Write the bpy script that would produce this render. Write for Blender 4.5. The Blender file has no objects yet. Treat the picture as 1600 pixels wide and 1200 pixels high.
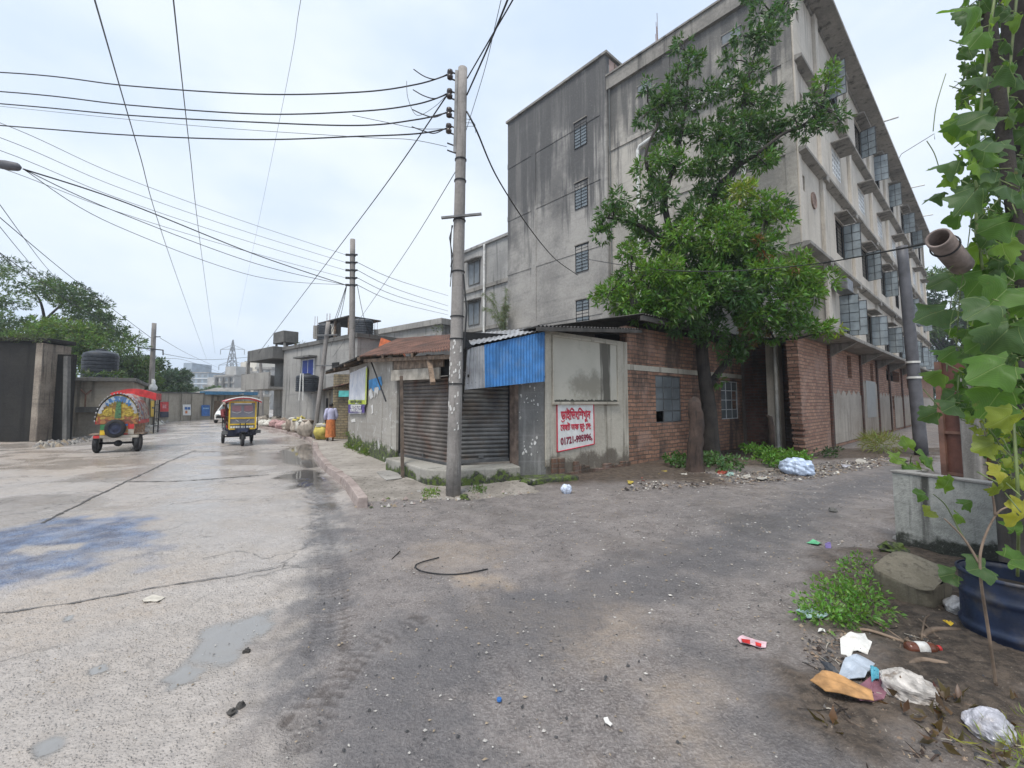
import bpy, math, random
import numpy as np
from mathutils import Vector, Matrix, Quaternion
V = Vector
R = math.radians
rnd = random.Random(7)
npr = np.random.RandomState(11)
SC = bpy.context.scene
COL = SC.collection

# ------------------------------------------------------------------ camera
F = 685.0; PX, PY = 800.0, 580.0; TH = R(4.0); H = 1.6
cam = bpy.data.cameras.new("camera")
cam.sensor_fit = 'HORIZONTAL'; cam.sensor_width = 36.0
cam.lens = 36.0 * F / 1600.0
cam.shift_y = -(600.0 - PY) / 1600.0
cam.clip_start = 0.05; cam.clip_end = 3000
co = bpy.data.objects.new("camera", cam); COL.objects.link(co)
co.location = (0, 0, H); co.rotation_euler = (R(90) + TH, 0, 0)
SC.camera = co

def ray(px, py):
    x = (px - PX) / F; y = -(py - PY) / F
    return V((x, math.cos(TH) - y * math.sin(TH), math.sin(TH) + y * math.cos(TH)))
def G(px, py, z=0.0):
    d = ray(px, py); t = (z - H) / d.z
    return V((d.x * t, d.y * t, z))
def at(px, py, Y):
    d = ray(px, py); t = Y / d.y
    return V((d.x * t, Y, H + d.z * t))
def onwall(px, py, P, D):
    """point of the vertical wall through P with direction D (2D) seen along a ray"""
    d = ray(px, py); n = V((-D[1], D[0]))
    t = (n.x * P[0] + n.y * P[1]) / (n.x * d.x + n.y * d.y)
    return V((d.x * t, d.y * t, H + d.z * t))

# ------------------------------------------------------------------ objects
def tag(o, label, cat, group=None, kind=None):
    o['label'] = label; o['category'] = cat
    if group: o['group'] = group
    if kind: o['kind'] = kind
    return o
def thing(name, label, cat, loc=(0, 0, 0), rz=0.0, group=None):
    o = bpy.data.objects.new(name, None); COL.objects.link(o)
    o.empty_display_size = .2
    o.location = loc; o.rotation_euler = (0, 0, rz)
    return tag(o, label, cat, group)
def frame(name, label, cat, P, D, group=None):
    return thing(name, label, cat, (P[0], P[1], 0), math.atan2(D[1], D[0]), group)
def copy_tree(o, parent=None):
    c = o.copy(); COL.objects.link(c); c.parent = parent
    for ch in list(o.children): copy_tree(ch, c)
    return c

class MB:
    def __init__(s): s.v = []; s.f = []; s.m = []; s.t = []
    def add(s, vs, fs, mi=0):
        b = len(s.v); s.v += [tuple(p) for p in vs]
        s.f += [tuple(i + b for i in f) for f in fs]; s.m += [mi] * len(fs); return s
    def box(s, x0, x1, y0, y1, z0, z1, mi=0, M=None):
        vs = [V(p) for p in ((x0,y0,z0),(x1,y0,z0),(x1,y1,z0),(x0,y1,z0),(x0,y0,z1),(x1,y0,z1),(x1,y1,z1),(x0,y1,z1))]
        if M is not None: vs = [M @ p for p in vs]
        return s.add(vs, [(0,3,2,1),(4,5,6,7),(0,1,5,4),(1,2,6,5),(2,3,7,6),(3,0,4,7)], mi)
    def prism(s, poly, z0, z1, mi=0):
        n = len(poly); a = sum(poly[i][0]*poly[(i+1)%n][1]-poly[(i+1)%n][0]*poly[i][1] for i in range(n))
        if a < 0: poly = poly[::-1]
        vs = [(p[0],p[1],z0) for p in poly] + [(p[0],p[1],z1) for p in poly]
        fs = [tuple(range(n))[::-1], tuple(range(n, 2*n))] + [(i,(i+1)%n,(i+1)%n+n,i+n) for i in range(n)]
        return s.add(vs, fs, mi)
    def plate(s, pts, th, mi=0):
        """polygon (3D, planar-ish) with thickness along its normal"""
        pts = [V(p) for p in pts]; n = V((0,0,0))
        for i in range(len(pts)): n += pts[i].cross(pts[(i+1) % len(pts)])
        n.normalize(); k = len(pts)
        vs = [p + n*th/2 for p in pts] + [p - n*th/2 for p in pts]
        fs = [tuple(range(k)), tuple(range(k, 2*k))[::-1]] + [(i, i+k, (i+1)%k+k, (i+1)%k) for i in range(k)]
        return s.add(vs, fs, mi)
    def bar(s, a, b, w, h=None, mi=0, up=(0,0,1)):
        a, b = V(a), V(b); h = h or w; d = (b-a).normalized(); u = V(up)
        if abs(d.dot(u)) > .98: u = V((0,1,0))
        x = d.cross(u).normalized(); y = x.cross(d)
        o = [x*sx*w/2 + y*sy*h/2 for sx, sy in ((-1,-1),(1,-1),(1,1),(-1,1))]
        vs = [a+q for q in o] + [b+q for q in o]
        return s.add(vs, [(0,1,2,3),(7,6,5,4),(0,4,5,1),(1,5,6,2),(2,6,7,3),(3,7,4,0)], mi)
    def tube(s, path, r, n=8, mi=0, cap=True):
        path = [V(p) for p in path]; k = len(path)
        rr = r if isinstance(r, (list, tuple)) else [r]*k
        vs = []; fs = []; ref = None
        for i, p in enumerate(path):
            d = (path[min(i+1,k-1)] - path[max(i-1,0)])
            d = d.normalized() if d.length > 1e-9 else V((0,0,1))
            if ref is None:
                ref = V((1,0,0)) if abs(d.x) < .8 else V((0,1,0))
            x = (ref - d*ref.dot(d)).normalized(); ref = x; y = d.cross(x)
            for j in range(n):
                a = 2*math.pi*j/n; vs.append(p + (x*math.cos(a) + y*math.sin(a))*rr[i])
        for i in range(k-1):
            for j in range(n):
                fs.append((i*n+j, i*n+(j+1)%n, (i+1)*n+(j+1)%n, (i+1)*n+j))
        if cap: fs += [tuple(range(n))[::-1], tuple(range((k-1)*n, k*n))]
        return s.add(vs, fs, mi)
    def lathe(s, prof, c=(0,0,0), n=20, mi=0, axis='z', cap=True):
        vs = []; fs = []; k = len(prof)
        for r, z in prof:
            for j in range(n):
                a = 2*math.pi*j/n; p = (r*math.cos(a), r*math.sin(a), z)
                if axis == 'x': p = (p[2], p[0], p[1])
                if axis == 'y': p = (p[1], p[2], p[0])
                vs.append(V(c)+V(p))
        for i in range(k-1):
            for j in range(n): fs.append((i*n+j, i*n+(j+1)%n, (i+1)*n+(j+1)%n, (i+1)*n+j))
        if cap: fs += [tuple(range(n))[::-1], tuple(range((k-1)*n, k*n))]
        return s.add(vs, fs, mi)
    def grid(s, fn, nu, nv, mi=0, wrap=False):
        vs = [fn(i/nu, j/nv) for j in range(nv+1) for i in range(nu+1)]
        fs = [(j*(nu+1)+i, j*(nu+1)+i+1, (j+1)*(nu+1)+i+1, (j+1)*(nu+1)+i) for j in range(nv) for i in range(nu)]
        return s.add(vs, fs, mi)
    def corr(s, A, B, C, D, amp=.018, pitch=.09, nv=6, jit=0.0, seed=1):
        """corrugated sheet: A->B along the waves' width, D,C the opposite edge"""
        A, B, C, D = map(V, (A,B,C,D)); rr = random.Random(seed)
        L = max((B-A).length, (C-D).length); nw = max(2, int(L/pitch)); nu = nw*6
        nrm = (B-A).cross(D-A).normalized(); jj = [rr.uniform(-jit,jit) for _ in range(nu+1)]
        def fn(u, v):
            p = (A*(1-u)+B*u)*(1-v) + (D*(1-u)+C*u)*v
            k = int(round(u*nu)); e = jj[k//18*18 if k//18*18 <= nu else k]*(1-2*v) if v in (0,1) else 0
            q = p + nrm*(amp*math.sin(u*nw*2*math.pi))
            return q + (A-D).normalized()*e
        return s.grid(fn, nu, nv)
    def blob(s, c, rad, n=14, m=9, noise=.15, seed=0, mi=0, flat=None):
        rr = random.Random(seed); ph = [rr.uniform(0,6.28) for _ in range(6)]; c = V(c)
        fr = [rr.uniform(1.5,4.5) for _ in range(6)]
        vs = []; fs = []
        for i in range(m+1):
            t = math.pi*i/m
            for j in range(n):
                a = 2*math.pi*j/n
                d = V((math.sin(t)*math.cos(a), math.sin(t)*math.sin(a), math.cos(t)))
                k = 1 + noise*(math.sin(fr[0]*d.x*2+ph[0])+math.sin(fr[1]*d.y*2+ph[1])+math.sin(fr[2]*d.z*2+ph[2])
                     + .6*math.sin(fr[3]*(d.x+d.y)*3+ph[3]) + .5*math.sin(fr[4]*(d.y-d.z)*4+ph[4]))
                p = c + V((d.x*rad[0]*k, d.y*rad[1]*k, d.z*rad[2]*k))
                if flat is not None and p.z < flat: p.z = flat
                vs.append(p)
        for i in range(m):
            for j in range(n): fs.append((i*n+j, (i+1)*n+j, (i+1)*n+(j+1)%n, i*n+(j+1)%n))
        return s.add(vs, fs, mi)
    def mesh(s, name, mats, smooth=False, origin=None):
        me = bpy.data.meshes.new(name)
        vs = s.v if origin is None else [(p[0]-origin[0], p[1]-origin[1], p[2]-origin[2]) for p in s.v]
        me.from_pydata(vs, [], s.f)
        if not isinstance(mats, (list, tuple)): mats = [mats]
        for m in mats: me.materials.append(m)
        if len(mats) > 1: me.polygons.foreach_set('material_index', s.m)
        if smooth: me.polygons.foreach_set('use_smooth', [True]*len(s.f))
        if s.t:
            if getattr(s, 'lc', None): me.color_attributes.new('lc', 'FLOAT_COLOR', 'POINT').data.foreach_set('color', np.array(s.lc, dtype=np.float32).ravel())
            at_ = me.color_attributes.new('tint', 'FLOAT_COLOR', 'POINT')
            at_.data.foreach_set('color', np.array(s.t, dtype=np.float32).ravel())
        me.update(); return me
    def build(s, name, mats, parent=None, smooth=False, origin=None, bevel=0, auto=None):
        me = s.mesh(name, mats, smooth, origin)
        o = bpy.data.objects.new(name, me); COL.objects.link(o)
        if parent is not None: o.parent = parent
        elif origin is not None: o.location = origin
        if bevel:
            b = o.modifiers.new('bevel', 'BEVEL'); b.width = bevel; b.segments = 2; b.limit_method = 'ANGLE'; b.angle_limit = R(40)
        return o
def solo(mb, name, mat, label, cat, origin, group=None, kind=None, smooth=False, bevel=0):
    return tag(mb.build(name, mat, None, smooth, V(origin), bevel), label, cat, group, kind)

# leaves: N x (base, dir, side, length, width, droop) -> folded two-triangle blades, colour per leaf
def blades(base, d, side, L, W, tint, name, mat, parent=None, origin=(0,0,0), bend=.25):
    n = len(base); d = d/np.linalg.norm(d, axis=1, keepdims=True)
    side = side - d*(side*d).sum(1, keepdims=True); side /= np.linalg.norm(side, axis=1, keepdims=True)+1e-9
    nor = np.cross(d, side); L = L[:,None]; W = W[:,None]
    mid = base + d*L*.45 + nor*L*bend*.25
    v = np.empty((n,5,3)); v[:,0] = base; v[:,1] = mid - side*W*.5 + nor*W*.18; v[:,2] = base + d*L - nor*L*bend*.4
    v[:,3] = mid + side*W*.5 + nor*W*.18; v[:,4] = mid
    v = v.reshape(-1,3) - np.array(origin)[None]
    k = np.arange(n)*5
    f = np.stack([np.stack([k,k+1,k+4],1), np.stack([k+1,k+2,k+4],1), np.stack([k+2,k+3,k+4],1), np.stack([k+3,k,k+4],1)],1).reshape(-1,3)
    me = bpy.data.meshes.new(name); me.vertices.add(len(v)); me.vertices.foreach_set('co', v.astype(np.float32).ravel())
    me.loops.add(f.size); me.polygons.add(len(f))
    me.loops.foreach_set('vertex_index', f.astype(np.int32).ravel())
    me.polygons.foreach_set('loop_start', np.arange(0, f.size, 3, dtype=np.int32))
    me.update(calc_edges=True)
    a = me.color_attributes.new('tint', 'FLOAT_COLOR', 'POINT')
    t = np.ones((n,5,4)); t[:,:,:3] = tint[:,None,:]
    a.data.foreach_set('color', t.astype(np.float32).ravel())
    me.materials.append(mat)
    o = bpy.data.objects.new(name, me); COL.objects.link(o)
    if parent is not None: o.parent = parent
    else: o.location = origin
    return o
def unit(n):
    v = npr.normal(size=(n,3)); return v/np.linalg.norm(v, axis=1, keepdims=True)

# ------------------------------------------------------------------ materials
class NT:
    def __init__(s, name):
        s.mat = bpy.data.materials.new(name); s.mat.use_nodes = True
        s.t = s.mat.node_tree; s.n = s.t.nodes; s.p = s.n['Principled BSDF']; s.out = s.n['Material Output']
        s._co = None
    def new(s, t, **k):
        n = s.n.new(t)
        for a, b in k.items(): setattr(n, a, b)
        return n
    def lk(s, a, b): s.t.links.new(a, b)
    def put(s, sock, v):
        if isinstance(v, bpy.types.NodeSocket): s.lk(v, sock)
        elif isinstance(v, (tuple, list)): sock.default_value = (*v, 1) if len(v) == 3 and sock.type == 'RGBA' else v
        else: sock.default_value = v
    def co(s):
        if s._co is None: s._co = s.new('ShaderNodeTexCoord')
        return s._co.outputs['Object']
    def scale(s, v, sc):
        m = s.new('ShaderNodeMapping'); s.lk(v, m.inputs[0]); m.inputs['Scale'].default_value = sc; return m.outputs[0]
    def noise(s, sc, det=4, ro=.55, v=None, dist=0.0):
        n = s.new('ShaderNodeTexNoise'); s.lk(v or s.co(), n.inputs['Vector'])
        n.inputs['Scale'].default_value = sc; n.inputs['Detail'].default_value = det
        n.inputs['Roughness'].default_value = ro; n.inputs['Distortion'].default_value = dist
        return n.outputs['Fac']
    def voro(s, sc, v=None, feat='F1', out='Distance'):
        n = s.new('ShaderNodeTexVoronoi', feature=feat); s.lk(v or s.co(), n.inputs['Vector']); n.inputs['Scale'].default_value = sc
        return n.outputs[out]
    def ramp(s, f, a, b, lo=0.0, hi=1.0):
        m = s.new('ShaderNodeMapRange'); m.interpolation_type = 'SMOOTHSTEP'
        s.put(m.inputs[0], f); m.inputs[1].default_value = a; m.inputs[2].default_value = b
        m.inputs[3].default_value = lo; m.inputs[4].default_value = hi; return m.outputs[0]
    def math(s, op, a, b=0.0, c=None):
        m = s.new('ShaderNodeMath', operation=op); s.put(m.inputs[0], a); s.put(m.inputs[1], b)
        if c is not None: s.put(m.inputs[2], c)
        return m.outputs[0]
    def mix(s, f, a, b, mode='MIX'):
        m = s.new('ShaderNodeMix', data_type='RGBA', blend_type=mode)
        s.put(m.inputs[0], f); s.put(m.inputs[6], a); s.put(m.inputs[7], b); return m.outputs[2]
    def xyz(s, v=None):
        m = s.new('ShaderNodeSeparateXYZ'); s.lk(v or s.co(), m.inputs[0]); return m.outputs
    def comb(s, x, y, z=0.0):
        m = s.new('ShaderNodeCombineXYZ'); s.put(m.inputs[0], x); s.put(m.inputs[1], y); s.put(m.inputs[2], z); return m.outputs[0]
    def attr(s, name):
        a = s.new('ShaderNodeAttribute'); a.attribute_name = name; return a
    def bump(s, h, st=.4, d=.02, nrm=None):
        b = s.new('ShaderNodeBump'); s.put(b.inputs['Height'], h); b.inputs['Strength'].default_value = st; b.inputs['Distance'].default_value = d
        if nrm is not None: s.lk(nrm, b.inputs['Normal'])
        return b.outputs[0]
    def fin(s, col=None, rough=None, normal=None, metal=None, spec=None):
        if col is not None: s.put(s.p.inputs['Base Color'], col)
        if rough is not None: s.put(s.p.inputs['Roughness'], rough)
        if normal is not None: s.lk(normal, s.p.inputs['Normal'])
        if metal is not None: s.put(s.p.inputs['Metallic'], metal)
        if spec is not None: s.p.inputs['Specular IOR Level'].default_value = spec
        return s.mat

def paint(name, c, rough=.5, var=.18, metal=0.0, sc=6.0, bump=.15, dirt=None, dirtamt=.5):
    s = NT(name); n1 = s.noise(sc, 5); n2 = s.noise(sc*9, 3)
    dk = tuple(x*(1-var*1.6) for x in c); lt = tuple(min(1, x*(1+var)) for x in c)
    col = s.mix(s.ramp(n1, .3, .7), dk, lt)
    if dirt: col = s.mix(s.math('MULTIPLY', s.ramp(s.noise(sc*.7, 6, .65), .48, .68), dirtamt), col, dirt)
    rg = s.ramp(n2, .2, .8, max(.03, rough-.12), min(1, rough+.12))
    return s.fin(col, rg, s.bump(n2, bump, .01), metal)

def plaster(name, light, dark, stain=(.09,.085,.075), amt=.7, sc=1.0, moss=None, peel=None, rough=.88, band=None, lowdirt=None):
    """weathered cement render: blotches, rain streaks running down, pits; band=(z0,z1): stain likelier above"""
    s = NT(name); co = s.co()
    blot = s.noise(.55*sc, 6, .6); fine = s.noise(9*sc, 6, .65); pit = s.noise(55*sc, 3)
    col = s.mix(s.ramp(s.math('ADD', s.math('MULTIPLY', blot, .7), s.math('MULTIPLY', fine, .3)), .36, .64), dark, light)
    st = s.noise(1.0*sc, 5, .6, s.scale(co, (3.2, 3.2, .22)))
    z = s.xyz()[2]
    if band:
        g = s.ramp(z, band[0], band[1], -.14, .17); st = s.math('ADD', st, g)
        b2 = s.math('ADD', s.noise(.35*sc, 6, .62), g)
        col = s.mix(s.math('MULTIPLY', s.ramp(b2, .46, .66), .75), col, stain)
    col = s.mix(s.math('MULTIPLY', s.ramp(st, .52, .70), amt), col, stain)
    col = s.mix(s.ramp(s.noise(2.3*sc, 7, .7), .60, .72, 0, .5*amt), col, tuple(x*1.3 for x in stain))
    if moss:
        mz = s.math('ADD', s.noise(2.2, 6, .65), s.ramp(z, moss[1], moss[2], .26, -.30))
        col = s.mix(s.ramp(mz, .5, .62), col, s.mix(s.ramp(s.noise(14, 4), .4, .6), moss[0], (.035,.037,.03)))
    if peel:
        pv = s.noise(3.4, 8, .7, None, .6)
        col = s.mix(s.ramp(pv, .60, .62), col, peel)
    if lowdirt:
        dz = s.math('ADD', s.noise(1.5, 7, .68), s.ramp(z, lowdirt[0], lowdirt[1], .2, -.3))
        col = s.mix(s.ramp(dz, .5, .66, 0, .85), col, s.mix(s.noise(12, 4), (.05,.04,.03), (.16,.13,.10)))
    mot = s.noise(22*sc, 4, .7); col = s.mix(s.ramp(mot, .56, .72, 0, .5*amt), col, tuple(x*1.1 for x in stain))
    col = s.mix(s.ramp(mot, .44, .28, 0, .35), col, tuple(min(.8, x*1.25) for x in light))
    hb = s.noise(1.0, 4, .6, s.scale(co, (.25, .25, 4.2*sc)))
    col = s.mix(s.ramp(hb, .54, .70, 0, .32*amt), col, tuple(x*1.5 for x in stain))
    h = s.math('ADD', s.math('MULTIPLY', fine, .6), s.math('ADD', s.math('MULTIPLY', pit, .4), s.math('MULTIPLY', mot, .3)))
    return s.fin(col, rough, s.bump(h, .6, .03))

def brick(name, c1, c2, mortar, stain=None, dz=None, bw=.27, rh=.105):
    s = NT(name); x, y, z = s.xyz()
    wob = s.noise(2.0, 3); u = s.math('ADD', s.math('ADD', x, y), s.math('MULTIPLY', s.noise(3.1, 3), .12))
    v = s.math('ADD', z, s.math('MULTIPLY', s.math('SUBTRACT', wob, .5), .07))
    vec = s.comb(u, v)
    b = s.new('ShaderNodeTexBrick'); s.lk(vec, b.inputs['Vector'])
    b.inputs['Scale'].default_value = 1; b.inputs['Brick Width'].default_value = bw; b.inputs['Row Height'].default_value = rh
    b.inputs['Mortar Size'].default_value = .014; b.inputs['Mortar Smooth'].default_value = .35; b.inputs['Bias'].default_value = 0
    b.inputs['Color1'].default_value = (*c1,1); b.inputs['Color2'].default_value = (*c2,1); b.inputs['Mortar'].default_value = (*mortar,1)
    fine = s.noise(18, 5, .65); big = s.noise(.9, 6, .6)
    col = s.mix(s.ramp(fine, .3, .75, 0, .55), b.outputs['Color'], s.mix(.5, b.outputs['Color'], (.10,.06,.045)))
    col = s.mix(s.ramp(big, .5, .68, 0, .65), col, tuple(.6*x+.10 for x in c1))
    if stain: col = s.mix(s.math('MULTIPLY', s.ramp(s.noise(.8, 7, .66, s.scale(s.co(), (1.6,1.6,.5))), .46, .62), .8), col, stain)
    hgt = s.math('SUBTRACT', s.math('MULTIPLY', fine, .5), s.math('MULTIPLY', b.outputs['Fac'], 1.0))
    return s.fin(col, .9, s.bump(hgt, 1.0, .03))

def leafmat(name, trans=.3, rough=.42, veins=False):
    s = NT(name); s.veins = None; a = s.attr('tint'); c = a.outputs['Color']
    n = s.noise(7, 3); c2 = s.mix(s.ramp(n, .3, .7, 0, .35), c, s.mix(.5, c, (.02,.04,.01)))
    if veins:
        lx = s.new('ShaderNodeSeparateColor'); s.lk(s.attr('lc').outputs['Color'], lx.inputs[0]); X, Y = s.math('SUBTRACT', lx.outputs[0], .3), s.math('SUBTRACT', lx.outputs[1], .7)
        an = s.math('ARCTAN2', Y, X); r_ = s.math('SQRT', s.math('ADD', s.math('MULTIPLY', X, X), s.math('MULTIPLY', Y, Y)))
        vn = s.math('MULTIPLY', s.math('ABSOLUTE', s.math('SINE', s.math('MULTIPLY', an, 3.5))), r_)
        sub_ = s.math('ABSOLUTE', s.math('SINE', s.math('ADD', s.math('MULTIPLY', r_, 38.0), s.math('MULTIPLY', vn, 20.0))))
        c2 = s.mix(s.ramp(sub_, 0, .30, .22, 0), c2, s.mix(.5, c2, (.40,.50,.22)))
        c2 = s.mix(s.ramp(vn, .012, .05, .65, 0), c2, s.mix(.55, c2, (.42,.52,.24)))
        c2 = s.mix(s.ramp(s.noise(5, 4), .50, .72, 0, .5), c2, (.03,.06,.015)); c2 = s.mix(s.ramp(s.noise(26, 4, .7), .62, .74, 0, .55), c2, (.22,.17,.06))
        s.veins = s.math('ADD', s.ramp(vn, .01, .06, 1, 0), s.math('MULTIPLY', s.ramp(sub_, 0, .35, 1, 0), .4))
    s.fin(c2, rough, s.bump(s.math('MULTIPLY', s.veins, -1.0), .5, .01) if s.veins is not None else None)
    tr = s.new('ShaderNodeBsdfTranslucent'); s.lk(s.mix(1.0, c2, (1.6,1.5,.7), 'MULTIPLY'), tr.inputs[0])
    mx = s.new('ShaderNodeMixShader'); mx.inputs[0].default_value = trans
    s.lk(s.p.outputs[0], mx.inputs[1]); s.lk(tr.outputs[0], mx.inputs[2]); s.lk(mx.outputs[0], s.out.inputs[0])
    return s.mat

M = {}
M['conc'] = plaster('grey_concrete', (.36,.345,.32), (.24,.23,.215))
M['conc_dark'] = plaster('dark_concrete', (.16,.155,.145), (.085,.085,.08), (.03,.03,.028))
M['conc_far'] = plaster('house_concrete', (.37,.36,.34), (.24,.235,.225), (.08,.08,.08), .8)
M['factory'] = plaster('factory_render', (.46,.43,.38), (.285,.268,.24), (.09,.088,.085), .9, 1.0, None, None, .9, (7.5,16.5))
M['factory_front'] = plaster('factory_front_render', (.55,.505,.44), (.43,.39,.335), (.17,.155,.135), .55)
M['ledge'] = plaster('ledge_concrete', (.30,.28,.25), (.17,.16,.145), (.05,.048,.043), .85)
M['shop'] = plaster('shop_render', (.55,.51,.43), (.41,.375,.31), (.14,.115,.085), .75, 1.3, None, None, .88, None, (.0,1.15))
M['shop_left'] = plaster('shop_left_render', (.42,.395,.355), (.30,.28,.25), (.13,.115,.095), .7, 1.3, ((.09,.13,.025), .15, .95), (.55,.54,.52))
M['step'] = plaster('step_concrete', (.36,.345,.31), (.24,.23,.20), (.09,.085,.07), .6, 1.5, ((.08,.12,.02), .0, .55))
M['mossy'] = plaster('mossy_wall', (.022,.020,.017), (.0075,.007,.0065), (.004,.004,.0035), .85)
M['old_wall'] = plaster('old_wall_render', (.42,.38,.31), (.28,.25,.205), (.10,.09,.075), .8, .9)
M['pole'] = plaster('pole_concrete', (.33,.305,.285), (.20,.187,.175), (.10,.09,.08), .7, 2.4)
M['pole_dark'] = paint('dark_pole_paint', (.085,.085,.095), .6, .2, 0, 3)
M['brick_shop'] = brick('shop_brick', (.45,.245,.16), (.26,.135,.09), (.15,.12,.098), (.06,.048,.04))
M['brick_new'] = brick('red_brick', (.54,.31,.215), (.33,.17,.12), (.20,.155,.12))
M['brick_dark'] = brick('dark_brick', (.16,.07,.05), (.10,.05,.04), (.12,.10,.085), (.03,.025,.02))
M['grey_panel'] = plaster('grey_panel_render', (.22,.215,.205), (.15,.148,.142), (.38,.37,.36), .5, 2.2)
M['rust'] = paint('rusty_tin', (.20,.105,.075), .75, .35, .0, 2.5, .2, (.10,.075,.065), .8)
M['tin'] = paint('weathered_tin', (.40,.40,.405), .48, .2, .35, 3, .2, (.22,.19,.17), .5)
M['tin_dark'] = paint('dark_tin', (.06,.055,.05), .8, .3, 0, 3)
M['blue_tin'] = paint('blue_tin', (.05,.20,.47), .5, .16, .1, 5, .15, (.14,.23,.36), .4)
M['shutter'] = paint('shutter_steel', (.15,.148,.145), .55, .22, .45, 3, .2, (.12,.085,.06), .6)
M['shutter_rust'] = paint('rusty_shutter_steel', (.165,.145,.13), .6, .25, .35, 2.2, .2, (.14,.07,.045), .8)
M['wood'] = paint('old_timber', (.22,.16,.115), .8, .3, 0, 8)
M['wood_dark'] = paint('dark_timber', (.035,.028,.024), .85, .3, 0, 5)
M['board'] = paint('weathered_board', (.40,.365,.31), .8, .2, 0, 4, .2, (.16,.13,.10), .6)
M['bark'] = plaster('mango_bark', (.06,.05,.042), (.024,.02,.018), (.014,.012,.01), .8, 5)
M['bark_stub'] = plaster('stub_bark', (.085,.055,.042), (.032,.022,.018), (.018,.013,.011), .9, 7)
M['steel'] = paint('grey_steel', (.17,.17,.17), .5, .2, .6)
M['iron'] = paint('black_iron', (.025,.025,.027), .55, .2, .3)
M['white_frame'] = paint('white_steel_frame', (.62,.63,.63), .5, .15)
M['cable'] = paint('cable_black', (.018,.018,.02), .6, .1)
M['cable_grey'] = paint('cable_grey', (.10,.11,.11), .6, .1)
M['pvc'] = paint('white_pvc', (.66,.66,.63), .4, .12, 0, 3, .1, (.35,.33,.29), .5)
M['rubber'] = paint('tyre_rubber', (.022,.022,.024), .8, .2)
M['tank'] = paint('black_tank_plastic', (.028,.033,.042), .5, .2)
M['drum_blue'] = paint('navy_plastic', (.014,.026,.062), .5, .3, 0, 6, .1, (.075,.066,.058), .85)
M['red_paint'] = paint('red_paint', (.55,.035,.035), .4, .2)
M['yellow_paint'] = paint('yellow_paint', (.75,.50,.03), .4, .15)
M['green_paint'] = paint('green_paint', (.05,.22,.08), .5, .25)
M['orange_paint'] = paint('orange_paint', (.60,.19,.045), .45, .25, 0, 12)
M['blue_paint'] = paint('blue_paint', (.03,.14,.42), .4, .2)
M['navy_paint'] = paint('navy_paint', (.015,.02,.05), .4, .2)
M['white_paint'] = paint('white_paint', (.74,.74,.72), .4, .08)
M['cyan_paint'] = paint('cyan_paint', (.10,.48,.46), .5, .15)
M['skin'] = paint('brown_skin', (.14,.075,.045), .55, .1)
M['hair'] = paint('black_hair', (.012,.011,.011), .6, .1)
M['shirt'] = paint('lavender_cotton', (.46,.46,.62), .85, .1)
M['lungi'] = paint('orange_cotton', (.52,.17,.055), .85, .2, 0, 9)
M['sack'] = paint('sack_weave', (.42,.37,.31), .85, .2, 0, 7)
M['sack_pink'] = paint('pink_sack_weave', (.42,.26,.25), .85, .2, 0, 7)
M['sack_dark'] = paint('brown_sack_weave', (.24,.19,.15), .85, .25, 0, 7)
M['sack_white'] = paint('white_sack_weave', (.60,.58,.52), .8, .15, 0, 7)
M['sack_yellow'] = paint('yellow_sack_weave', (.50,.42,.10), .8, .15, 0, 7)
M['paper'] = paint('white_paper', (.70,.69,.66), .85, .1, 0, 14, .15, (.42,.36,.29), .55)
M['leaf'] = leafmat('leaf'); M['bigleaf'] = leafmat('broad_leaf', .5, .5, True)
M['stem'] = paint('green_stem', (.12,.16,.05), .6, .2)
def glass(name, c, rough=.12, see=.25):
    s = NT(name); s.fin(s.mix(s.ramp(s.noise(1.7, 3), .35, .65), tuple(x*.7 for x in c), c), rough)
    tr = s.new('ShaderNodeBsdfTransparent'); tr.inputs[0].default_value = (.85,.9,.92,1)
    mx = s.new('ShaderNodeMixShader'); mx.inputs[0].default_value = see
    s.lk(s.p.outputs[0], mx.inputs[1]); s.lk(tr.outputs[0], mx.inputs[2]); s.lk(mx.outputs[0], s.out.inputs[0]); return s.mat
M['pane'] = glass('frosted_glass', (.34,.39,.42), .18, .42)
M['pane_dark'] = glass('dusty_glass', (.22,.24,.25), .15, .15)
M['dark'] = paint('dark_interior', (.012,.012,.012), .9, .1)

def text(body, size, name, mat, parent, loc, rot=(0,0,0), bold=.02, sx=1.0, width=None):
    c = bpy.data.curves.new(name, 'FONT'); c.body = body; c.size = size; c.align_x = 'CENTER'; c.align_y = 'CENTER'
    c.bevel_depth = bold*size; c.bevel_resolution = 0; c.extrude = .001
    o = bpy.data.objects.new(name, c); COL.objects.link(o)
    bpy.context.view_layer.update()
    dg = bpy.context.evaluated_depsgraph_get(); me = bpy.data.meshes.new_from_object(o.evaluated_get(dg))
    bpy.data.objects.remove(o)
    if width:
        xs = [v.co.x for v in me.vertices]; k = width/(max(xs)-min(xs)+1e-6)
        for v in me.vertices: v.co.x *= k
    for v in me.vertices: v.co.z *= .15
    me.materials.clear(); me.materials.append(mat); me.name = name
    t = bpy.data.objects.new(name, me); COL.objects.link(t); t.parent = parent; t.location = loc; t.rotation_euler = rot
    return t
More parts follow.
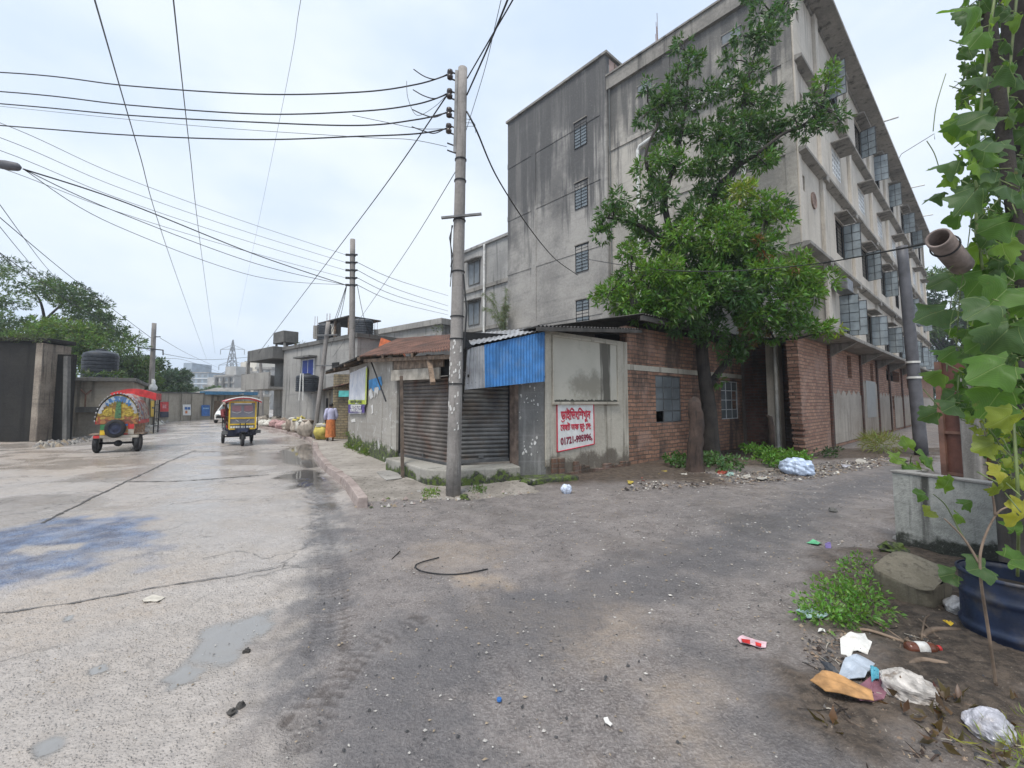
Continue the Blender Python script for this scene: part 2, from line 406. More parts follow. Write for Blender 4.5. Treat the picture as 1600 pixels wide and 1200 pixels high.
# ------------------------------------------------------------------ ground, road, lane
def hash2(ix, iy, s):
    h = (ix.astype(np.int64)*374761393 + iy.astype(np.int64)*668265263 + s*1442695041) & 0xffffffff
    h = ((h ^ (h >> 13))*1274126177) & 0xffffffff
    return ((h ^ (h >> 16)) & 0xffff)/65535.0
def vnoise(x, y, s):
    ix = np.floor(x); iy = np.floor(y); fx = x-ix; fy = y-iy
    fx = fx*fx*(3-2*fx); fy = fy*fy*(3-2*fy); ix = ix.astype(int); iy = iy.astype(int)
    a = hash2(ix, iy, s); b = hash2(ix+1, iy, s); c = hash2(ix, iy+1, s); d = hash2(ix+1, iy+1, s)
    return (a*(1-fx)+b*fx)*(1-fy) + (c*(1-fx)+d*fx)*fy
def fbm(x, y, s, o=4):
    r = 0; a = .5; t = 0
    for i in range(o):
        r = r + a*vnoise(x*2**i, y*2**i, s+i*17); t += a; a *= .55
    return r/t
def sstep(a, b, x):
    t = np.clip((x-a)/(b-a), 0, 1); return t*t*(3-2*t)
def segd(x, y, pts):
    """distance to a polyline and arc-length along it"""
    best = np.full(x.shape, 1e9); arc = np.zeros(x.shape); side = np.zeros(x.shape); acc = 0
    for (ax, ay), (bx, by) in zip(pts[:-1], pts[1:]):
        dx, dy = bx-ax, by-ay; L = math.hypot(dx, dy)
        t = np.clip(((x-ax)*dx+(y-ay)*dy)/(L*L), 0, 1)
        qx = x-ax-t*dx; qy = y-ay-t*dy; d = np.hypot(qx, qy)
        m = d < best; best = np.where(m, d, best); arc = np.where(m, acc+t*L, arc)
        side = np.where(m, (dx*qy-dy*qx)/L, side); acc += L
    return best, arc, side
def inpoly(x, y, pts):
    r = np.zeros(x.shape, bool); n = len(pts)
    for i in range(n):
        x0, y0 = pts[i]; x1, y1 = pts[(i+1) % n]
        c = ((y0 > y) != (y1 > y)) & (x < (x1-x0)*(y-y0)/((y1-y0) or 1e-9)+x0); r ^= c
    return r
def gp(l): return [tuple(G(*p)[:2]) for p in l]
def polymask(x, y, px, soft, namp, ns, seed):
    p = gp(px); d, _, _ = segd(x, y, p+[p[0]]); d = np.where(inpoly(x, y, p), d, -d)
    d = d + (fbm(x*ns, y*ns, seed, 5)-.5)*namp
    return sstep(-soft, soft, d)

EDGE = [(552,786),(520,835),(490,890),(445,985),(415,1080),(385,1200)]   # where the concrete road meets the muddy lane
edge_pts = gp(EDGE); edge_pts = [(edge_pts[0][0]-10*.5+4.7, edge_pts[0][1]+3)] + edge_pts + [(edge_pts[-1][0]+.35, .3)]
def fields(x, y):
    n1 = fbm(x*1.1, y*1.1, 3, 5); n2 = fbm(x*4, y*4, 31, 5); n3 = fbm(x*14, y*14, 91, 3); n5_ = fbm(x*7, y*5, 55, 4)
    e = np.array(edge_pts)[::-1]; xb = np.interp(y, e[:,1], e[:,0], right=40)
    d = x - xb
    far = y > 9.5
    lane = sstep(-.30, .42, d + (n2-.5)*.8 + (n1-.5)*.6)
    lane = np.where(far & (x < -1.5), 0, lane); lane = np.where(y > 7.2, np.where(x > -2.6, 1, lane), lane)
    # blue spilled paint on the road with a bare patch in it
    blue = polymask(x, y, [(-40,835),(60,815),(170,808),(235,815),(225,840),(180,858),(150,885),(70,905),(-40,925)], .20, 1.0, 2.6, 5)
    bare = polymask(x, y, [(15,862),(40,852),(125,850),(122,858),(80,860),(55,870)], .05, .18, 6, 8)
    blue2 = polymask(x, y, [(205,860),(262,855),(255,885),(215,890)], .12, .5, 4, 9)*.45
    blue = np.maximum(blue*(1-bare), blue2)*(.72+.28*sstep(.35,.6,n2))
    # standing water
    wet = polymask(x, y, [(486,694),(440,704),(436,716),(470,728),(446,745),(440,768),(478,762),(498,775),(520,800),(530,780),(505,745),(492,720)], .16, .9, 1.6, 12)
    wet2 = polymask(x, y, [(520,800),(470,850),(440,890),(300,905),(420,870),(480,820)], .22, .8, 2.5, 13)*.7
    wet3 = polymask(x, y, [(247,1060),(290,1042),(322,1045),(316,1064),(270,1076)], .035, .20, 6, 14)
    wet4 = polymask(x, y, [(330,990),(405,962),(418,975),(400,1005),(350,1035),(310,1030)], .07, .38, 4, 15)*.9
    wet5 = polymask(x, y, [(62,1160),(90,1145),(104,1150),(92,1172),(66,1176)], .03, .12, 7, 16)
    wet6 = polymask(x, y, [(140,1045),(165,1036),(168,1046),(145,1055)], .01, .04, 8, 17)
    wet7 = polymask(x, y, [(100,963),(118,960),(112,970),(98,972)], .01, .04, 8, 18)
    film = sstep(.30, .56, fbm(x*.8+9, y*1.1, 61, 5))*(1-lane)*(.35+.65*sstep(3.5, 7.5, y)) + sstep(.50, .70, fbm(x*1.3+4, y*1.6, 63, 5))*lane*.6
    pud = np.maximum.reduce([wet, wet3, wet5, wet6, wet7, wet4])
    wetall = np.maximum.reduce([pud, wet2, film])
    # darker trodden wheel paths and ochre clay on the lane
    d1, _, _ = segd(x, y, gp([(560,1200),(700,1010),(960,920),(1150,850),(1300,770),(1430,735)]))
    dark = (1-sstep(.1, .75, d1 + (n2-.5)*.9))*lane*.8
    d2, _, _ = segd(x, y, gp([(1080,1010),(1180,1080),(1290,1200)]))
    dw, _, _ = segd(x, y, gp([(490,742),(505,790),(512,835),(515,880),(500,960),(470,1040)])); dark = np.maximum(dark, (1-sstep(.02, .34, dw+(n5_-.5)*.7))*.75)
    dark = np.maximum(dark, (1-sstep(.05, .4, d2+(n2-.5)*.6))*.7)
    ochre = polymask(x, y, [(640,850),(720,835),(800,850),(770,880),(660,880)], .25, .9, 2.5, 22)*.5
    ochre = np.maximum(ochre, polymask(x, y, [(700,895),(770,890),(790,915),(740,925)], .12, .5, 4, 23))
    ochre = np.maximum(ochre, polymask(x, y, [(770,960),(900,930),(1000,950),(980,1040),(880,1010)], .3, .9, 2.5, 24)*.75)
    ochre = np.maximum(ochre, polymask(x, y, [(980,1060),(1100,1040),(1160,1200),(1000,1200)], .2, .7, 3, 25)*.55)
    ochre = np.maximum(ochre, polymask(x, y, [(0,690),(150,712),(260,720),(140,745),(0,755)], .9, 2, .6, 26)*.8)
    ochre = np.maximum(ochre, polymask(x, y, [(0,895),(300,900),(240,960),(0,1010)], .3, 1.2, 1.6, 27)*.5)
    # soil bank under the rubbish on the right
    soil = polymask(x, y, [(1150,760),(1100,738),(1240,722),(1420,715),(1420,800),(1400,850),(1290,880),(1250,960),(1240,990),(1330,1010),(1260,1075),(1310,1200),(1800,1210),(1800,1000),(1600,800),(1440,730),(1500,700),(900,700),(860,760),(1000,752)], .25, .8, 2.5, 28)
    soil = np.where((y > 6.8) | (x > 1.2), soil, 0)
    # tyre treads: pressed bars
    tread = np.zeros(x.shape); tz = np.zeros(x.shape)
    for pts, wd in (([(503,832),(515,880),(522,935),(512,1010)], .16), ([(478,1150),(520,1080),(575,1010),(650,968)], .10), ([(545,1200),(470,1120),(478,1150)], .0), ([(470,1120),(500,1085)], .10), ([(470,750),(495,790),(503,832)], .12)):
        if wd == 0: continue
        dd, ar, sd = segd(x, y, gp(pts)); inside = 1-sstep(wd*.75, wd*1.15, dd)
        bars = .5+.5*np.sin(ar*2*math.pi/.075 + np.abs(sd)*26)
        rib = .5+.5*np.cos(sd*2*math.pi/(wd*.55))
        k = inside*sstep(.35, .75, bars*.65+rib*.35)*sstep(.28,.5,n2+.12)
        tread = np.maximum(tread, k); tz = np.minimum(tz, -k*.010)
    # relief
    z = (n1-.5)*.03*lane + (n2-.5)*.012*lane + (n3-.5)*.004
    n4 = fbm(x*22+3, y*22, 131, 3); n5 = fbm(x*9, y*9, 171, 4)
    lump = sstep(.42, .62, n4); pit = sstep(.58, .72, n5)
    z = z + ((n2-.5)*.012 + (lump-.5)*.006*sstep(7,3,y) - pit*.004*sstep(8,3,y))*(1-lane) + (n4-.5)*.008*lane
    z = z - .010*pud - .004*wet2
    z = z*(1-pud*.9) + tz + soil*((fbm(x*3, y*3, 70, 4))*.05 + (n3-.5)*.02 + .01)
    damp = np.clip(sstep(-.6, .5, d) , 0, 1)
    return dict(lump=lump, pit=np.maximum(pit*(1-lane), sstep(.66,.8,n5)*lane*.6), lane=lane, blue=blue, wet=wetall, milk=np.maximum.reduce([wet3, wet4, wet5, wet6, wet7]), gut=np.maximum(wet, 0), pud=pud, tread=tread, dark=dark, ochre=ochre, soil=soil), z

def ground_material():
    s = NT('ground'); a1 = s.attr('m1'); a2 = s.attr('m2')
    r = s.new('ShaderNodeSeparateColor'); s.lk(a1.outputs['Color'], r.inputs[0]); lane, blue, wet = r.outputs
    q = s.new('ShaderNodeSeparateColor'); s.lk(a2.outputs['Color'], q.inputs[0]); dark, ochre, soil = q.outputs
    pud = a1.outputs['Alpha']
    a3 = s.attr('m3'); q3 = s.new('ShaderNodeSeparateColor'); s.lk(a3.outputs['Color'], q3.inputs[0]); lump, pit, milk = q3.outputs
    n05 = s.noise(.5, 5, .6); n3 = s.noise(3, 6, .62); n14 = s.noise(14, 5, .65); n60 = s.noise(60, 4, .6); n200 = s.noise(190, 2)
    agg = s.voro(26); agg2 = s.voro(60)
    # worn concrete with pebble aggregate
    conc = s.mix(s.ramp(n05, .35, .65), (.37,.332,.298), (.45,.412,.382))
    conc = s.mix(s.ramp(n3, .42, .62, 0, .6), conc, (.36,.33,.305))
    conc = s.mix(s.ramp(s.noise(27, 4, .6, s.scale(s.co(), (.7, 1.25, 1)), .8), .50, .68, 0, .34), conc, (.27,.24,.215))
    conc = s.mix(s.ramp(agg2, .10, .36, .22, 0), conc, (.54,.49,.445))
    conc = s.mix(s.ramp(n60, .55, .78, 0, .32), conc, (.58,.53,.49))
    conc = s.mix(s.ramp(s.noise(1.1, 6, .65), .46, .66, 0, .55), conc, (.37,.315,.26))
    conc = s.mix(s.ramp(s.noise(4.5, 6, .7, s.scale(s.co(), (.6, 1.3, 1))), .52, .68, 0, .5), conc, (.27,.245,.23))
    conc = s.mix(s.math('MULTIPLY', lump, .22), conc, s.mix(n60, (.44,.385,.34), (.60,.55,.50)))  # lump tops lightened in colour, as if catching the light
    conc = s.mix(s.math('MULTIPLY', pit, .15), conc, (.24,.22,.205))  # pits darkened in colour in place of cavity shade
    dco = s.new('ShaderNodeVectorMath', operation='ADD'); s.lk(s.co(), dco.inputs[0]); nzv = s.new('ShaderNodeTexNoise'); s.lk(s.co(), nzv.inputs['Vector']); nzv.inputs['Scale'].default_value = 1.6; nzv.inputs['Detail'].default_value = 5
    sc_ = s.new('ShaderNodeVectorMath', operation='SCALE'); s.lk(nzv.outputs['Color'], sc_.inputs[0]); sc_.inputs['Scale'].default_value = 1.1; s.lk(sc_.outputs[0], dco.inputs[1])
    crk = s.math('MULTIPLY', s.ramp(s.voro(.75, dco.outputs[0], 'DISTANCE_TO_EDGE'), .002, .016, 1, 0), s.ramp(s.noise(.7, 3), .42, .58))
    conc = s.mix(s.math('MULTIPLY', crk, .75), conc, (.13,.118,.108))
    conc = s.mix(s.ramp(s.noise(8, 5, .7, s.scale(s.co(), (.55, 1.6, 1))), .55, .72, 0, .5), conc, (.29,.262,.24))
    # muddy bitumen
    mud = s.mix(s.ramp(n3, .36, .64), (.140,.118,.110), (.222,.193,.180))
    mud = s.mix(s.ramp(n05, .4, .62, 0, .55), mud, (.105,.096,.098))
    mud = s.mix(s.ramp(n60, .40, .68, 0, .75), mud, (.315,.288,.272))
    mud = s.mix(s.ramp(n14, .54, .72, 0, .7), mud, (.085,.08,.08))
    mud = s.mix(s.ramp(n200, .62, .72, 0, .7), mud, (.56,.53,.50))
    mud = s.mix(s.ramp(s.noise(34, 6, .7), .60, .70, 0, .55), mud, (.062,.058,.06))
    mud = s.mix(s.math('MULTIPLY', pit, .7), mud, (.07,.064,.062)); mud = s.mix(s.math('MULTIPLY', lump, .20), mud, (.33,.30,.285))  # cavity shade and lit lump tops put into the mud colour too
    col = s.mix(lane, conc, mud)
    col = s.mix(s.math('MULTIPLY', ochre, s.ramp(n14, .2, .6, 0, .6)), col, s.mix(n60, (.36,.265,.18), (.55,.44,.33)))
    col = s.mix(s.math('MULTIPLY', s.math('MULTIPLY', a2.outputs['Alpha'], s.ramp(s.noise(9, 4), .35, .6, .3, 1)), .85), col, s.mix(n60, (.055,.042,.036), (.11,.09,.078)))
    col = s.mix(s.math('MULTIPLY', dark, .8), col, s.mix(n60, (.06,.06,.068), (.14,.137,.142)))
    col = s.mix(s.math('MULTIPLY', blue, s.ramp(n14, .18, .42)), col, s.mix(s.ramp(n3, .38, .62), (.085,.105,.17), s.mix(s.ramp(n60,.45,.65), (.11,.16,.29), (.30,.36,.44))))
    sl = s.mix(s.ramp(n14, .35, .65), (.045,.034,.026), (.125,.095,.072))
    sl = s.mix(s.ramp(n60, .6, .75, 0, .7), sl, (.30,.26,.21))
    col = s.mix(soil, col, sl)
    col = s.mix(s.math('MULTIPLY', wet, .38), col, s.mix(.55, col, (.05,.05,.052)))
    col = s.mix(s.math('MULTIPLY', pud, .8), col, (.075,.07,.065)); col = s.mix(s.math('MULTIPLY', milk, .9), col, (.255,.25,.242))
    rough = s.ramp(s.math('ADD', s.math('MULTIPLY', n3, .6), s.math('MULTIPLY', n14, .4)), .35, .65, .36, .72)
    rough = s.mix(lane, s.math('SUBTRACT', rough, .05), s.math('ADD', rough, .04))
    rough = s.mix(soil, rough, (.9,.9,.9))
    rough = s.mix(wet, rough, (.17,.17,.17)); rough = s.mix(pud, rough, (.035,.035,.035))
    h = s.math('ADD', s.math('MULTIPLY', s.ramp(agg2, 0, .5), -.6), s.math('ADD', s.math('MULTIPLY', n14, 1.3), s.math('MULTIPLY', n60, .7)))
    hm = s.math('ADD', s.math('MULTIPLY', n14, 1.2), s.math('ADD', s.math('MULTIPLY', n60, 1.0), s.math('MULTIPLY', n200, .35)))
    hh = s.mix(lane, h, hm)
    hh = s.math('MULTIPLY', hh, s.math('MULTIPLY', s.math('SUBTRACT', 1.0, s.math('MULTIPLY', pud, .97)), s.math('SUBTRACT', 1.0, s.math('MULTIPLY', wet, .88))))
    return s.fin(col, rough, s.bump(hh, .8, .024))
M['ground'] = ground_material()

def ground_mesh(name, X, Y, keep, label, cat, z0=0.0):
    nr, nc = X.shape; x = X.ravel(); y = Y.ravel(); fd, z = fields(x, y)
    fade = 1-sstep(9, 16, y)
    v = np.stack([x, y, z0 + z*fade], 1)
    idx = np.arange(nr*nc).reshape(nr, nc)
    q = np.stack([idx[:-1,:-1], idx[:-1,1:], idx[1:,1:], idx[1:,:-1]], -1).reshape(-1, 4)
    cx = x[q].mean(1); cy = y[q].mean(1); q = q[keep(cx, cy)]
    used = np.unique(q); mp_ = np.full(nr*nc, -1); mp_[used] = np.arange(len(used)); q = mp_[q]
    me = bpy.data.meshes.new(name); me.vertices.add(len(used)); me.vertices.foreach_set('co', v[used].astype(np.float32).ravel())
    me.loops.add(q.size); me.polygons.add(len(q)); me.loops.foreach_set('vertex_index', q.astype(np.int32).ravel())
    me.polygons.foreach_set('loop_start', np.arange(0, q.size, 4, dtype=np.int32))
    me.polygons.foreach_set('use_smooth', np.ones(len(q), bool)); me.update(calc_edges=True)
    c = np.stack([fd['lane'], fd['blue'], fd['wet'], fd['pud']], 1)[used]
    me.color_attributes.new('m1', 'FLOAT_COLOR', 'POINT').data.foreach_set('color', c.astype(np.float32).ravel())
    c = np.stack([fd['dark'], fd['ochre'], fd['soil'], fd['tread']], 1)[used]
    c3 = np.stack([fd['lump'], fd['pit'], fd['milk'], np.ones_like(x)], 1)[used]
    me.color_attributes.new('m3', 'FLOAT_COLOR', 'POINT').data.foreach_set('color', c3.astype(np.float32).ravel())
    me.color_attributes.new('m2', 'FLOAT_COLOR', 'POINT').data.foreach_set('color', c.astype(np.float32).ravel())
    me.materials.append(M['ground'])
    o = bpy.data.objects.new(name, me); COL.objects.link(o); return tag(o, label, cat, None, 'structure')

ss = np.linspace(-1.75, 1.75, 620); yy = 1.0*(62.0/1.0)**(np.linspace(0, 1, 540))
YY, SS = np.meshgrid(yy, ss, indexing='ij'); XX = SS*(YY+.6)
def is_road(x, y):
    e = np.array(edge_pts)[::-1]; xb = np.interp(y, e[:,1], e[:,0], right=40)
    r = x < xb
    return np.where(y > 7.2, x < -2.6 - (y-7.2)*.05, r)
ground_mesh('road', XX, YY, is_road, 'worn pale concrete road running away to the left with wet film and a blue stain', 'road')
ground_mesh('lane', XX, YY, lambda x, y: ~is_road(x, y), 'dark muddy side lane of broken bitumen in front of the shop', 'lane')
# one wide sheet to the horizon, just below
g = MB(); g.add([(-330,-40,-.06),(330,-40,-.06),(330,460,-.06),(-330,460,-.06)], [(0,1,2,3)])
tag(g.build('ground', paint('far_ground', (.28,.26,.24), .9, .25, 0, .4)), 'flat dull ground stretching to the horizon beyond the road', 'ground', None, 'structure')

# joints cut in the concrete road
def strip(name, px, wd, label, mat, seed, z=.008):
    p = [V((*q, 0)) for q in gp(px)]; path = []
    for a, b in zip(p[:-1], p[1:]):
        k = max(2, int((b-a).length/.07)); path += [a.lerp(b, i/k) for i in range(k)]
    path.append(p[-1]); rr = random.Random(seed); m = MB(); vs = []; off = 0
    for i, q in enumerate(path):
        d = (path[min(i+1, len(path)-1)]-path[max(i-1, 0)]).normalized(); n = V((-d.y, d.x, 0))
        off = off*.8 + rr.uniform(-.012,.012); wv = wd*rr.uniform(.25, 1.2)
        vs += [q+n*(off+wv/2)+V((0,0,z)), q+n*(off-wv/2)+V((0,0,z))]
    m.add(vs, [(2*i, 2*i+1, 2*i+3, 2*i+2) for i in range(len(path)-1)])
    return tag(m.build(name, mat), label, 'road joint', None, 'structure')
M['joint'] = paint('joint_tar', (.085,.078,.072), .7, .3, 0, 20)
strip('road_joint', [(65,818),(130,785),(200,752),(250,727),(305,704)], .05, 'long lengthwise joint in the concrete road', M['joint'], 1)
strip('road_joint', [(200,753),(260,753),(330,749),(420,742)], .07, 'dark cross joint in the road nearer the blue stain', M['joint'], 2)
strip('road_joint', [(303,706),(342,706)], .09, 'short far cross joint in the road', M['joint'], 3)
strip('road_joint', [(-30,962),(100,945),(250,918),(360,902),(450,882)], .028, 'thin pale cross joint nearest the camera', paint('joint_worn', (.17,.155,.145), .7, .3, 0, 20), 4)

# ------------------------------------------------------------------ kerb and pavement
M['kerb'] = plaster('kerb_concrete', (.40,.33,.30), (.28,.225,.205), (.12,.10,.09), .6, 3)
M['pave'] = plaster('pavement_concrete', (.42,.385,.345), (.29,.265,.235), (.13,.115,.10), .8, 1.6)
def sweep(mb, pts, w, z0, z1, seed=0, gap=None):
    rr = random.Random(seed)
    for i in range(len(pts)-1):
        a, b = V(pts[i]), V(pts[i+1]); d = (b-a).normalized(); n = V((-d.y, d.x, 0))
        p0, p1 = (V(pts[max(i-1,0)]), V(pts[min(i+2,len(pts)-1)]))
        t = (b-a).length; k = max(1, round(t/.7))
        for j in range(k):
            q = a+(b-a)*(j/k); r = a+(b-a)*((j+1)/k) - d*.012
            o = rr.uniform(-.012,.012); hz = rr.uniform(-.015,.01)
            vs = [q+n*o, r+n*o, r+n*(o+w), q+n*(o+w)]
            c = .025
            mb.add([V((p.x,p.y,z0)) for p in vs] + [V((vs[0].x+n.x*c,vs[0].y+n.y*c,z1+hz)), V((vs[1].x+n.x*c,vs[1].y+n.y*c,z1+hz)), V((vs[2].x,vs[2].y,z1+hz)), V((vs[3].x,vs[3].y,z1+hz))],
                   [(0,3,2,1),(4,5,6,7),(0,1,5,4),(1,2,6,5),(2,3,7,6),(3,0,4,7)])
def smoothpath(pts, n=6):
    out = []; P = [V(p) for p in pts]
    for i in range(len(P)-1):
        p0 = P[max(i-1,0)]; p1 = P[i]; p2 = P[i+1]; p3 = P[min(i+2,len(P)-1)]
        for j in range(n):
            t = j/n; out.append(.5*((2*p1)+(p2-p0)*t+(2*p0-5*p1+4*p2-p3)*t*t+(3*p1-p0-3*p2+p3)*t**3))
    return out+[P[-1]]
kA = [G(*p) for p in [(556,795),(531,756),(506,736),(490,712),(488,697)]]
kB = [G(*p) for p in [(486,692),(474,686),(440,676),(402,668),(384,663),(372,659)]]
kb = MB(); pa = smoothpath(kA, 3)
sweep(kb, pa[::-1], .17, -.05, .15, 3)
tag(kb.build('kerb', M['kerb'], bevel=.012), 'curved reddish kerb at the pavement corner beside the gutter puddle', 'kerb', None, 'structure')
kb = MB(); sweep(kb, smoothpath(kB, 3)[::-1], .17, -.05, .13, 4)
tag(kb.build('kerb', M['kerb'], bevel=.012), 'far low kerb curving past the row of sacks', 'kerb', None, 'structure')
ZP = .10
inner = [G(*p) for p in [(700,778),(640,752),(612,735),(545,706)]]
out_ = pa + smoothpath(kB, 3)
poly = [(p.x+.03, p.y+.03) for p in out_] + [(-12,44),(-4.5,26),(-3,20),(2,16)] + [(0,10),(-.2,8.0),(-1.0,7.3)]
cutA, cutB = pa[4], G(652, 758)
poly = [(p.x+.03, p.y+.03) for p in out_ if (p.y >= cutA.y)] + [(-12,44),(-4.5,26),(-3,20),(2,16)] + [(0,10),(.2,8.4),(cutB.x+.6,cutB.y+.25),(cutB.x,cutB.y)]
pv = MB(); pv.prism(poly, -.05, ZP)
tag(pv.build('pavement', M['pave'], bevel=.01), 'raised grey pavement slab between the kerb and the shop wall', 'pavement', None, 'structure')

# broken ramp where the pavement crumbles into the lane
rp_ = MB(); rr = random.Random(15)
ra = [(cutA.x+.03, cutA.y+.02), (cutB.x, cutB.y-.002), (cutB.x+.6, cutB.y+.248), (.2, 8.398)]; rb = [tuple(G(563,789)[:2]), tuple(G(655,782)[:2]), tuple(G(735,783)[:2]), tuple(G(845,770)[:2])]
def ramp(u, v):
    k = u*3; i = min(2, int(k)); t = k-i
    a = V((ra[i][0]*(1-t)+ra[i+1][0]*t, ra[i][1]*(1-t)+ra[i+1][1]*t)); b = V((rb[i][0]*(1-t)+rb[i+1][0]*t, rb[i][1]*(1-t)+rb[i+1][1]*t))
    p = a.lerp(b, v); e = rr.uniform(-.05,.05) if v > .3 else 0
    return (p.x+e*.6, p.y+e, (ZP-.003)*(1-v**1.6)+(.0 if v in (0,) else rr.uniform(-.012,.012)) - (.02 if v == 1 else 0))
rp_.grid(ramp, 42, 8)
tag(rp_.build('pavement_ramp', plaster('dirty_ramp', (.33,.30,.265), (.20,.18,.155), (.09,.078,.066), .9, 4), None, True), 'crumbling dirty ramp where the pavement breaks down into the lane', 'pavement', None, 'structure')
# ------------------------------------------------------------------ the factory block
dA = (-.669, .743); dB = (.743, .669)
CF = (9.44, 14.0)
fac = frame('factory_building', 'tall weathered grey concrete factory with a long windowed side and a blank tower end', 'factory', CF, dB)
LB = 38.0; BAY0 = 2.9; BAY = 5.0
ZF = [3.6, 6.8, 10.0, 13.2, 16.4]
YM = 7.4; YT = 14.3
# main walls as shells with real window holes on the long side
def wall_holes(mb, x0, x1, z0, z1, holes, y=0.0, th=.25, mi=0):
    """wall in the xz plane at y (outer face) .. y+th with rectangular holes"""
    xs = sorted({x0, x1, *[h[0] for h in holes], *[h[1] for h in holes]})
    for a, b in zip(xs[:-1], xs[1:]):
        hs = sorted([h for h in holes if h[0] <= a+1e-6 and h[1] >= b-1e-6], key=lambda h: h[2]); z = z0
        for h in hs:
            if h[2] > z+1e-4: mb.box(a, b, y, y+th, z, h[2], mi)
            z = h[3]
        if z < z1-1e-4: mb.box(a, b, y, y+th, z, z1, mi)
WIN = {}
for fl, (zb, zt, wd) in {0: (4.35, 5.85, 1.6), 1: (7.6, 9.1, 1.5), 2: (10.95, 12.05, 1.4), 3: (14.0, 15.5, 1.6)}.items():
    WIN[fl] = [(BAY0 + BAY*i + 2.0, BAY0 + BAY*i + 2.0 + wd, zb, zt) for i in range(7)]
fw = MB()
wall_holes(fw, BAY0, LB, 3.75, ZF[1]-.0, WIN[0]); wall_holes(fw, 0.0, LB, ZF[1], ZF[2], WIN[1] + [(.55, .8, 8.75, 9.3)])
wall_holes(fw, 0.0, LB, ZF[2], ZF[3], WIN[2]+[(.7, 1.0, 11.9, 12.3)]); wall_holes(fw, 0.0, LB, ZF[3], ZF[4], WIN[3]+[(.7, 1.0, 15.0, 15.4)])
fw.build('long_wall', M['factory_front'], fac)
# end wall (x=0) above the overhang, wall under the overhang, tower
ew = MB()
ew.box(0, .25, .25, YM, ZF[1], ZF[4]-.35); ew.box(BAY0, BAY0+.25, .25, YM, 0, ZF[1]-.2); ew.box(0, BAY0, .0, YM, ZF[1]-.2, ZF[1])
ew.box(LB-.25, LB, .25, YT, 0, ZF[4]); ew.box(.25, LB, YT-.25, YT, 0, ZF[4]-.4); ew.box(.25, LB-.25, .25, YT-.25, ZF[4]-.35, ZF[4]-.1)
for a, b, c in ((0, ZF[3]-.10, .05), (0, ZF[2]-.10, .05)): ew.box(-c, 0, .0, YM-.02, b, b+.22)
for z in (ZF[2], ZF[3]): ew.box(.25, LB-.25, .25, YT-.25, z-.18, z)     # floors seen through the openings
ew.box(3.2, LB-.25, .25, YT-.25, ZF[1]-.18, ZF[1])
for y in (.0, 4.35): ew.box(-.045, 0, y, y+.32, ZF[1]+.001, ZF[4]-.36)
ew.box(-.05, 0, 1.2, 1.55, 13.4, 16.0) if False else None
ew.build('end_wall', M['factory'], fac)
# small openings in the end wall under the parapet
for y in (1.9, 3.55, 5.5):
    v = MB(); v.box(-.03, -.005, y-.32, y+.32, 15.0, 15.36)
    o = v.build('window', M['pane_dark'], fac)
    s_ = MB(); s_.box(-.05, -.002, y-.36, y+.36, 15.36, 15.41); s_.build('lintel', M['ledge'], o); s_ = MB(); s_.box(-.05, -.002, y-.36, y+.36, 14.95, 15.0); s_.build('sill', M['ledge'], o)
# parapet band with a grooved shadow line
pp = MB(); pp.box(-.14, .2, -.05, YM, ZF[4]-.34, ZF[4]+.28); pp.box(-.20, .22, -.06, YM, ZF[4]+.28, ZF[4]+.36)
pp.build('parapet', M['ledge'], fac)
# stair tower: blank wall with shallow ribs, taller than the roof
TZ = 17.9
tw = MB(); tw.box(-.16, 3.9, YM, YT, 0, TZ-.12)
tw.box(-.20, -.16, YM+.02, YM+.36, 0, TZ-.12); tw.box(-.20, -.16, YT-2.3, YT-1.95, 0, TZ-2.6)
for z in (5.6, 8.75, 11.9, 15.0): tw.box(-.185, -.16, YM+.36, YT, z, z+.30)
tw.build('stair_tower', plaster('tower_render', (.37,.352,.325), (.225,.215,.202), (.08,.079,.079), .9, .9, None, None, .9, (6.5,15.5)), fac, bevel=.01)
tr = MB(); tr.box(-.27, 4.1, YM-.12, YT+.06, TZ-.12, TZ); tr.build('tower_roof', M['ledge'], fac)
tp = MB(); tp.box(.1, 3.6, YM-.012, YM, ZF[4]+.36, TZ-.2); tp.build('side_panel', paint('pinkish_render', (.42,.30,.26), .9, .15, 0, 2), fac)
for i in range(3): tp = MB(); tp.box(.5+1.0*i, .56+1.0*i, YM-.04, YM-.012, ZF[4]+.3, TZ-.2); tp.build('timber_batten', M['wood'], fac)
# four gridded stair windows in the tower
tz0 = [(4.75, 6.1), (7.6, 9.0), (10.75, 12.15), (13.75, 15.15)]
twin = None
for zb, zt in [(14.02,15.32),(10.95,12.2),(7.83,9.1),(5.15,6.4)]:
    yc = 8.92; w2 = .36
    if twin is None:
        f = MB()
        f.box(-.20, -.165, -w2-.03, -w2, -.02, 1.28); f.box(-.20, -.165, w2, w2+.03, -.02, 1.28)
        f.box(-.20, -.165, -w2, w2, -.03, 0); f.box(-.20, -.165, -w2, w2, 1.25, 1.29); f.box(-.20, -.17, -.012, .012, 0, 1.25)
        for k in range(1, 8): f.box(-.198, -.172, -w2, w2, k*1.25/8-.008, k*1.25/8+.008)
        twin = f.build('stair_window', M['iron'], fac); twin.location = (0, yc, zb)
        p = MB(); p.box(-.175, -.162, -w2, w2, 0, 1.25); p.build('pane', M['pane'], twin)
        p = MB(); p.box(-.24, -.16, -w2-.06, w2+.06, 1.29, 1.34); p.build('lintel', M['ledge'], twin)
    else:
        t2 = copy_tree(twin, fac); t2.location = (0, yc, zb)
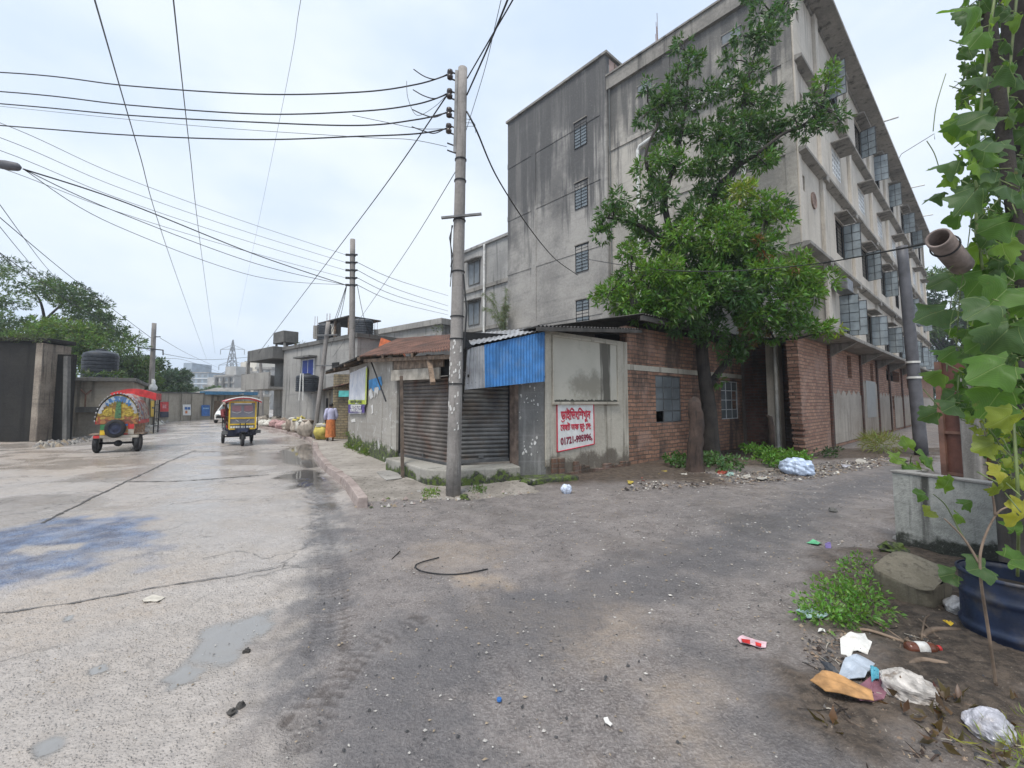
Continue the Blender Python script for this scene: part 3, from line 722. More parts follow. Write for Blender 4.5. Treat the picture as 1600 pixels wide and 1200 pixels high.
# pilasters, ledges on the long side
for i in range(8):
    x = BAY0 + BAY*i - .2; pl = MB()
    pl.box(x, min(x+.4, LB), -.12, 0, 3.78, ZF[4]-.01)
    pl.build('pilaster', M['factory_front'], fac, bevel=.012)
pl = MB(); pl.box(-.001, .34, -.05, 0, ZF[1]+.001, ZF[4]-.4); pl.build('pilaster', M['factory_front'], fac, bevel=.012)
for z in ZF[1:4]:
    lg = MB()
    for i in range(-1, 7):
        x0 = BAY0 + BAY*i + .2 if i >= 0 else .02; x1 = BAY0 + BAY*(i+1) - .2
        x1 = min(x1, LB)
        lg.add([(x0,-.001,z-.16),(x1,-.001,z-.16),(x1,-.27,z-.09),(x0,-.27,z-.09),(x0,-.001,z+.06),(x1,-.001,z+.06),(x1,-.27,z+.02),(x0,-.27,z+.02)],
               [(0,1,2,3),(7,6,5,4),(3,2,6,7),(0,3,7,4),(1,5,6,2),(0,4,5,1)])
    for i in range(8):
        x = BAY0+BAY*i; lg.box(x-.215, min(x+.215, LB), -.24, -.121, z-.22, z+.08)
    lg.build('floor_ledge', M['ledge'], fac, bevel=.01)
rs = MB(); rs.box(-.15, LB+.2, -.72, -.061, ZF[4]-.02, ZF[4]+.12); rs.box(.2, LB+.2, -.061, .3, ZF[4]-.09, ZF[4]+.119)
rs.build('roof_slab', M['ledge'], fac)
# roof spouts, aerial, rebar and a weed on the edge
for x, L in ((2.0, .55), (13.2, .6), (24.0, .7), (31.0, .6)):
    t = MB(); t.tube([(x, -.721, ZF[4]+.05), (x, -.72-L, ZF[4]+.0)], .045, 8); t.build('rain_spout', M['pvc'], fac)
t = MB(); t.tube([(19.0,-.6,ZF[4]+.12),(19.0,-.8,ZF[4]+.5),(19.0,-2.3,ZF[4]+1.1),(19.0,-2.3,ZF[4]+.75)], .02, 6); t.build('bent_pipe', M['steel'], fac)
for k, (dx, h) in enumerate([(0,1.5),(.12,1.25),(.05,.95),(.2,.8)]):
    t = MB(); t.tube([(.1+dx, 4.9+dx, ZF[4]+.36), (.1+dx, 4.9+dx+.01, ZF[4]+.36+h)], .011, 5); t.build('rebar', M['rust'], fac)
# windows: bars + two casement leaves swung out + louvre shade slab
def leaf_mesh(w_, h_, hinge):
    b = MB(); q = .018
    sx = w_*hinge
    x0, x1 = (0, sx) if sx > 0 else (sx, 0)
    for x in (x0, x1-q, (x0+x1)/2-q/2): b.box(x, x+q, -.014, .014, 0, h_)
    for k in range(5): z = (h_-q)*k/4; b.box(x0, x1, -.013, .013, z, z+q)
    p = MB(); p.box(x0+q, x1-q, -.004, .004, q, h_-q)
    return b, p
protos = {}
def factory_window(h, shade, kind, a1, a2):
    x0, x1, zb, zt = h; wd = x1-x0; hh = zt-zb
    root = MB(); q = .035
    root.box(0, wd, .06, .10, 0, q); root.box(0, wd, .06, .10, hh-q, hh); root.box(0, q, .06, .10, 0, hh); root.box(wd-q, wd, .06, .10, 0, hh)
    n = 9 if kind == 'case' else 0
    for k in range(1, n): root.box(0, wd, .09, .10, hh*k/n-.006, hh*k/n+.006)
    root.box(wd*.5-.01, wd*.5+.01, .085, .105, 0, hh)
    o = root.build('window', M['iron'], fac); o.location = (x0, 0, zb)
    if kind == 'case':
        for hinge, xx, ang in ((1, q, None if a1 is None else -a1), (-1, wd-q, a2)):
            if ang is None: continue
            b, p = leaf_mesh(wd*.40, hh-.05, hinge)
            s1 = b.build('casement', M['iron'], o); s1.location = (xx, .03, .025); s1.rotation_euler = (0, 0, R(ang))
            p2 = p.build('pane', M['pane'], o); p2.location = s1.location; p2.rotation_euler = s1.rotation_euler
    else:
        jb = MB(); nx, nz = 5, 5
        for k in range(nx+1): jb.box(wd*k/nx-.035 if k else 0, wd*k/nx+.035 if k < nx else wd, .0, .055, 0, hh)
        for k in range(nz+1): jb.box(0, wd, .002, .057, hh*k/nz-.03 if k else 0, hh*k/nz+.03 if k < nz else hh)
        jb.build('block_grille', M['white_paint'], o)
        p = MB(); p.box(.03, wd-.03, .11, .12, .03, hh-.03); p.build('pane', M['pane'], o)
    sl = MB(); D = {'case': .42, 'jali': .60}[kind] if shade else 0
    if D: sl.box(-.12, wd+.12, -D, -.002, hh+.06, hh+.12); sl.build('sunshade', M['ledge'], o, bevel=.008)
    return o
rw = random.Random(3)
for i in range(7):
    factory_window(WIN[0][i], 1, 'case', rw.choice([75, 88, 60, None]), rw.choice([70, 85, 100]))
    factory_window(WIN[1][i], 1, 'case', rw.choice([60, 85, None]), rw.choice([75, 88, 105, 4]))
    factory_window(WIN[2][i], 1, 'jali', 0, 0)
    factory_window(WIN[3][i], 1, 'case', rw.choice([80, 95, None]), rw.choice([80, 92, 4]))
# vent, ventilation grille, dish-like round vent near the corner
v = MB(); v.lathe([(.01,0),(.30,0),(.30,.05),(.24,.05),(.22,.02),(.01,.02)], (1.75, 0, 8.75), 20, 0, 'y'); v.v = [(p[0], -p[1], p[2]) for p in v.v]; v.f = [f[::-1] for f in v.f]
for k in range(-2, 3): v.box(1.75-.2, 1.75+.2, -.03, -.005, 8.75+k*.09-.02, 8.75+k*.09+.02)
v.build('round_vent', paint('terracotta_grille', (.27,.19,.155), .85, .2), fac)
# brickwork ground floor in front, toothed broken end, render patches, canopy slab
BX0 = -1.35; bw_ = MB()
hol = [(5.0, 5.75, 2.55, 3.45), (9.6, 10.35, 2.55, 3.4), (13.9, 18.4, 2.75, 3.35), (15.2, 15.9, 1.2, 1.9), (21.5, 22.4, 2.5, 3.3), (27,28,2.5,3.3)]
wall_holes(bw_, BX0+.45, LB, 0, 3.6, hol, -.12, .30)
rr = random.Random(5); zc = 0; k = 0
while zc < 3.58:
    hgt = .078; e = BX0 + .20 + .04*(k % 2) + rr.uniform(-.04,.04) - .10*zc/3.6*2 + (.25 if zc < .9 else 0)*rr.random()
    bw_.box(e, BX0+.45, -.12, .18, zc, min(3.6, zc+hgt-.004)); zc += hgt; k += 1
bw_.build('brick_wall', M['brick_new'], fac)
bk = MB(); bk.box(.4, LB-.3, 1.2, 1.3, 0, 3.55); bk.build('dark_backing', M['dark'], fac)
for i, x in enumerate((2.05, 7.2, 10.9, 14.4, 18.9, 23.5)):
  bp = MB(); bp.box(x, x+.22, -.20, -.121, .02, 3.6); bp.build('brick_pier', M['brick_dark'], fac, bevel=.02)
pt = MB()
for a, b, t in ((2.28, 7.19, 1.95), (7.43, 10.89, 2.45), (11.13, 14.39, 1.95), (14.63, 15.19, 1.95), (15.91, 18.89, 1.9), (19.13, 23.49, 1.95), (23.73, 37.5, 1.9)):
    n = max(3, int((b-a)/.12)); top = [t + .09*math.sin(i*.9+a*3) + rr.uniform(-.03,.03) for i in range(n+1)]
    vs = []; 
    for i in range(n+1):
        x = a+(b-a)*i/n; vs += [(x,-.14,.12),(x,-.14,top[i]),(x,-.121,top[i])]
    fs = []
    for i in range(n): fs += [(3*i,3*i+3,3*i+4,3*i+1),(3*i+1,3*i+4,3*i+5,3*i+2)]
    pt.add(vs, fs)
pt.build('render_patch', plaster('peeling_render', (.50,.45,.385), (.36,.31,.26), (.17,.145,.12), .65, 1.4), fac)
pg = MB(); pg.box(8.3, 10.4, -.152, -.141, .9, 2.55); pg.build('pale_patch', plaster('pale_cement', (.47,.47,.45), (.40,.40,.385), (.3,.3,.29), .4, 2), fac)
rt = MB(); rt.box(.38, .55, .18, 2.1, 0, 3.6); rt.build('return_wall', M['brick_dark'], fac)
sb = MB(); sb.box(-1.1, LB, -1.0, 0, 3.62, 3.745); sb.box(-.9, BAY0, .002, 2.2, 3.62, 3.745)
sb.build('canopy_slab', M['ledge'], fac, bevel=.02)
for x in (2.1, 7.25, 10.95, 14.45, 18.95, 23.6): br = MB(); br.add([(x,-.122,3.61),(x,-.95,3.61),(x,-.122,3.15),(x+.18,-.122,3.61),(x+.18,-.95,3.61),(x+.18,-.122,3.15)],[(0,1,2),(5,4,3),(0,3,4,1),(1,4,5,2),(2,5,3,0)]); br.build('canopy_bracket', M['ledge'], fac)
cl = MB(); cl.box(-.28, .12, .72, 1.10, 0, ZF[1]-.2); cl.build('corner_column', M['factory_front'], fac, bevel=.015)
# downpipes
dp = MB(); dp.tube([(-.36,.78,.1),(-.36,.78,6.3),(-.36,.85,6.5),(-.1,1.0,6.62)], .055, 10); dp.build('downpipe', M['pvc'], fac)
dp = MB(); dp.tube([(-.12,5.85,4.0),(-.12,5.85,12.45),(-.12,5.75,12.6),(-.12,3.9,13.0),(-.12,1.9,13.3)], .075, 10); dp.build('downpipe', M['pvc'], fac)
dp = MB(); dp.tube([(-.1,1.62,6.9),(-.1,1.62,10.75),(-.1,1.45,10.95),(-.08,.95,11.05)], .07, 10); dp.tube([(-.1,1.5,10.95),(-.1,.85,11.0)], .12, 10); dp.build('downpipe', M['pvc'], fac)
dp = MB(); dp.tube([(-.1,7.28,6.0),(-.1,7.28,17.2)], .022, 6); dp.build('conduit', M['cable_grey'], fac)
# air-conditioner style box on the first floor
ac = MB(); ac.box(BAY0+.55, BAY0+1.5, -.55, -.125, 5.75, 6.2); ac.build('metal_box', M['steel'], fac, bevel=.02)

# ------------------------------------------------------------------ apartment block behind, between pole and tower
PB = at(697, 540, 36.0); QB = at(802, 540, 30.0)
dQ = (QB.x-PB.x, QB.y-PB.y); Lq = math.hypot(*dQ); dQ = (dQ[0]/Lq, dQ[1]/Lq)
apt = frame('apartment_block', 'four storey stained apartment block with curved balconies peeking from behind the factory tower', 'apartment block', (PB.x, PB.y), dQ)
zr = at(735, 392, 33.5).z
mb = MB(); mb.box(1.4, Lq+3, 0, 8, 0, zr); mb.box(1.4, Lq+3, -.15, 8.1, zr, zr+.2); mb.build('wall', M['conc_far'], apt)
st_h = (at(760,405,32).z - at(760,500,32).z)/2 if False else 3.1
zt = zr-.0
for k in range(1, 4): lb = MB(); lb.box(1.41, Lq+3, -.12, -.002, zr-3.15*k-.15, zr-3.15*k+.12); lb.build('floor_ledge', M['ledge'], apt)
for k in range(4):
    z = zr-1.0-3.15*k
    for x in (3.1,):
        f = MB(); f.box(x-.05, x+1.35, -.06, -.003, z-1.75, z-1.7); f.box(x-.05, x, -.06, -.003, z-1.7, z); f.box(x+1.3, x+1.35, -.06, -.003, z-1.7, z); f.box(x+.62, x+.68, -.06, -.003, z-1.7, z); f.box(x-.05, x+1.35, -.06, -.003, z, z+.05)
        o = f.build('window', M['conc_dark'], apt)
        p = MB(); p.box(x, x+1.3, -.03, -.004, z-1.7, z); p.build('pane', M['pane_dark'], o)
        s1 = MB(); s1.add([(x-.25,-.002,z+.3),(x+1.55,-.002,z+.3),(x+1.55,-.6,z+.1),(x-.25,-.6,z+.1),(x-.25,-.002,z+.2),(x+1.55,-.002,z+.2),(x+1.55,-.55,z+.03),(x-.25,-.55,z+.03)],[(3,2,1,0),(4,5,6,7),(0,4,7,3),(1,2,6,5),(3,7,6,2)]); s1.build('hood', M['ledge'], o)
    # curved balcony at the near corner
    bz = zr-3.15*(k+1)
    b = MB(); n = 10
    arc = [(1.5-1.35*math.sin(a), 1.0-2.2*math.cos(a)*.55+.2) for a in [math.pi*i/n for i in range(n+1)]]
    b.prism(arc + [(1.45, 2.4)], bz-.12, bz)
    for i in range(n):
        (xa, ya), (xb, yb) = arc[i], arc[i+1]
        b.bar((xa,ya,bz+.5),(xb,yb,bz+.5), .10, 1.0)
    b.build('balcony', M['conc'] if k else paint('balcony_top', (.22,.22,.21), .9, .2), apt)
    c = MB(); c.box(1.30, 1.398, .2, 2.2, bz+.02, bz+2.9); c.build('cyan_panel', M['cyan_paint'] if k < 1 else M['conc_far'], apt)
for x in (2.35, 5.2): 
    d = MB(); d.tube([(x,-.2,1),(x,-.2,zr)], .09, 8); d.build('downpipe', M['pvc'], apt)
st = MB(); st.box(1.5, 2.15, -.02, -.001, 1, zr-.4); st.build('dark_strip', M['conc_dark'], apt)  # plain darker strip down the wall beside the balconies
# ------------------------------------------------------------------ the corner shop
P0, P1, P2, P3, P4 = (-5.5,14.8), (-2.9,10.6), (-1.2,8.63), (.03,9.04), (.70,9.20)
dS = (.76,.65)
def norm2(a, b):
    d = (b[0]-a[0], b[1]-a[1]); L = math.hypot(*d); return (d[0]/L, d[1]/L), L
shop = thing('shop_building', 'low single storey corner shop with closed shutters, blue tin awning and brick side', 'shop', (P4[0], P4[1], 0), math.atan2(dS[1], dS[0]))
SI = Matrix.Rotation(-math.atan2(dS[1], dS[0]), 4, 'Z') @ Matrix.Translation((-P4[0], -P4[1], 0))
def sl(p, z=None):
    q = SI @ V((p[0], p[1], p[2] if z is None else z)); return q
def wallseg(mb, A, B, z0, z1, th=.2, mi=0):
    d, L = norm2(A, B); n = (-d[1], d[0])
    ps = [A, B, (B[0]+n[0]*th, B[1]+n[1]*th), (A[0]+n[0]*th, A[1]+n[1]*th)]
    pl_ = [sl(p, 0) for p in ps]; mb.prism([(p.x, p.y) for p in pl_], z0, z1, mi)
def lerp2(a, b, t): return (a[0]+(b[0]-a[0])*t, a[1]+(b[1]-a[1])*t)
# left banner wall, its far end return
m = MB(); wallseg(m, P0, P1, 0, 2.74); wallseg(m, (P0[0]+3.0, P0[1]+1.6), P0, 0, 2.74)
m.build('banner_wall', M['shop_left'], shop)
# pier between banner wall and first shutter, dark gap over it
m = MB(); wallseg(m, P1, lerp2(P1, P2, .10), 0, 2.35); m.build('pier', M['shop_left'], shop)
# plaster panel face P3-P4 and the plaster part of the right face (0..2.95 m along x)
m = MB(); wallseg(m, P3, P4, 0, 3.0); m.build('panel_wall', M['grey_panel'], shop)
m = MB(); m.box(0, 2.95, 0, .22, 0, 3.12); m.box(-.03, .10, -.03, 0, .25, 3.05)
m.build('plaster_wall', M['shop'], shop, bevel=.012)
# framed recess (old signboard frame): four raised fillets
fr = MB(); x0, x1, z0, z1 = .24, 2.48, 1.60, 3.00
fr.box(x0-.05, x1+.05, -.07, -.001, z0-.06, z0); fr.box(x0-.05, x1+.05, -.035, -.001, z1, z1+.05)
fr.box(x0-.05, x0, -.035, -.001, z0+.001, z1-.001); fr.box(x1, x1+.05, -.035, -.001, z0+.001, z1-.001)
fr.build('board_frame', M['shop'], shop, bevel=.006)
fb = MB(); fb.box(x0+.001, x1-.001, -.006, -.001, z0+.001, z1-.001)
s = NT('stained_board'); co_ = s.co(); X_, Y_, Z_ = s.xyz()
base = s.mix(s.noise(1.2, 6, .6), (.36,.34,.28), (.56,.53,.46))
dd = s.math('ADD', s.noise(1.3, 7, .65), s.ramp(s.math('ABSOLUTE', s.math('SUBTRACT', X_, 1.4)), .1, 1.1, .16, -.2))
dd = s.math('ADD', dd, s.ramp(s.math('ABSOLUTE', s.math('SUBTRACT', Z_, 1.95)), .05, .6, .08, -.12))
base = s.mix(s.ramp(s.math('ADD', dd, s.math('MULTIPLY', s.math('SUBTRACT', s.noise(9,5,.65), .5), .35)), .50, .80, 0, .7), base, (.17,.155,.12))
stv = s.math('ADD', s.noise(1.6, 6, .6, s.scale(co_, (3.5,3.5,.3))), s.ramp(s.math('ABSOLUTE', s.math('SUBTRACT', X_, 2.05)), .03, .42, .24, -.22))
base = s.mix(s.ramp(stv, .5, .66, 0, .9), base, (.075,.068,.055))
bt = s.math('ADD', s.noise(9, 6, .7), s.ramp(Z_, 1.60, 1.74, .22, -.5))
base = s.mix(s.ramp(bt, .5, .6), base, (.05,.05,.04))
s.fin(base, .88, s.bump(s.noise(20, 5), .3, .02)); M['stained'] = s.mat
fb.build('board_face', M['stained'], shop)
# streaked corner at the plaster/brick joint, broken base bricks
bb = MB(); rr = random.Random(8)
for k in range(16):
    x = .15+k*.17; h = rr.uniform(.06,.30) if k not in (0,1) else .42
    bb.box(x, x+.16, -.05-rr.uniform(0,.06), -.001, 0, h)
bb.build('broken_brick_base', brick('base_brick', (.20,.11,.075), (.14,.085,.06), (.19,.16,.13), (.06,.05,.04)), shop, bevel=.015)
# brick side with two window openings
W1 = (4.25, 5.63, 1.02, 2.34); W2 = (8.20, 9.55, 1.02, 2.30)
m = MB(); wall_holes(m, 2.95, 13.0, 0, 3.55, [W1, W2], 0.012, .22)
m.build('brick_wall', M['brick_shop'], shop)
m = MB(); m.box(2.95, 13.0, .004, .0119, 2.42, 2.56); m.build('lintel_band', M['shop'], shop)
m = MB(); m.box(9.85, 12.6, -.004, .0115, 0, 3.52); m.build('smoky_render', plaster('smoky_render', (.27,.235,.21), (.16,.135,.12), (.05,.042,.038), .9, 1.0), shop)
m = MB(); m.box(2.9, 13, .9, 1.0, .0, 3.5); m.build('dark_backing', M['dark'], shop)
def shop_window(h, open_=False):
    x0, x1, z0, z1 = h; w_, hh = x1-x0, z1-z0
    f = MB(); q = .03
    f.box(0, w_, .05, .09, 0, q); f.box(0, w_, .05, .09, hh-q, hh); f.box(0, q, .05, .09, q, hh-q); f.box(w_-q, w_, .05, .09, q, hh-q)
    f.box(w_*.34-q/2, w_*.34+q/2, .05, .09, q, hh-q); f.box(w_*.68-q*.4, w_*.68+q*.4, .055, .085, q, hh-q)
    for k in range(1, 4): f.box(q, w_-q, .055, .088, hh*k/4-.012, hh*k/4+.012)
    o = f.build('window', M['steel'] if not open_ else M['white_frame'], shop, bevel=.004); o.location = (x0, 0, z0)
    holes = [(0,3)] if not open_ else [(2,1),(2,2)]
    p = MB()
    for i, (a, b) in enumerate(((0,.34),(.34,.68),(.68,1))):
        for k in range(4):
            if (i, 3-k) in holes: continue
            p.box(w_*a+.016, w_*b-.016, .068, .073, hh*k/4+.012, hh*(k+1)/4-.012)
    p.build('pane', M['pane_dark'], o); return o
shop_window(W1); shop_window(W2, True)
# roofs
def slab(pts, th): return [sl(p) for p in pts], th
rf = MB()
a = [(-.55,-.35,3.10),(3.0,-.38,3.42),(3.0,3.6,3.55),(.6,2.6,3.3)]
rf.corr(a[0], a[1], a[2], a[3], .02, .11, 6)
rf.add([(-.55,-.36,3.0),(3.02,-.39,3.32),(3.02,-.39,3.40),(-.55,-.36,3.08),(-.55,-.30,3.0),(3.02,-.33,3.32),(3.02,-.33,3.40),(-.55,-.30,3.08)],[(0,1,2,3),(7,6,5,4),(3,2,6,7),(0,4,5,1),(1,5,6,2),(0,3,7,4)])
rf.build('plaster_side_roof', M['tin_dark'], shop)
rf = MB(); rf.corr((2.75,-.62,3.74),(13.0,-.62,3.74),(13.0,5,3.95),(2.75,5,3.95), .022, .12, 4)
rf.add([(2.75,-.60,3.58),(13,-.60,3.58),(13,-.60,3.70),(2.75,-.60,3.70),(2.75,-.52,3.58),(13,-.52,3.58),(13,-.52,3.70),(2.75,-.52,3.70)],[(0,1,2,3),(7,6,5,4),(3,2,6,7),(0,4,5,1),(1,5,6,2),(0,3,7,4)])
rf.build('brick_side_roof', M['tin_dark'], shop)
# red-brown corrugated roof over the left shutter, in two runs
A_ = V((-6.9,16.2,2.72)); E1 = at(561,557,11.5); E2 = at(706,547,7.9)
R0 = V((-4.6,18.6,3.5)); R1 = at(622,529,14.8); R2 = at(716,522,11.6)
rf = MB(); rf.corr(sl(E1), sl(E2), sl(R2), sl(R1), .022, .10, 8, .03, 5); rf.build('rusty_roof', M['rust'], shop)
rf = MB(); rf.corr(sl(A_), sl(E1), sl(R1), sl(R0), .022, .10, 8, .03, 6); rf.build('dark_roof', M['tin_dark'], shop)
rf = MB()
for t in (.0, .33, .66, 1.0):
    e = E1.lerp(E2, t); r_ = R1.lerp(R2, t); rf.bar(sl(e+V((0,0,-.06))), sl(r_+V((0,0,-.06))), .05, .08)
    e = A_.lerp(E1, t*.98); r_ = R0.lerp(R1, t*.98); rf.bar(sl(e+V((0,0,-.06))), sl(r_+V((0,0,-.06))), .05, .08)
rf.bar(sl(E1+V((.1,.15,-.10))), sl(E2+V((.1,.15,-.10))), .06, .08)
rf.build('rafters', M['wood'], shop)
# roof infill between rusty roof and plaster side
rf = MB(); rf.corr(sl(at(745,535,9.2)), V((-.55,.1,3.0)), V((.55,2.5,3.2)), sl(at(745,524,12.5)), .018, .11, 4); rf.build('middle_roof', M['tin_dark'], shop)
# first shutter: timber head boards, slatted curtain, side guides
def shutter(A, B, z0, z1, mat, name='rolling_shutter', off=.0):
    d, L = norm2(A, B); n = (-d[1], d[0]); m_ = MB(); k = int((z1-z0)/.085)
    prof = [(0,0),(.018,.012),(.03,.042),(.018,.072),(0,.085)]
    vs = []; cnt = 0
    for i in range(k):
        for (o, h) in prof[:-1] if i < k-1 else prof:
            for P in (A, B):
                q = sl((P[0]-n[0]*(o)+n[0]*off, P[1]-n[1]*(o)+n[1]*off), z0+i*.085+h); vs.append(q)
            cnt += 1
    m_.add(vs, [(2*i, 2*i+1, 2*i+3, 2*i+2) for i in range(cnt-1)])
    s_ = m_.build(name, mat, shop)
    for P in (A, B):
        g = MB(); q = sl((P[0]-n[0]*.03+n[0]*off, P[1]-n[1]*.03+n[1]*off), 0); g.box(q.x-.03, q.x+.03, q.y-.03, q.y+.03, z0, z1+.1); g.build('guide_rail', M['iron'], s_)
    bt = MB(); a = sl((A[0]-n[0]*.03+n[0]*off, A[1]-n[1]*.03+n[1]*off), z0+.02); b = sl((B[0]-n[0]*.03+n[0]*off, B[1]-n[1]*.03+n[1]*off), z0+.02)
    bt.bar(a, b, .05, .06); mid = a.lerp(b, .5); bt.bar(mid+V((0,-.02,.06)), mid+V((0,-.02,.12)), .12, .03); bt.build('bottom_bar', M['steel'], s_)
    return s_
Q1 = lerp2(P1, P2, .10); n12 = norm2(P1, P2)[0]
shutter(Q1, lerp2(P1, P2, 1.0), .34, 2.14, M['shutter_rust'], 'rolling_shutter', .12)
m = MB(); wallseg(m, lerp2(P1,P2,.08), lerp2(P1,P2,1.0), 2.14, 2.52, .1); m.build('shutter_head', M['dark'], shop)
d12, L12 = norm2(P1, P2); n12 = (-d12[1], d12[0])
def pt12(t, off, z): return sl((P1[0]+d12[0]*t-n12[0]*off, P1[1]+d12[1]*t-n12[1]*off), z)
m = MB(); m.plate([pt12(.22,.06,2.36), pt12(2.42,.06,2.30), pt12(2.42,.06,2.55), pt12(.22,.06,2.66)], .03); m.build('head_board', M['wood'], shop)
m = MB(); m.plate([pt12(.18,.10,2.10), pt12(2.35,.10,2.06), pt12(2.35,.10,2.29), pt12(.18,.10,2.35)], .035); m.build('pale_head_board', M['board'], shop)
m = MB(); m.bar(sl(G(629,748,.08)), sl(at(627,588,9.3)), .065); m.build('timber_post', paint('brown_timber', (.10,.075,.058), .85, .3, 0, 6), shop)
m = MB(); m.bar(pt12(1.95,.14,2.55), pt12(2.62,.42,1.95), .09, .07); m.build('timber_brace', M['wood'], shop)
m = MB(); m.tube([sl((-3.85,11.9),2.72), sl((-3.0,10.45),1.62)], .02, 6); m.build('stay_wire', M['iron'], shop)
# second shutter with dark head and rusty jamb
shutter(P2, lerp2(P2, P3, .96), .40, 2.2, M['shutter'], 'rolling_shutter', .12)
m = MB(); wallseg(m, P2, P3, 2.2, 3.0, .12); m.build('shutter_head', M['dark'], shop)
q = sl(P3, 0); m = MB(); m.box(q.x-.05, q.x+.05, q.y-.10, q.y+.06, .1, 2.4); m.build('door_jamb', paint('jamb_rust', (.17,.125,.10), .8, .3), shop)
# concrete steps around the corner: long low plinth, mossy
stp = MB()
def off2(P, d, o, t=0): return (P[0]+d[0]*t + d[1]*o, P[1]+d[1]*t - d[0]*o)
d23, L23 = norm2(P2, P3)
pA = [off2(P1, d12, 0, .62), off2(P1, d12, .42, .62), off2(P2, d12, .58, .12), off2(P2, d23, .60, .0), off2(P3, d23, .50, -.02), off2(P3, d23, 0, -.02), P2]
ps = [sl(p, 0) for p in pA]; stp.prism([(p.x, p.y) for p in ps], 0, .36)
stp.build('step', M['step'], shop, bevel=.03)
stp = MB(); ps = [sl(p, 0) for p in (off2(P3, d23, .62, .03), off2(P4, d23, .42, .55), off2(P4, d23, .1, .35), off2(P3, d23, .0, .05))]
stp.prism([(p.x, p.y) for p in ps], 0, .11); stp.build('threshold_slab', M['step'], shop, bevel=.02)
# awning: grey roof sheet, then hanging corrugated fascia, grey strip and blue sheets
aw0 = at(726, 609, 7.85); aw1 = at(851, 596, 8.92); at0 = at(730, 545, 7.95); at1 = at(851, 518, 8.98)
g0 = aw0.lerp(aw1, .23); g1 = at0.lerp(at1, .20)
m = MB(); m.corr(sl(aw0), sl(g0), sl(g1), sl(at0), .014, .075, 5, .0); fa = m.build('awning_sheet', M['tin'], shop)
m = MB(); m.corr(sl(g0), sl(aw1), sl(at1), sl(g1), .014, .075, 5, .0); fb_ = m.build('awning_sheet', M['blue_tin'], shop)
m = MB(); b0 = at(797, 517, 9.6); b1 = at(850, 514, 9.7)
m.corr(sl(at0+V((-.06,-.06,.03))), sl(at1+V((0,-.05,.03))), sl(at(851,511,9.9)), sl(at(738,521,10.0)), .009, .12, 6, .03, 3); m.build('awning_roof', M['tin'], shop)
m = MB(); m.bar(sl(aw0+V((.05,.06,.25))), sl(V((P2[0],P2[1]+.1,2.3))), .05); m.bar(sl(aw1+V((-.1,.06,.3))), sl(V((P4[0]-.1,P4[1]+.1,2.5))), .05)
m.bar(sl(at0+V((0,.05,-.05))), sl(at1+V((0,.05,-.05))), .05); m.bar(sl(aw0+V((0,.05,.1))), sl(aw1+V((0,.05,.1))), .04); m.build('awning_frame', M['wood_dark'], shop)
# power meter bundle beside the pole
m = MB(); m.blob(sl(at(722, 540, 7.9)), (.16,.12,.12), 12, 8, .2, 4)
rr = random.Random(2)
c0 = sl(at(720, 545, 7.9))
for k in range(5):
    m.tube([c0+V((rr.uniform(-.05,.05),0,0)), c0+V((rr.uniform(-.12,.02),-.05,-.35)), c0+V((rr.uniform(-.05,.1),0,-.75-k*.05))], .02, 5)
m.build('cable_bundle', M['cable'], shop, smooth=True)

# painted sign: driving lessons
sg = thing('painted_sign', 'white hand lettered sign with red Bengali words and a phone number on the plaster wall', 'sign', (P4[0], P4[1], 0), math.atan2(dS[1], dS[0]))
sx0, sx1, sz0, sz1 = .335, 1.56, .60, 1.545
m = MB(); m.add([(sx0,-.012,sz0-.06),(sx1,-.012,sz0+.03),(sx1,-.012,sz1),(sx0,-.012,sz1+.01),(sx0,-.001,sz0-.06),(sx1,-.001,sz0+.03),(sx1,-.001,sz1),(sx0,-.001,sz1+.01)],[(0,1,2,3),(7,6,5,4),(0,4,5,1),(1,5,6,2),(2,6,7,3),(3,7,4,0)])
m.build('sign_panel', M['white_paint'], sg)
M['sign_red'] = paint('sign_red', (.55,.03,.06), .6, .15, 0, 12); M['sign_ink'] = paint('sign_ink', (.25,.03,.06), .6, .15)
m = MB(); E_ = [(sx0,sz0-.06),(sx1,sz0+.03),(sx1,sz1),(sx0,sz1+.01)]
for a, b in zip(E_, E_[1:]+E_[:1]): m.bar((a[0],-.014,a[1]), (b[0],-.014,b[1]), .006, .028, 0, (0,-1,0)) if False else m.tube([(a[0],-.013,a[1]),(b[0],-.013,b[1])], .014, 6)
m.build('border', M['sign_red'], sg)
cx = (sx0+sx1)/2
rx = (R(90), 0, 0)
text("ড্রাইভিংশিখুন".replace("ড্রা","ডা").replace("ভি","িভ").replace("শি","িশ"), .26, 'lettering', M['sign_red'], sg, (cx, -.016, 1.30), rx, .045, width=1.0)
text("বেষ্ট অফ ব্রা: লে:".replace("বে","েব").replace("ষ্ট","ষট").replace("ব্রা","ডা").replace("লে","েল"), .19, 'lettering', M['sign_red'], sg, (cx, -.016, 1.04), rx, .045, width=1.02)
m = MB()
for x in (sx0+.17, cx+.20): m.tube([(x-.04,-.016,1.20 if x < cx else .97),(x,-.016,1.165 if x < cx else .935),(x+.06,-.016,1.20 if x < cx else .965)], .012, 5)
m.build('lettering', M['sign_red'], sg)
text("01721-995996,", .20, 'lettering', M['sign_ink'], sg, (cx+.02, -.016, .77), (R(90), R(-3), 0), .05, width=1.06)
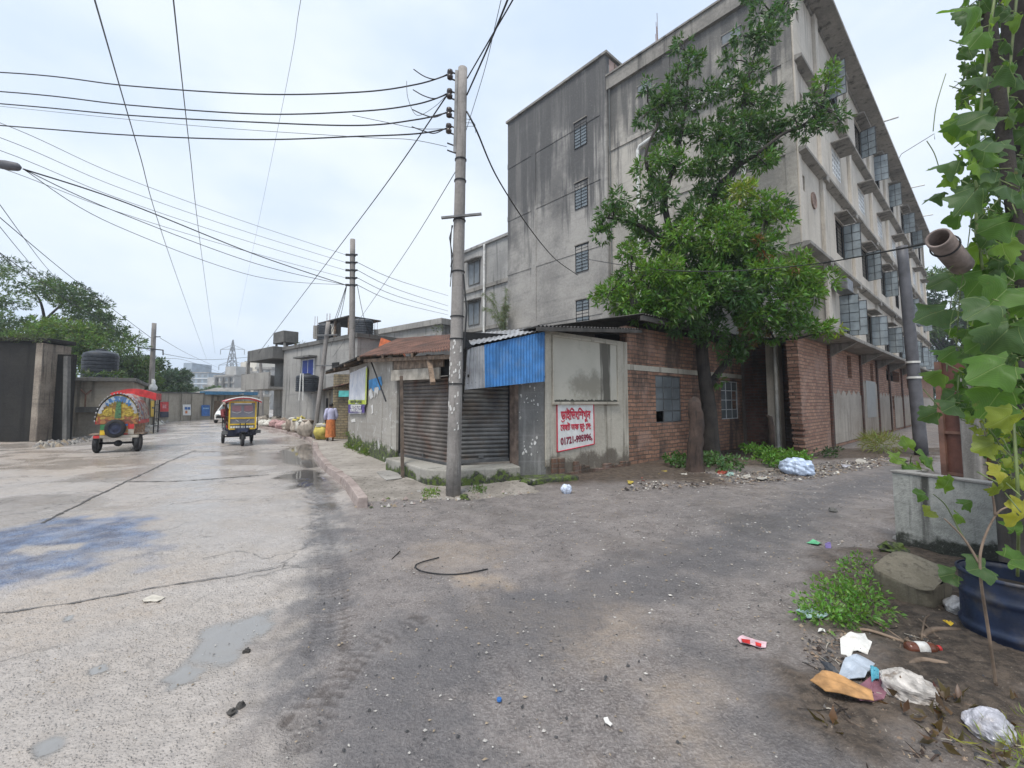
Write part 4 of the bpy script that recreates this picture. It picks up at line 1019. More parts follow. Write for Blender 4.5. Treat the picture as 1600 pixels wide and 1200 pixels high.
# banner hung on the left wall
bn = onwall(548, 583, P0, norm2(P0,P1)[0])
def bw(px, py, out=.03):
    d = norm2(P0,P1)[0]; q = onwall(px, py, P0, d); return q + V((d[1]*out, -d[0]*out, 0))
ban = thing('cloth_banner', 'creased white banner with lime border and purple caption tied to the side wall', 'banner', tuple(bw(560, 645)))
bo = bw(560, 645)
def rect_sheet(mb, c, nu, nv, wav, seed):
    rr = random.Random(seed); ph = [rr.uniform(0,6) for _ in range(4)]; n = (c[1]-c[0]).cross(c[3]-c[0]).normalized()
    mb.grid(lambda u, v: (c[0]*(1-u)+c[1]*u)*(1-v)+(c[3]*(1-u)+c[2]*u)*v - bo + n*wav*(math.sin(5*u+3*v+ph[0])+math.sin(9*v-4*u+ph[1])*.6+.5*math.sin(14*(u+v)+ph[2])), nu, nv)
c = [bw(547,647), bw(572.5,646), bw(575,572), bw(548,583)]
m = MB(); rect_sheet(m, [V(p) for p in c], 14, 20, .012, 1)
s = NT('banner_print'); col = s.mix(s.ramp(s.noise(2.2, 5, .6), .4, .62), (.62,.64,.70), (.80,.80,.82)); s.fin(s.mix(s.ramp(s.noise(6,5),.58,.7,0,.6), col, (.35,.45,.62)), .55)
m.build('banner_cloth', s.mat, ban, smooth=True)
def bq(l, r, t, b, o): return [V(bw(l, b, o)), V(bw(r, b, o)), V(bw(r, t, o)), V(bw(l, t, o))]
m = MB(); m.plate([p-bo for p in bq(547.3,573.2,625,631.5,.06)], .004); m.build('lime_strip', paint('lime_print', (.50,.60,.07), .6, .1), ban)
m = MB(); m.plate([p-bo for p in (V(bw(573,632,.055)),V(bw(575.2,632,.055)),V(bw(577,574,.055)),V(bw(574.6,576,.055)))], .004); m.build('lime_edge', paint('lime_edge_print', (.55,.62,.15), .6, .1), ban)
m = MB(); m.plate([p-bo for p in bq(547.5,573,632.3,645,.065)], .004); m.build('caption_strip', paint('purple_print', (.10,.07,.26), .6, .1), ban)
d01 = norm2(P0,P1)[0]; za = math.atan2(d01[1], d01[0])
tq = bw(560, 636.5, .085)-bo; text("প্রতিষ্ঠান", .22, 'lettering', M['white_paint'], ban, tuple(tq), (R(90),0,za), .03, width=1.5)
tq = bw(560, 642.3, .085)-bo; text("যোগাযোগ করুন", .13, 'lettering', M['white_paint'], ban, tuple(tq), (R(90),0,za), .03, width=1.6)
tq = bw(560, 628.2, .085)-bo; text("আবাসিক এলাকা", .13, 'lettering', M['navy_paint'], ban, tuple(tq), (R(90),0,za), .03, width=1.6)
# torn posters next to the banner
def torn(name, px, seed, mat, label):
    rr = random.Random(seed); q = [V(bw(x, y, .012)) for x, y in px]; o = q[0]
    m = MB(); m.plate([p-o for p in q], .004); return tag(m.build(name, mat, None, False), label, 'poster') , o
for px, mat, lab in (([(577,594),(596,588),(598,600),(594,610),(589,603),(585,612),(580,605),(577,609)], paint('blue_poster_print', (.07,.30,.62), .7, .2, 0, 5), 'torn bright blue poster scrap right of the cloth banner'),
                     ([(577,611),(581,607),(584,620),(580,624),(577,617)], M['paper'], 'ragged white paper scrap below the blue poster, left piece'),
                     ([(585,606),(593,604),(591,617),(588,613),(586,622)], M['paper'], 'ragged white paper scrap below the blue poster, right piece'),
                     ([(580,634),(583,632),(584,645),(581,647),(582,640)], M['paper'], 'thin white paper strip low on the side wall'),
                     ([(549,656),(555,654),(556,659),(550,660)], M['paper'], 'small white scrap under the banner')):
    o, org = torn('torn_poster', px, 1, mat, lab); o.location = org
# paper scraps on the grey panel
def scrap(i, x, z, s_, seed):
    rr = random.Random(seed); n = 9; pts = []
    for k in range(n):
        a = 2*math.pi*k/n; r_ = s_*rr.uniform(.35,1.0); pts.append((r_*math.cos(a)*.7, r_*math.sin(a)))
    q = [V((P3[0]+d34[0]*(x+p[0])+d34[1]*.008, P3[1]+d34[1]*(x+p[0])-d34[0]*.008, z+p[1])) for p in pts]
    return q
d34 = norm2(P3, P4)[0]
pg_ = thing('paper_remnants', 'patch of torn white bill remnants stuck on the grey panel beside the shutter', 'poster remnants', (P3[0], P3[1], 0))
m = MB()
for i in range(34):
    rr = random.Random(i); zc = rr.choice([1.85, 1.7, 1.6, .75, .65, .7, 1.25]) + rr.uniform(-.15,.15)
    q = scrap(i, rr.uniform(.10,.56), zc, rr.uniform(.012,.055), i); m.plate([p-V((P3[0],P3[1],0)) for p in q], .003)
m.build('paper_scrap', M['paper'], pg_)
# ------------------------------------------------------------------ left side of the road
def dirn(a, b):
    d = V((b[0]-a[0], b[1]-a[1])); d.normalize(); return d
# dark mossy gate pillar block at the far left
gl = G(60, 690); 
gt = frame('gate_wall', 'tall black mossy wall block with a pale worn edge at the left end of the street', 'wall', (-25.5, 17.2), dirn((-25.5,17.2), (gl.x, gl.y)))
Lg = math.hypot(gl.x+25.5, gl.y-17.2)
m = MB(); m.box(0, Lg-.28, 0, 1.2, 0, 4.05); m.box(-.0, Lg+.1, -.06, 1.3, 4.05, 4.22); m.build('wall', M['mossy'], gt, bevel=.03)
m = MB(); m.box(Lg-.27, Lg, -.10, 1.2, 0, 4.0); m.build('edge_pillar', plaster('worn_edge', (.36,.31,.25), (.17,.14,.115), (.05,.045,.04), .9, 2), gt, bevel=.03)
m = MB(); m.box(Lg+.01, Lg+.60, .55, .75, 0, 3.6); m.build('side_wall', M['mossy'], gt)
m = MB(); m.bar((Lg+.55,.35,3.5),(Lg+.85,.2,0), .16,.16); m.build('leaning_post', M['conc_dark'], gt)
# flat roofed store with water tank
a = G(94, 683); b = G(203, 681)
hx = frame('flat_roofed_store', 'low stained store with a flat weedy roof behind the painted rickshaw', 'store', (a.x, a.y), dirn(a, b)); Lh = math.hypot(b.x-a.x, b.y-a.y)
hz = at(150, 592, (a.y+b.y)/2).z
hr = Matrix.Rotation(-hx.rotation_euler.z, 3, 'Z'); hb3 = hr @ (G(222,668)-a); hd3 = hr @ V((-.63,.776,0))
m = MB(); m.prism([(0,0),(Lh,0),(hb3.x,hb3.y),(hd3.x*8,hd3.y*8)], 0, hz-.12); m.build('wall', M['old_wall'], hx)
m = MB(); m.prism([(-.2,-.3),(Lh+.25,-.3),(hb3.x+.25,hb3.y),(hd3.x*8,hd3.y*8)], hz-.12, hz+.05); m.build('roof', M['conc_dark'], hx, bevel=.02)
m = MB(); m.box(.6, Lh*.72, -.22, -.001, hz-1.55, hz-1.3); m.build('ledge', M['conc_dark'], hx)
m = MB(); m.tube([(.9,-.12,hz-1.3),(.9,-.12,hz-.75),(.7,-.12,hz-.5)], .03, 6); m.tube([(.9,-.12,hz-.75),(1.1,-.12,hz-.52)], .03, 6); m.build('bent_iron', M['rust'], hx)
tk = at(156, 587, 22.4)
def tank(p, r, h, label, name='water_tank', group=None, mat='tank'):
    t = thing(name, label, 'water tank', tuple(p), 0, group)
    prof = [(r*.96,0)]; n = 7
    for i in range(n): z0 = h*.86*i/n; z1 = h*.86*(i+1)/n; prof += [(r, z0+.02), (r, z1-.05), (r*.965, z1-.03), (r*.965, z1)]
    prof += [(r*.93, h*.9), (r*.6, h*.97), (r*.3, h)]
    m = MB(); m.lathe(prof, (0,0,0), 24); m.build('body', M[mat], t, smooth=False)
    m = MB(); m.lathe([(r*.28,h*.985),(r*.3,h*1.04),(r*.05,h*1.07)], (0,0,0), 16); m.build('lid', M[mat], t); return t
tank((tk.x, tk.y, hz+.05), .72, at(156,548,22.4).z-hz-.05, 'big black water tank on the weedy roof under the spreading tree')
# boundary wall with posters running to the bend
c = [G(223,668), G(247,660), G(300,657), G(332,655.5)]
wl = thing('boundary_wall', 'long grey panel wall with posters along the far left of the road', 'wall', (c[0].x, c[0].y, 0)); o = V((c[0].x, c[0].y, 0))
m = MB(); cp = MB(); ps = []
for p, q in zip(c[:-1], c[1:]):
    d = (q-p).normalized(); n = V((-d.y, d.x, 0)); L = (q-p).length; hw = 2.3
    def bx(mb, s0, s1, t0, t1, z0, z1):
        P = [p+d*s0+n*t0-o, p+d*s1+n*t0-o, p+d*s1+n*t1-o, p+d*s0+n*t1-o]; mb.prism([(k.x,k.y) for k in P], z0, z1)
    bx(m, 0, L, 0, .2, 0, hw); bx(cp, 0, L, -.06, .26, hw, hw+.1)
    for k in range(max(2, int(L/2.2))+1):
        z = MB(); bx(z, k*2.2*.999 if k*2.2 < L else L-.2, min(L, k*2.2+.2), -.08, -.001, 0, hw-.01); ps.append(z)
m.build('wall', M['old_wall'], wl); cp.build('coping', M['conc_dark'], wl)
for z in ps: z.build('pier', M['old_wall'], wl)
def on_wall_poster(px, mat, label, seg, extra=None, name='wall_poster'):
    p, q = c[seg], c[seg+1]; d = dirn(p, q); q4 = [onwall(x, y, p, d) + V((d.y*.12, -d.x*.12, 0)) for x, y in px]
    oo = q4[0]; r = thing(name, label, 'poster', tuple(oo)); m = MB(); m.plate([k-oo for k in q4], .02); m.build('sheet', mat, r)
    for (x0,y0,x1,y1), mt in (extra or []):
        k4 = [onwall(x, y, p, d) + V((d.y*.15, -d.x*.15, 0)) - oo for x, y in ((x0,y0),(x1,y0),(x1,y1),(x0,y1))]
        m = MB(); m.plate(k4, .02); m.build('print', mt, r)
Q4 = lambda x0,y0,x1,y1: [(x0,y0),(x1,y0),(x1,y1),(x0,y1)]
on_wall_poster(Q4(232,626,239,651), M['yellow_paint'], 'tall yellow painted notice on the boundary wall beside the pole', 0, [((233.5,636,237.5,638.5), M['navy_paint'])])
on_wall_poster(Q4(248,628,261,643), M['red_paint'], 'square red poster on the boundary wall', 1, [((251,632,257,638), paint('pink_print',(.65,.25,.25),.7))])
on_wall_poster(Q4(248,643.5,261,652), M['navy_paint'], 'black panel directly under the red poster', 1)
on_wall_poster(Q4(283.5,632,296,649), M['white_paint'], 'white poster with blue figures on the boundary wall', 1, [((286,636,290,640), M['blue_paint']), ((291,636,294.5,640), M['blue_paint']), ((287,642,290,646), M['orange_paint'])])
on_wall_poster(Q4(313,633,326,650), M['blue_paint'], 'plain bright blue poster near the far end of the wall', 2, [((315,637,324,639), paint('pale_blue_print',(.3,.5,.7),.7))])
# far cross wall and blue canopy where the road bends
fw_ = at(332, 655, 41); p = G(328, 655); q = G(420, 652.5)
fx = frame('far_wall', 'dull far wall closing the bend behind the white car', 'wall', (p.x, p.y), dirn(p, q)); L = (q-p).length
m = MB(); m.box(0, L, 0, .25, 0, 2.1); m.build('wall', M['old_wall'], fx)
m = MB(); m.box(.2, 2.4, -.03, -.001, 0, 1.7); m.build('gate', M['wood'], fx)
m = MB(); m.box(-1.0, 3.4, -1.6, -.3, 2.25, 2.55); m.build('blue_canopy', paint('blue_canopy_cloth', (.05,.17,.30), .8, .2), fx)
m = MB()
# ------------------------------------------------------------------ distant blocks
def block(name, label, x0, x1, ytop, Y, depth, mat, floors, cols, wmat, rooms=(), slant=0.0, ledge=None, strips=()):
    A = at(x0, ytop, Y); B = at(x1, ytop, Y+slant); d = dirn(A, B); L = (B.xy-A.xy).length; zt = A.z
    r = frame(name, label, 'apartment block', (A.x, A.y), d)
    m = MB(); m.box(0, L, 0, depth, 0, zt); m.build('wall', mat, r)
    m = MB(); m.box(-.3, L+.3, -.3, depth+.3, zt, zt+.5); m.build('roof', M['conc'], r)
    fh = zt/floors
    for i in range(1, floors):
        m = MB(); m.box(-.25, L+.25, -.35, -.01, fh*i-.15, fh*i+.15); m.build('floor_band', ledge or M['conc'], r)
    proto = None
    for i in range(floors):
        for k in range(cols):
            wx = L*(k+.5)/cols; ww = min(1.8, L/cols*.5)
            if proto is None:
                m = MB(); m.box(-ww/2-.12, ww/2+.12, -.10, -.02, -.12, fh*.5+.12); proto = m.build('window', M['conc'], r); proto.location = (wx, 0, fh*i+fh*.3)
                m = MB(); m.box(-ww/2, ww/2, -.13, -.101, 0, fh*.5); m.build('pane', wmat, proto)
            else: t = copy_tree(proto, r); t.location = (wx, 0, fh*i+fh*.3)
    for (fx0, fx1, h) in rooms:
        m = MB(); m.box(L*fx0, L*fx1, 1, depth-1, zt+.5, zt+.5+h); m.build('roof_room', mat, r)
    for (fx0, fx1, mt) in strips:
        m = MB(); m.box(L*fx0, L*fx1, -.6, -.36, 0, zt-.2); m.build('facade_strip', mt, r)
    return r
fb1 = paint('haze_blue_render', (.30,.36,.42), .9, .12, 0, .3); fb2 = paint('cream_render', (.60,.56,.48), .9, .1, 0, .3); fb3 = paint('greyish_render', (.42,.41,.39), .9, .15, 0, .3)  # first tint has the bluing of distant haze mixed into its colour
block('apartment_block', 'pale bluish grey far block with a roof room, left of the pylon', 279, 326, 583, 210, 16, fb1, 6, 5, M['pane'], [(.1,.38,4.5)], 0, M['white_paint'])
b2 = block('apartment_block', 'cream far block with dark stair strips right of the pylon', 364, 406, 585, 135, 14, fb2, 5, 4, M['pane_dark'], [(.15,.75,3.2)], -8, None, [(.05,.14,M['conc_dark']), (.38,.55,fb1)])
for k in range(4):
    pz = at(372+7*k, 574, 140); tank((pz.x, pz.y, at(372,578.5,140).z), .8, 1.1, 'small black tank in a row of four on the cream far block', group='row of tanks on the cream block')
block('apartment_block', 'grey half hidden far block with pillar strips left of the cream one', 336, 366, 589, 128, 14, fb3, 5, 4, M['pane_dark'], [(.35,.9,2.5)], -3, None, [(.1,.2,M['conc_dark']),(.45,.55,M['conc_dark']),(.8,.88,M['conc_dark'])])
block('apartment_block', 'low grey block peeping between cream block and balcony house', 402, 424, 577, 95, 10, fb3, 6, 2, M['pane_dark'])
# transmission pylon
py_ = at(361, 600, 230); zt_ = at(362, 531, 230).z
pl_ = thing('transmission_pylon', 'lattice steel pylon rising above the far blocks', 'pylon', (py_.x, py_.y, 0))
m = MB(); wb, wt_ = 3.6, .7
def pyw(z): t = z/zt_; return (wb*(1-t/.62)+1.5*(t/.62))if t < .62 else 1.5*(1-(t-.62)/.38)+.1
lv = [0, zt_*.2, zt_*.38, zt_*.5, zt_*.62, zt_*.7, zt_*.8, zt_*.9, zt_]
for a_, b_ in zip(lv[:-1], lv[1:]):
    ca = [V((sx*pyw(a_), sy*pyw(a_), a_)) for sx, sy in ((-1,-1),(1,-1),(1,1),(-1,1))]; cb = [V((sx*pyw(b_), sy*pyw(b_), b_)) for sx, sy in ((-1,-1),(1,-1),(1,1),(-1,1))]
    for i in range(4): m.bar(ca[i], cb[i], .26); m.bar(ca[i], cb[(i+1)%4], .15); m.bar(ca[(i+1)%4], cb[i], .15)
m.build('mast', M['steel'], pl_)
for z, w_ in ((zt_*.86, 6.3), (zt_*.62, 6.8), (zt_*.5, 5)):
    m = MB()
    for s_ in (-1, 1):
        m.bar((0,0,z), (s_*w_,0,z-.4), .2); m.bar((0,0,z+2.2 if z > 20 else z+1.6), (s_*w_,0,z-.4), .16); m.bar((s_*w_,0,z-.4), (s_*w_,0,z-3.0), .22)
    m.build('cross_arm', M['steel'], pl_)

# ------------------------------------------------------------------ balcony house and sheds on the right of the road
hA = at(444, 548, 29.0); hB = at(552, 552, 23.2)
dh = dirn(hA, hB); hs = frame('balcony_house', 'two storey grey house with a corner balcony and cluttered flat roof', 'house', (hA.x, hA.y), dh); Lx = (hB.xy-hA.xy).length; zr = hA.z
m = MB(); m.box(0, Lx+.4, 0, 6, 0, zr); m.build('wall', M['conc_far'], hs)
m = MB(); m.box(-.15, Lx+.55, -.12, 6.2, zr, zr+.22); m.build('roof', M['conc_dark'], hs)
m = MB(); m.box(-4.6, -.001, -.7, 3.6, zr-.55, zr+.25); m.build('roof_canopy', M['conc_dark'], hs, bevel=.03)
zb_ = at(430, 604, 28.5).z
m = MB(); m.box(-5.0, -.001, -.9, 3.6, zb_-.15, zb_); m.build('balcony_floor', M['conc'], hs)
m = MB(); m.box(-5.0, -4.88, -.9, 3.6, zb_+.001, zb_+1.0); m.box(-4.877, -.001, -.9, -.78, zb_+.001, zb_+.95); m.build('balcony_parapet', M['conc'], hs)
m = MB(); m.box(-4.8, -4.6, -.7, -.5, zb_+1.0, zr-.55); m.build('balcony_post', M['conc'], hs)
m = MB(); m.box(-4.6, -.002, 1.2, 5.9, 0, zr-.001); m.build('wall', M['conc_far'], hs); m = MB(); m.box(-2.6, -1.6, 1.15, 1.199, zb_+.05, zb_+2.0); m.build('balcony_door', M['wood_dark'], hs)
d_ = (dh.x, dh.y)
def hp(px, py): q = onwall(px, py, (hA.x, hA.y), d_); v = V((q.x-hA.x, q.y-hA.y)); return v.dot(dh), q.z
x0, z1 = hp(474.5, 564); x1, z0 = hp(490.5, 588)
m = MB(); m.box(x0-.08, x1+.08, -.06, -.002, z0-.05, z1+.08); o_ = m.build('window', M['white_frame'], hs)
m = MB(); m.box(x0, (x0+x1)/2-.04, -.07, -.061, z0, z1); m.box((x0+x1)/2+.04, x1, -.07, -.061, z0, z1); m.build('shutter_leaf', paint('blue_shutter_paint',(.02,.05,.28),.5,.15), o_)
m = MB(); m.box(x0-.35, x1+.35, -.5, -.002, z1+.12, z1+.22); m.build('hood', M['conc_dark'], o_)
x0, z1 = hp(520, 567); x1, z0 = hp(530, 574)
m = MB(); m.box(x0, x1, -.05, -.002, z0, z1); m.build('vent_opening', M['dark'], hs)
# rooftop things
def roofpt(px, py, Y): q = at(px, py, Y); return q
q = at(447, 540, 29.8); m = MB(); t = thing('concrete_roof_tank', 'mouldy concrete tank on short legs on the balcony house roof', 'tank', (q.x, q.y, zr+.22), math.atan2(dh.y, dh.x))
m = MB(); m.box(-.95, .75, -.5, .5, .35, 1.15); m.build('tank_body', M['conc_dark'], t, bevel=.04)
for sx in (-.8, .55):
    for sy in (-.4, .3):
        m = MB(); m.box(sx, sx+.12, sy, sy+.12, 0, .35); m.build('leg', M['conc'], t)
for px, lab in ((508, 'black roof tank left of the middle pole'), (560, 'black roof tank directly right of the middle pole'), (568, 'second black roof tank right of the middle pole')):
    Yq = 26.0 if px < 540 else 24.5; q = at(px, 551, Yq); tank((q.x, q.y, zr+.22), .5, 1.05, lab)
q = at(533, 545, 26.5); t = thing('roof_shelter', 'small roof shelter with laundry and flat tin top on the balcony house', 'shelter', (q.x, q.y, zr+.22), math.atan2(dh.y, dh.x))
m = MB(); m.box(-1.2, 2.4, -.9, 1.2, 1.15, 1.22); m.build('tin_top', M['tin_dark'], t)
for sx in (-1.1, .6, 2.2):
    m = MB(); m.box(sx, sx+.1, -.8, -.7, 0, 1.15); m.build('post', M['wood'], t)
m = MB(); m.box(-1.0, .5, -.35, -.3, 0, 1.1); m.build('back_panel', M['conc'], t)
m = MB(); m.grid(lambda u, v: (-.7+.35*u, -.75+.05*math.sin(9*u), .25+.75*v), 6, 4); m.build('red_laundry', M['red_paint'], t)
m = MB(); m.grid(lambda u, v: (-.2+.6*u, -.76+.05*math.sin(8*u), .35+.65*v), 6, 4); m.build('pale_laundry', M['sack_white'], t)
for px, h_, lab in ((493, 506, 'bare roof column with rebar left of the leaning pole'), (587, 512, 'bare roof column with rebar by the orange tarpaulin')):
    Yq = 25; q = at(px, 535, Yq); zt2 = at(px, h_+9, Yq).z
    t = thing('roof_column', lab, 'column', (q.x, q.y, zr+.22)); m = MB(); m.box(-.11,.11,-.11,.11,0,zt2-zr); m.build('shaft', M['conc'], t)
    for sx in (-.07, .07): m = MB(); m.tube([(sx,0,zt2-zr),(sx,0,zt2-zr+.55)], .012, 5); m.build('rebar', M['rust'], t)
q = at(585, 548, 21.5); q2 = at(622, 540, 21.0)
t = thing('orange_tarpaulin', 'orange tarpaulin tent behind the rusty shop roof', 'tarpaulin', (q.x, q.y, q.z-.6)); zt2 = at(592, 527, 21.5).z - q.z+.6
m = MB(); L = q2.x-q.x; m.add([(0,0,0),(L,0,.1),(L*.9,.1,zt2*.75),(L*.22,.1,zt2),(0,1.4,0),(L,1.4,.1),(L*.9,1.2,zt2*.7),(L*.22,1.2,zt2*.95)], [(0,1,2,3),(7,6,5,4),(3,2,6,7),(0,3,7,4),(1,5,6,2),(0,4,5,1)]); tag(t, t['label'], 'tarpaulin'); m.build('sheet', paint('orange_tarp', (.62,.15,.05), .6, .2), t)
block('distant_house', 'plain white house with a thin flat roof far behind the rusty roof', 592, 690, 523, 44, 8, M['conc'], 2, 3, M['pane_dark'], (), -6)
# row of sheds along the pavement
sA = V((-16.5, 34.5, 0)); sB = V((-6.1, 17.6, 0)); ds = dirn(sA, sB); Ls = (sB-sA).length
sh = frame('shed_row', 'row of patched sheds with sloping tin roofs behind the sacks', 'sheds', (sA.x, sA.y), ds)
rr = random.Random(12); x = 0; mats = ['conc_far','old_wall','board','old_wall','conc_far','wood','old_wall','board','conc_far','old_wall']
k = 0
while x < Ls-.4:
    w_ = rr.uniform(1.2, 2.4); w_ = min(w_, Ls-x); h_ = rr.uniform(2.0, 2.35); yy_ = rr.uniform(0, .25)
    m = MB(); m.box(x+.02, x+w_-.02, yy_, yy_+.15, 0, h_); m.build('wall_panel', M[mats[k % len(mats)]], sh)
    if k % 3 == 1: m = MB(); m.box(x+.2, x+w_*.6, yy_-.03, yy_-.001, 0, 1.8); m.build('dark_doorway', M['dark'], sh)
    if k % 2 == 0:
        m = MB(); m.box(x-.06, x+.08, yy_-.10, yy_-.002, 0, h_); m.build('post', M['board'], sh)
    m = MB(); z1 = 2.35+rr.uniform(-.1,.1); m.corr((x-.15, -.75+rr.uniform(-.2,.2), z1-.18), (x+w_+.15, -.7+rr.uniform(-.2,.2), z1-.1), (x+w_+.15, 1.8, z1+.42), (x-.15, 1.8, z1+.42), .02, .14, 3); m.build('tin_roof', M['tin_dark' if k % 3 else 'rust'], sh)
    x += w_; k += 1
m = MB(); m.box(0, Ls, 2.0, 2.1, 0, 2.6); m.build('back_wall', M['conc_dark'], sh)
q = at(480, 612, 25.2); tank((q.x, q.y, q.z), .62, at(480,585,25.2).z-q.z, 'ribbed black tank with pipes standing on the shed roofs below the blue window')
for dx in (-.1, .12):
    t = MB(); t.tube([(q.x+dx, q.y-.72, q.z-.5), (q.x+dx*.6, q.y-.72, q.z+1.0)], .035, 6); solo(t, 'standpipe', M['pvc'], 'pale standpipe in front of the ribbed tank, %s one' % ('left' if dx < 0 else 'right'), 'pipe', (q.x+dx, q.y-.7, q.z-.5))
# yellowish brick gable and teal board next to the banner wall
a_ = at(516, 608, 17.6); b_ = at(545, 584, 16.6)
t = thing('brick_gable', 'mouldy yellow brick wall piece under the dark eave behind the banner wall', 'wall', (a_.x, a_.y+.3, 0)); m = MB(); m.box(0, 1.3, 0, .4, 0, at(530,584,17.6).z); m.build('wall', brick('yellow_brick', (.34,.28,.17), (.24,.20,.12), (.16,.14,.10), (.06,.055,.045)), t)
t = thing('teal_board', 'small plain teal signboard above the walking man', 'board', tuple(at(529, 620, 17.2))); m = MB(); m.box(0, .42, 0, .04, 0, .25); m.build('panel', M['cyan_paint'], t); m = MB(); m.box(-.02,.44,-.01,-.001,.25,.275); m.build('rim', M['wood'], t)
# sacks along the kerb
cols = ['sack','sack_pink','sack_white','sack_dark','sack']
spx = [(404,664),(411,666),(414,661),(420,667),(424,661),(428,668),(431,662),(437,670),(436,663),(443,671),(443,664),(449,672),(449,665),(456,675),(462,676),(470,678),(475,681),(481,683)]
for i, (px, py) in enumerate(spx):
    q = G(px, py, .1); s_ = random.Random(i); hgt = s_.uniform(.36, .55) if i < 13 else s_.uniform(.62,.80)
    t = MB(); w_ = s_.uniform(.26,.36)
    t.blob((0,0,hgt*.48), (w_, w_*.85, hgt*.52), 18, 12, .085, i, 0, 0.0)
    o = t.build('sack', M[cols[(i*7+i//3) % 5] if i < 13 else ['sack_dark','sack','sack_white','sack','sack'][i-13]], None, True); o.location = q; o.rotation_euler = (0,0,s_.uniform(0,3))
    tn = 'filled sack slumped in the roadside heap beyond the leaning pole' if i < 13 else 'upright full sack standing in line before the leaning pole'
    tag(o, tn, 'sack', 'heap of sacks on the far pavement' if i < 13 else 'line of upright sacks by the leaning pole')
    if i >= 13: t = MB(); t.blob((0,0,hgt*.93), (w_*.75, w_*.6, .08), 12, 6, .25, i+50); t.build('bulging_fill', M[['sack_white','sack_yellow','sack_yellow','sack_white','sack_dark'][i-13]], o, True)
q = G(502, 687, .1); t = MB(); t.blob((0,0,.30), (.29,.24,.33), 20, 14, .11, 77, 0, 0.0); o = t.build('sack', M['sack_yellow'], None, True); o.location = q; tag(o, 'bright yellow sack beside the walking man', 'sack')
t = MB(); t.blob((.03,0,.57), (.20,.16,.08), 12, 6, .25, 5); t.build('bulging_fill', M['sack_white'], o, True)

# ------------------------------------------------------------------ right side: concrete trough, gate, dark pole
a = G(1400, 852); b = G(1640, 915)
tr = frame('concrete_trough', 'low stained concrete trough with a pale rim at the right edge of the lane', 'trough', (a.x, a.y), dirn(a, b)); zt2 = at(1398, 738, a.y).z; Lt = (b-a).length+.4
s = plaster('trough_render', (.50,.50,.46), (.27,.275,.25), (.075,.075,.065), 1.0, 1.7, ((.04,.045,.035), -.1, .55))
m = MB(); m.box(0, Lt, 0, .12, 0, zt2); m.box(0, .12, .12, .42, 0, zt2); m.build('wall', s, tr, bevel=.01)
m = MB(); m.box(-.012, Lt, -.012, .13, zt2, zt2+.025); m.box(-.012, .13, .13, .43, zt2, zt2+.025); m.build('rim', M['conc'], tr, bevel=.006)
m = MB(); m.box(.12, Lt, .12, .42, .05, zt2-.05); m.build('soil_fill', paint('dark_soil', (.06,.045,.035), .95, .3, 0, 9), tr)
ga = at(1476, 700, 6.6); gb = at(1660, 700, 5.4)
gtt = frame('metal_gate', 'rust brown sheet metal gate with a concrete post behind the trough', 'gate', (ga.x, ga.y), dirn(ga, gb)); Lg = (gb.xy-ga.xy).length; hgt = 2.2
m = MB(); m.corr((.03,0,.05),(Lg,0,.05),(Lg,0,hgt),(.03,0,hgt), .006, .2, 2); m.build('sheet', paint('brown_sheet', (.14,.058,.04), .6, .3, .1, 3, .2, (.08,.045,.035), .6), gtt)
m = MB(); m.box(-.04,.03,-.04,.04,0,hgt); m.build('frame', M['rust'], gtt)
for z in (.55, 1.15, 1.7):
    m = MB(); m.box(.03, Lg, -.03, -.012, z-.02, z+.02); m.build('frame', M['rust'], gtt)
m = MB(); m.box(.30,.52,-.16,-.04,0,1.95); m.build('concrete_post', M['conc'], gtt, bevel=.02)
# brick boundary running up the lane beyond the gate
bwl = frame('lane_wall', 'old brick lane wall running away behind the dark pole', 'wall', (15.8, 15.0), dB); m = MB(); m.box(0, 20, 0, -.2, 0, 2.4); m.build('wall', M['old_wall'], bwl)
m = MB(); m.box(-.1, 20, -.25, .05, 2.4, 2.5); m.build('coping', M['conc_dark'], bwl)
# half pipe post end sticking out of the vines
pa_, pb_ = at(1466, 372, 2.05), at(1500, 412, 2.2)
t = thing('clay_pipe', 'open grey-brown pipe end poking out of the vines', 'pipe', tuple(pa_)); m = MB(); d = (pb_-pa_).normalized(); L = (pb_-pa_).length+.02
vs = MB(); n = 20; x_ = d.cross(V((0,0,1))).normalized(); y_ = x_.cross(d)
def ring(r, s_): return [d*s_ + (x_*math.cos(2*math.pi*j/n)+y_*math.sin(2*math.pi*j/n))*r for j in range(n)]
ri = ring(.050,0)+ring(.050,L)+ring(.040,0)+ring(.040,L); fs = []
for j in range(n): k = (j+1) % n; fs += [(j,k,n+k,n+j), (2*n+j,3*n+j,3*n+k,2*n+k), (j,2*n+j,2*n+k,k)]
m.add(ri, fs); m.build('tube', paint('clay_grey', (.17,.135,.12), .8, .3, 0, 12), t, True)
m = MB(); m.tube(ring(.055,.09)+[ring(.055,.09)[0]], .004, 5, 0, False); m.build('wire_tie', M['iron'], t)

block('distant_house', 'tiny grey stepped block between the bluish block and the pylon', 318, 345, 604, 160, 12, fb3, 3, 4, M['pane_dark'], [(.1,.5,3)], 0, M['white_paint'])
block('distant_house', 'hazy pale tower behind the cream block', 384, 404, 566, 190, 12, fb1, 8, 3, M['pane_dark'], [(.2,.6,3)], 0, M['white_paint'])
q = G(266, 658.5); t = frame('pale_shed', 'low shed with a pale tin roof behind the poster wall', 'shed', (q.x-2, q.y+5), (1,.1)); m = MB(); m.box(0,4.5,0,3,0,2.3); m.build('wall', M['old_wall'], t)
m = MB(); m.corr((-.3,-.4,2.3),(4.8,-.4,2.3),(3.6,2.4,3.0),(.9,2.4,3.0), .02, .2, 3); m.build('tin_roof', M['conc'], t)
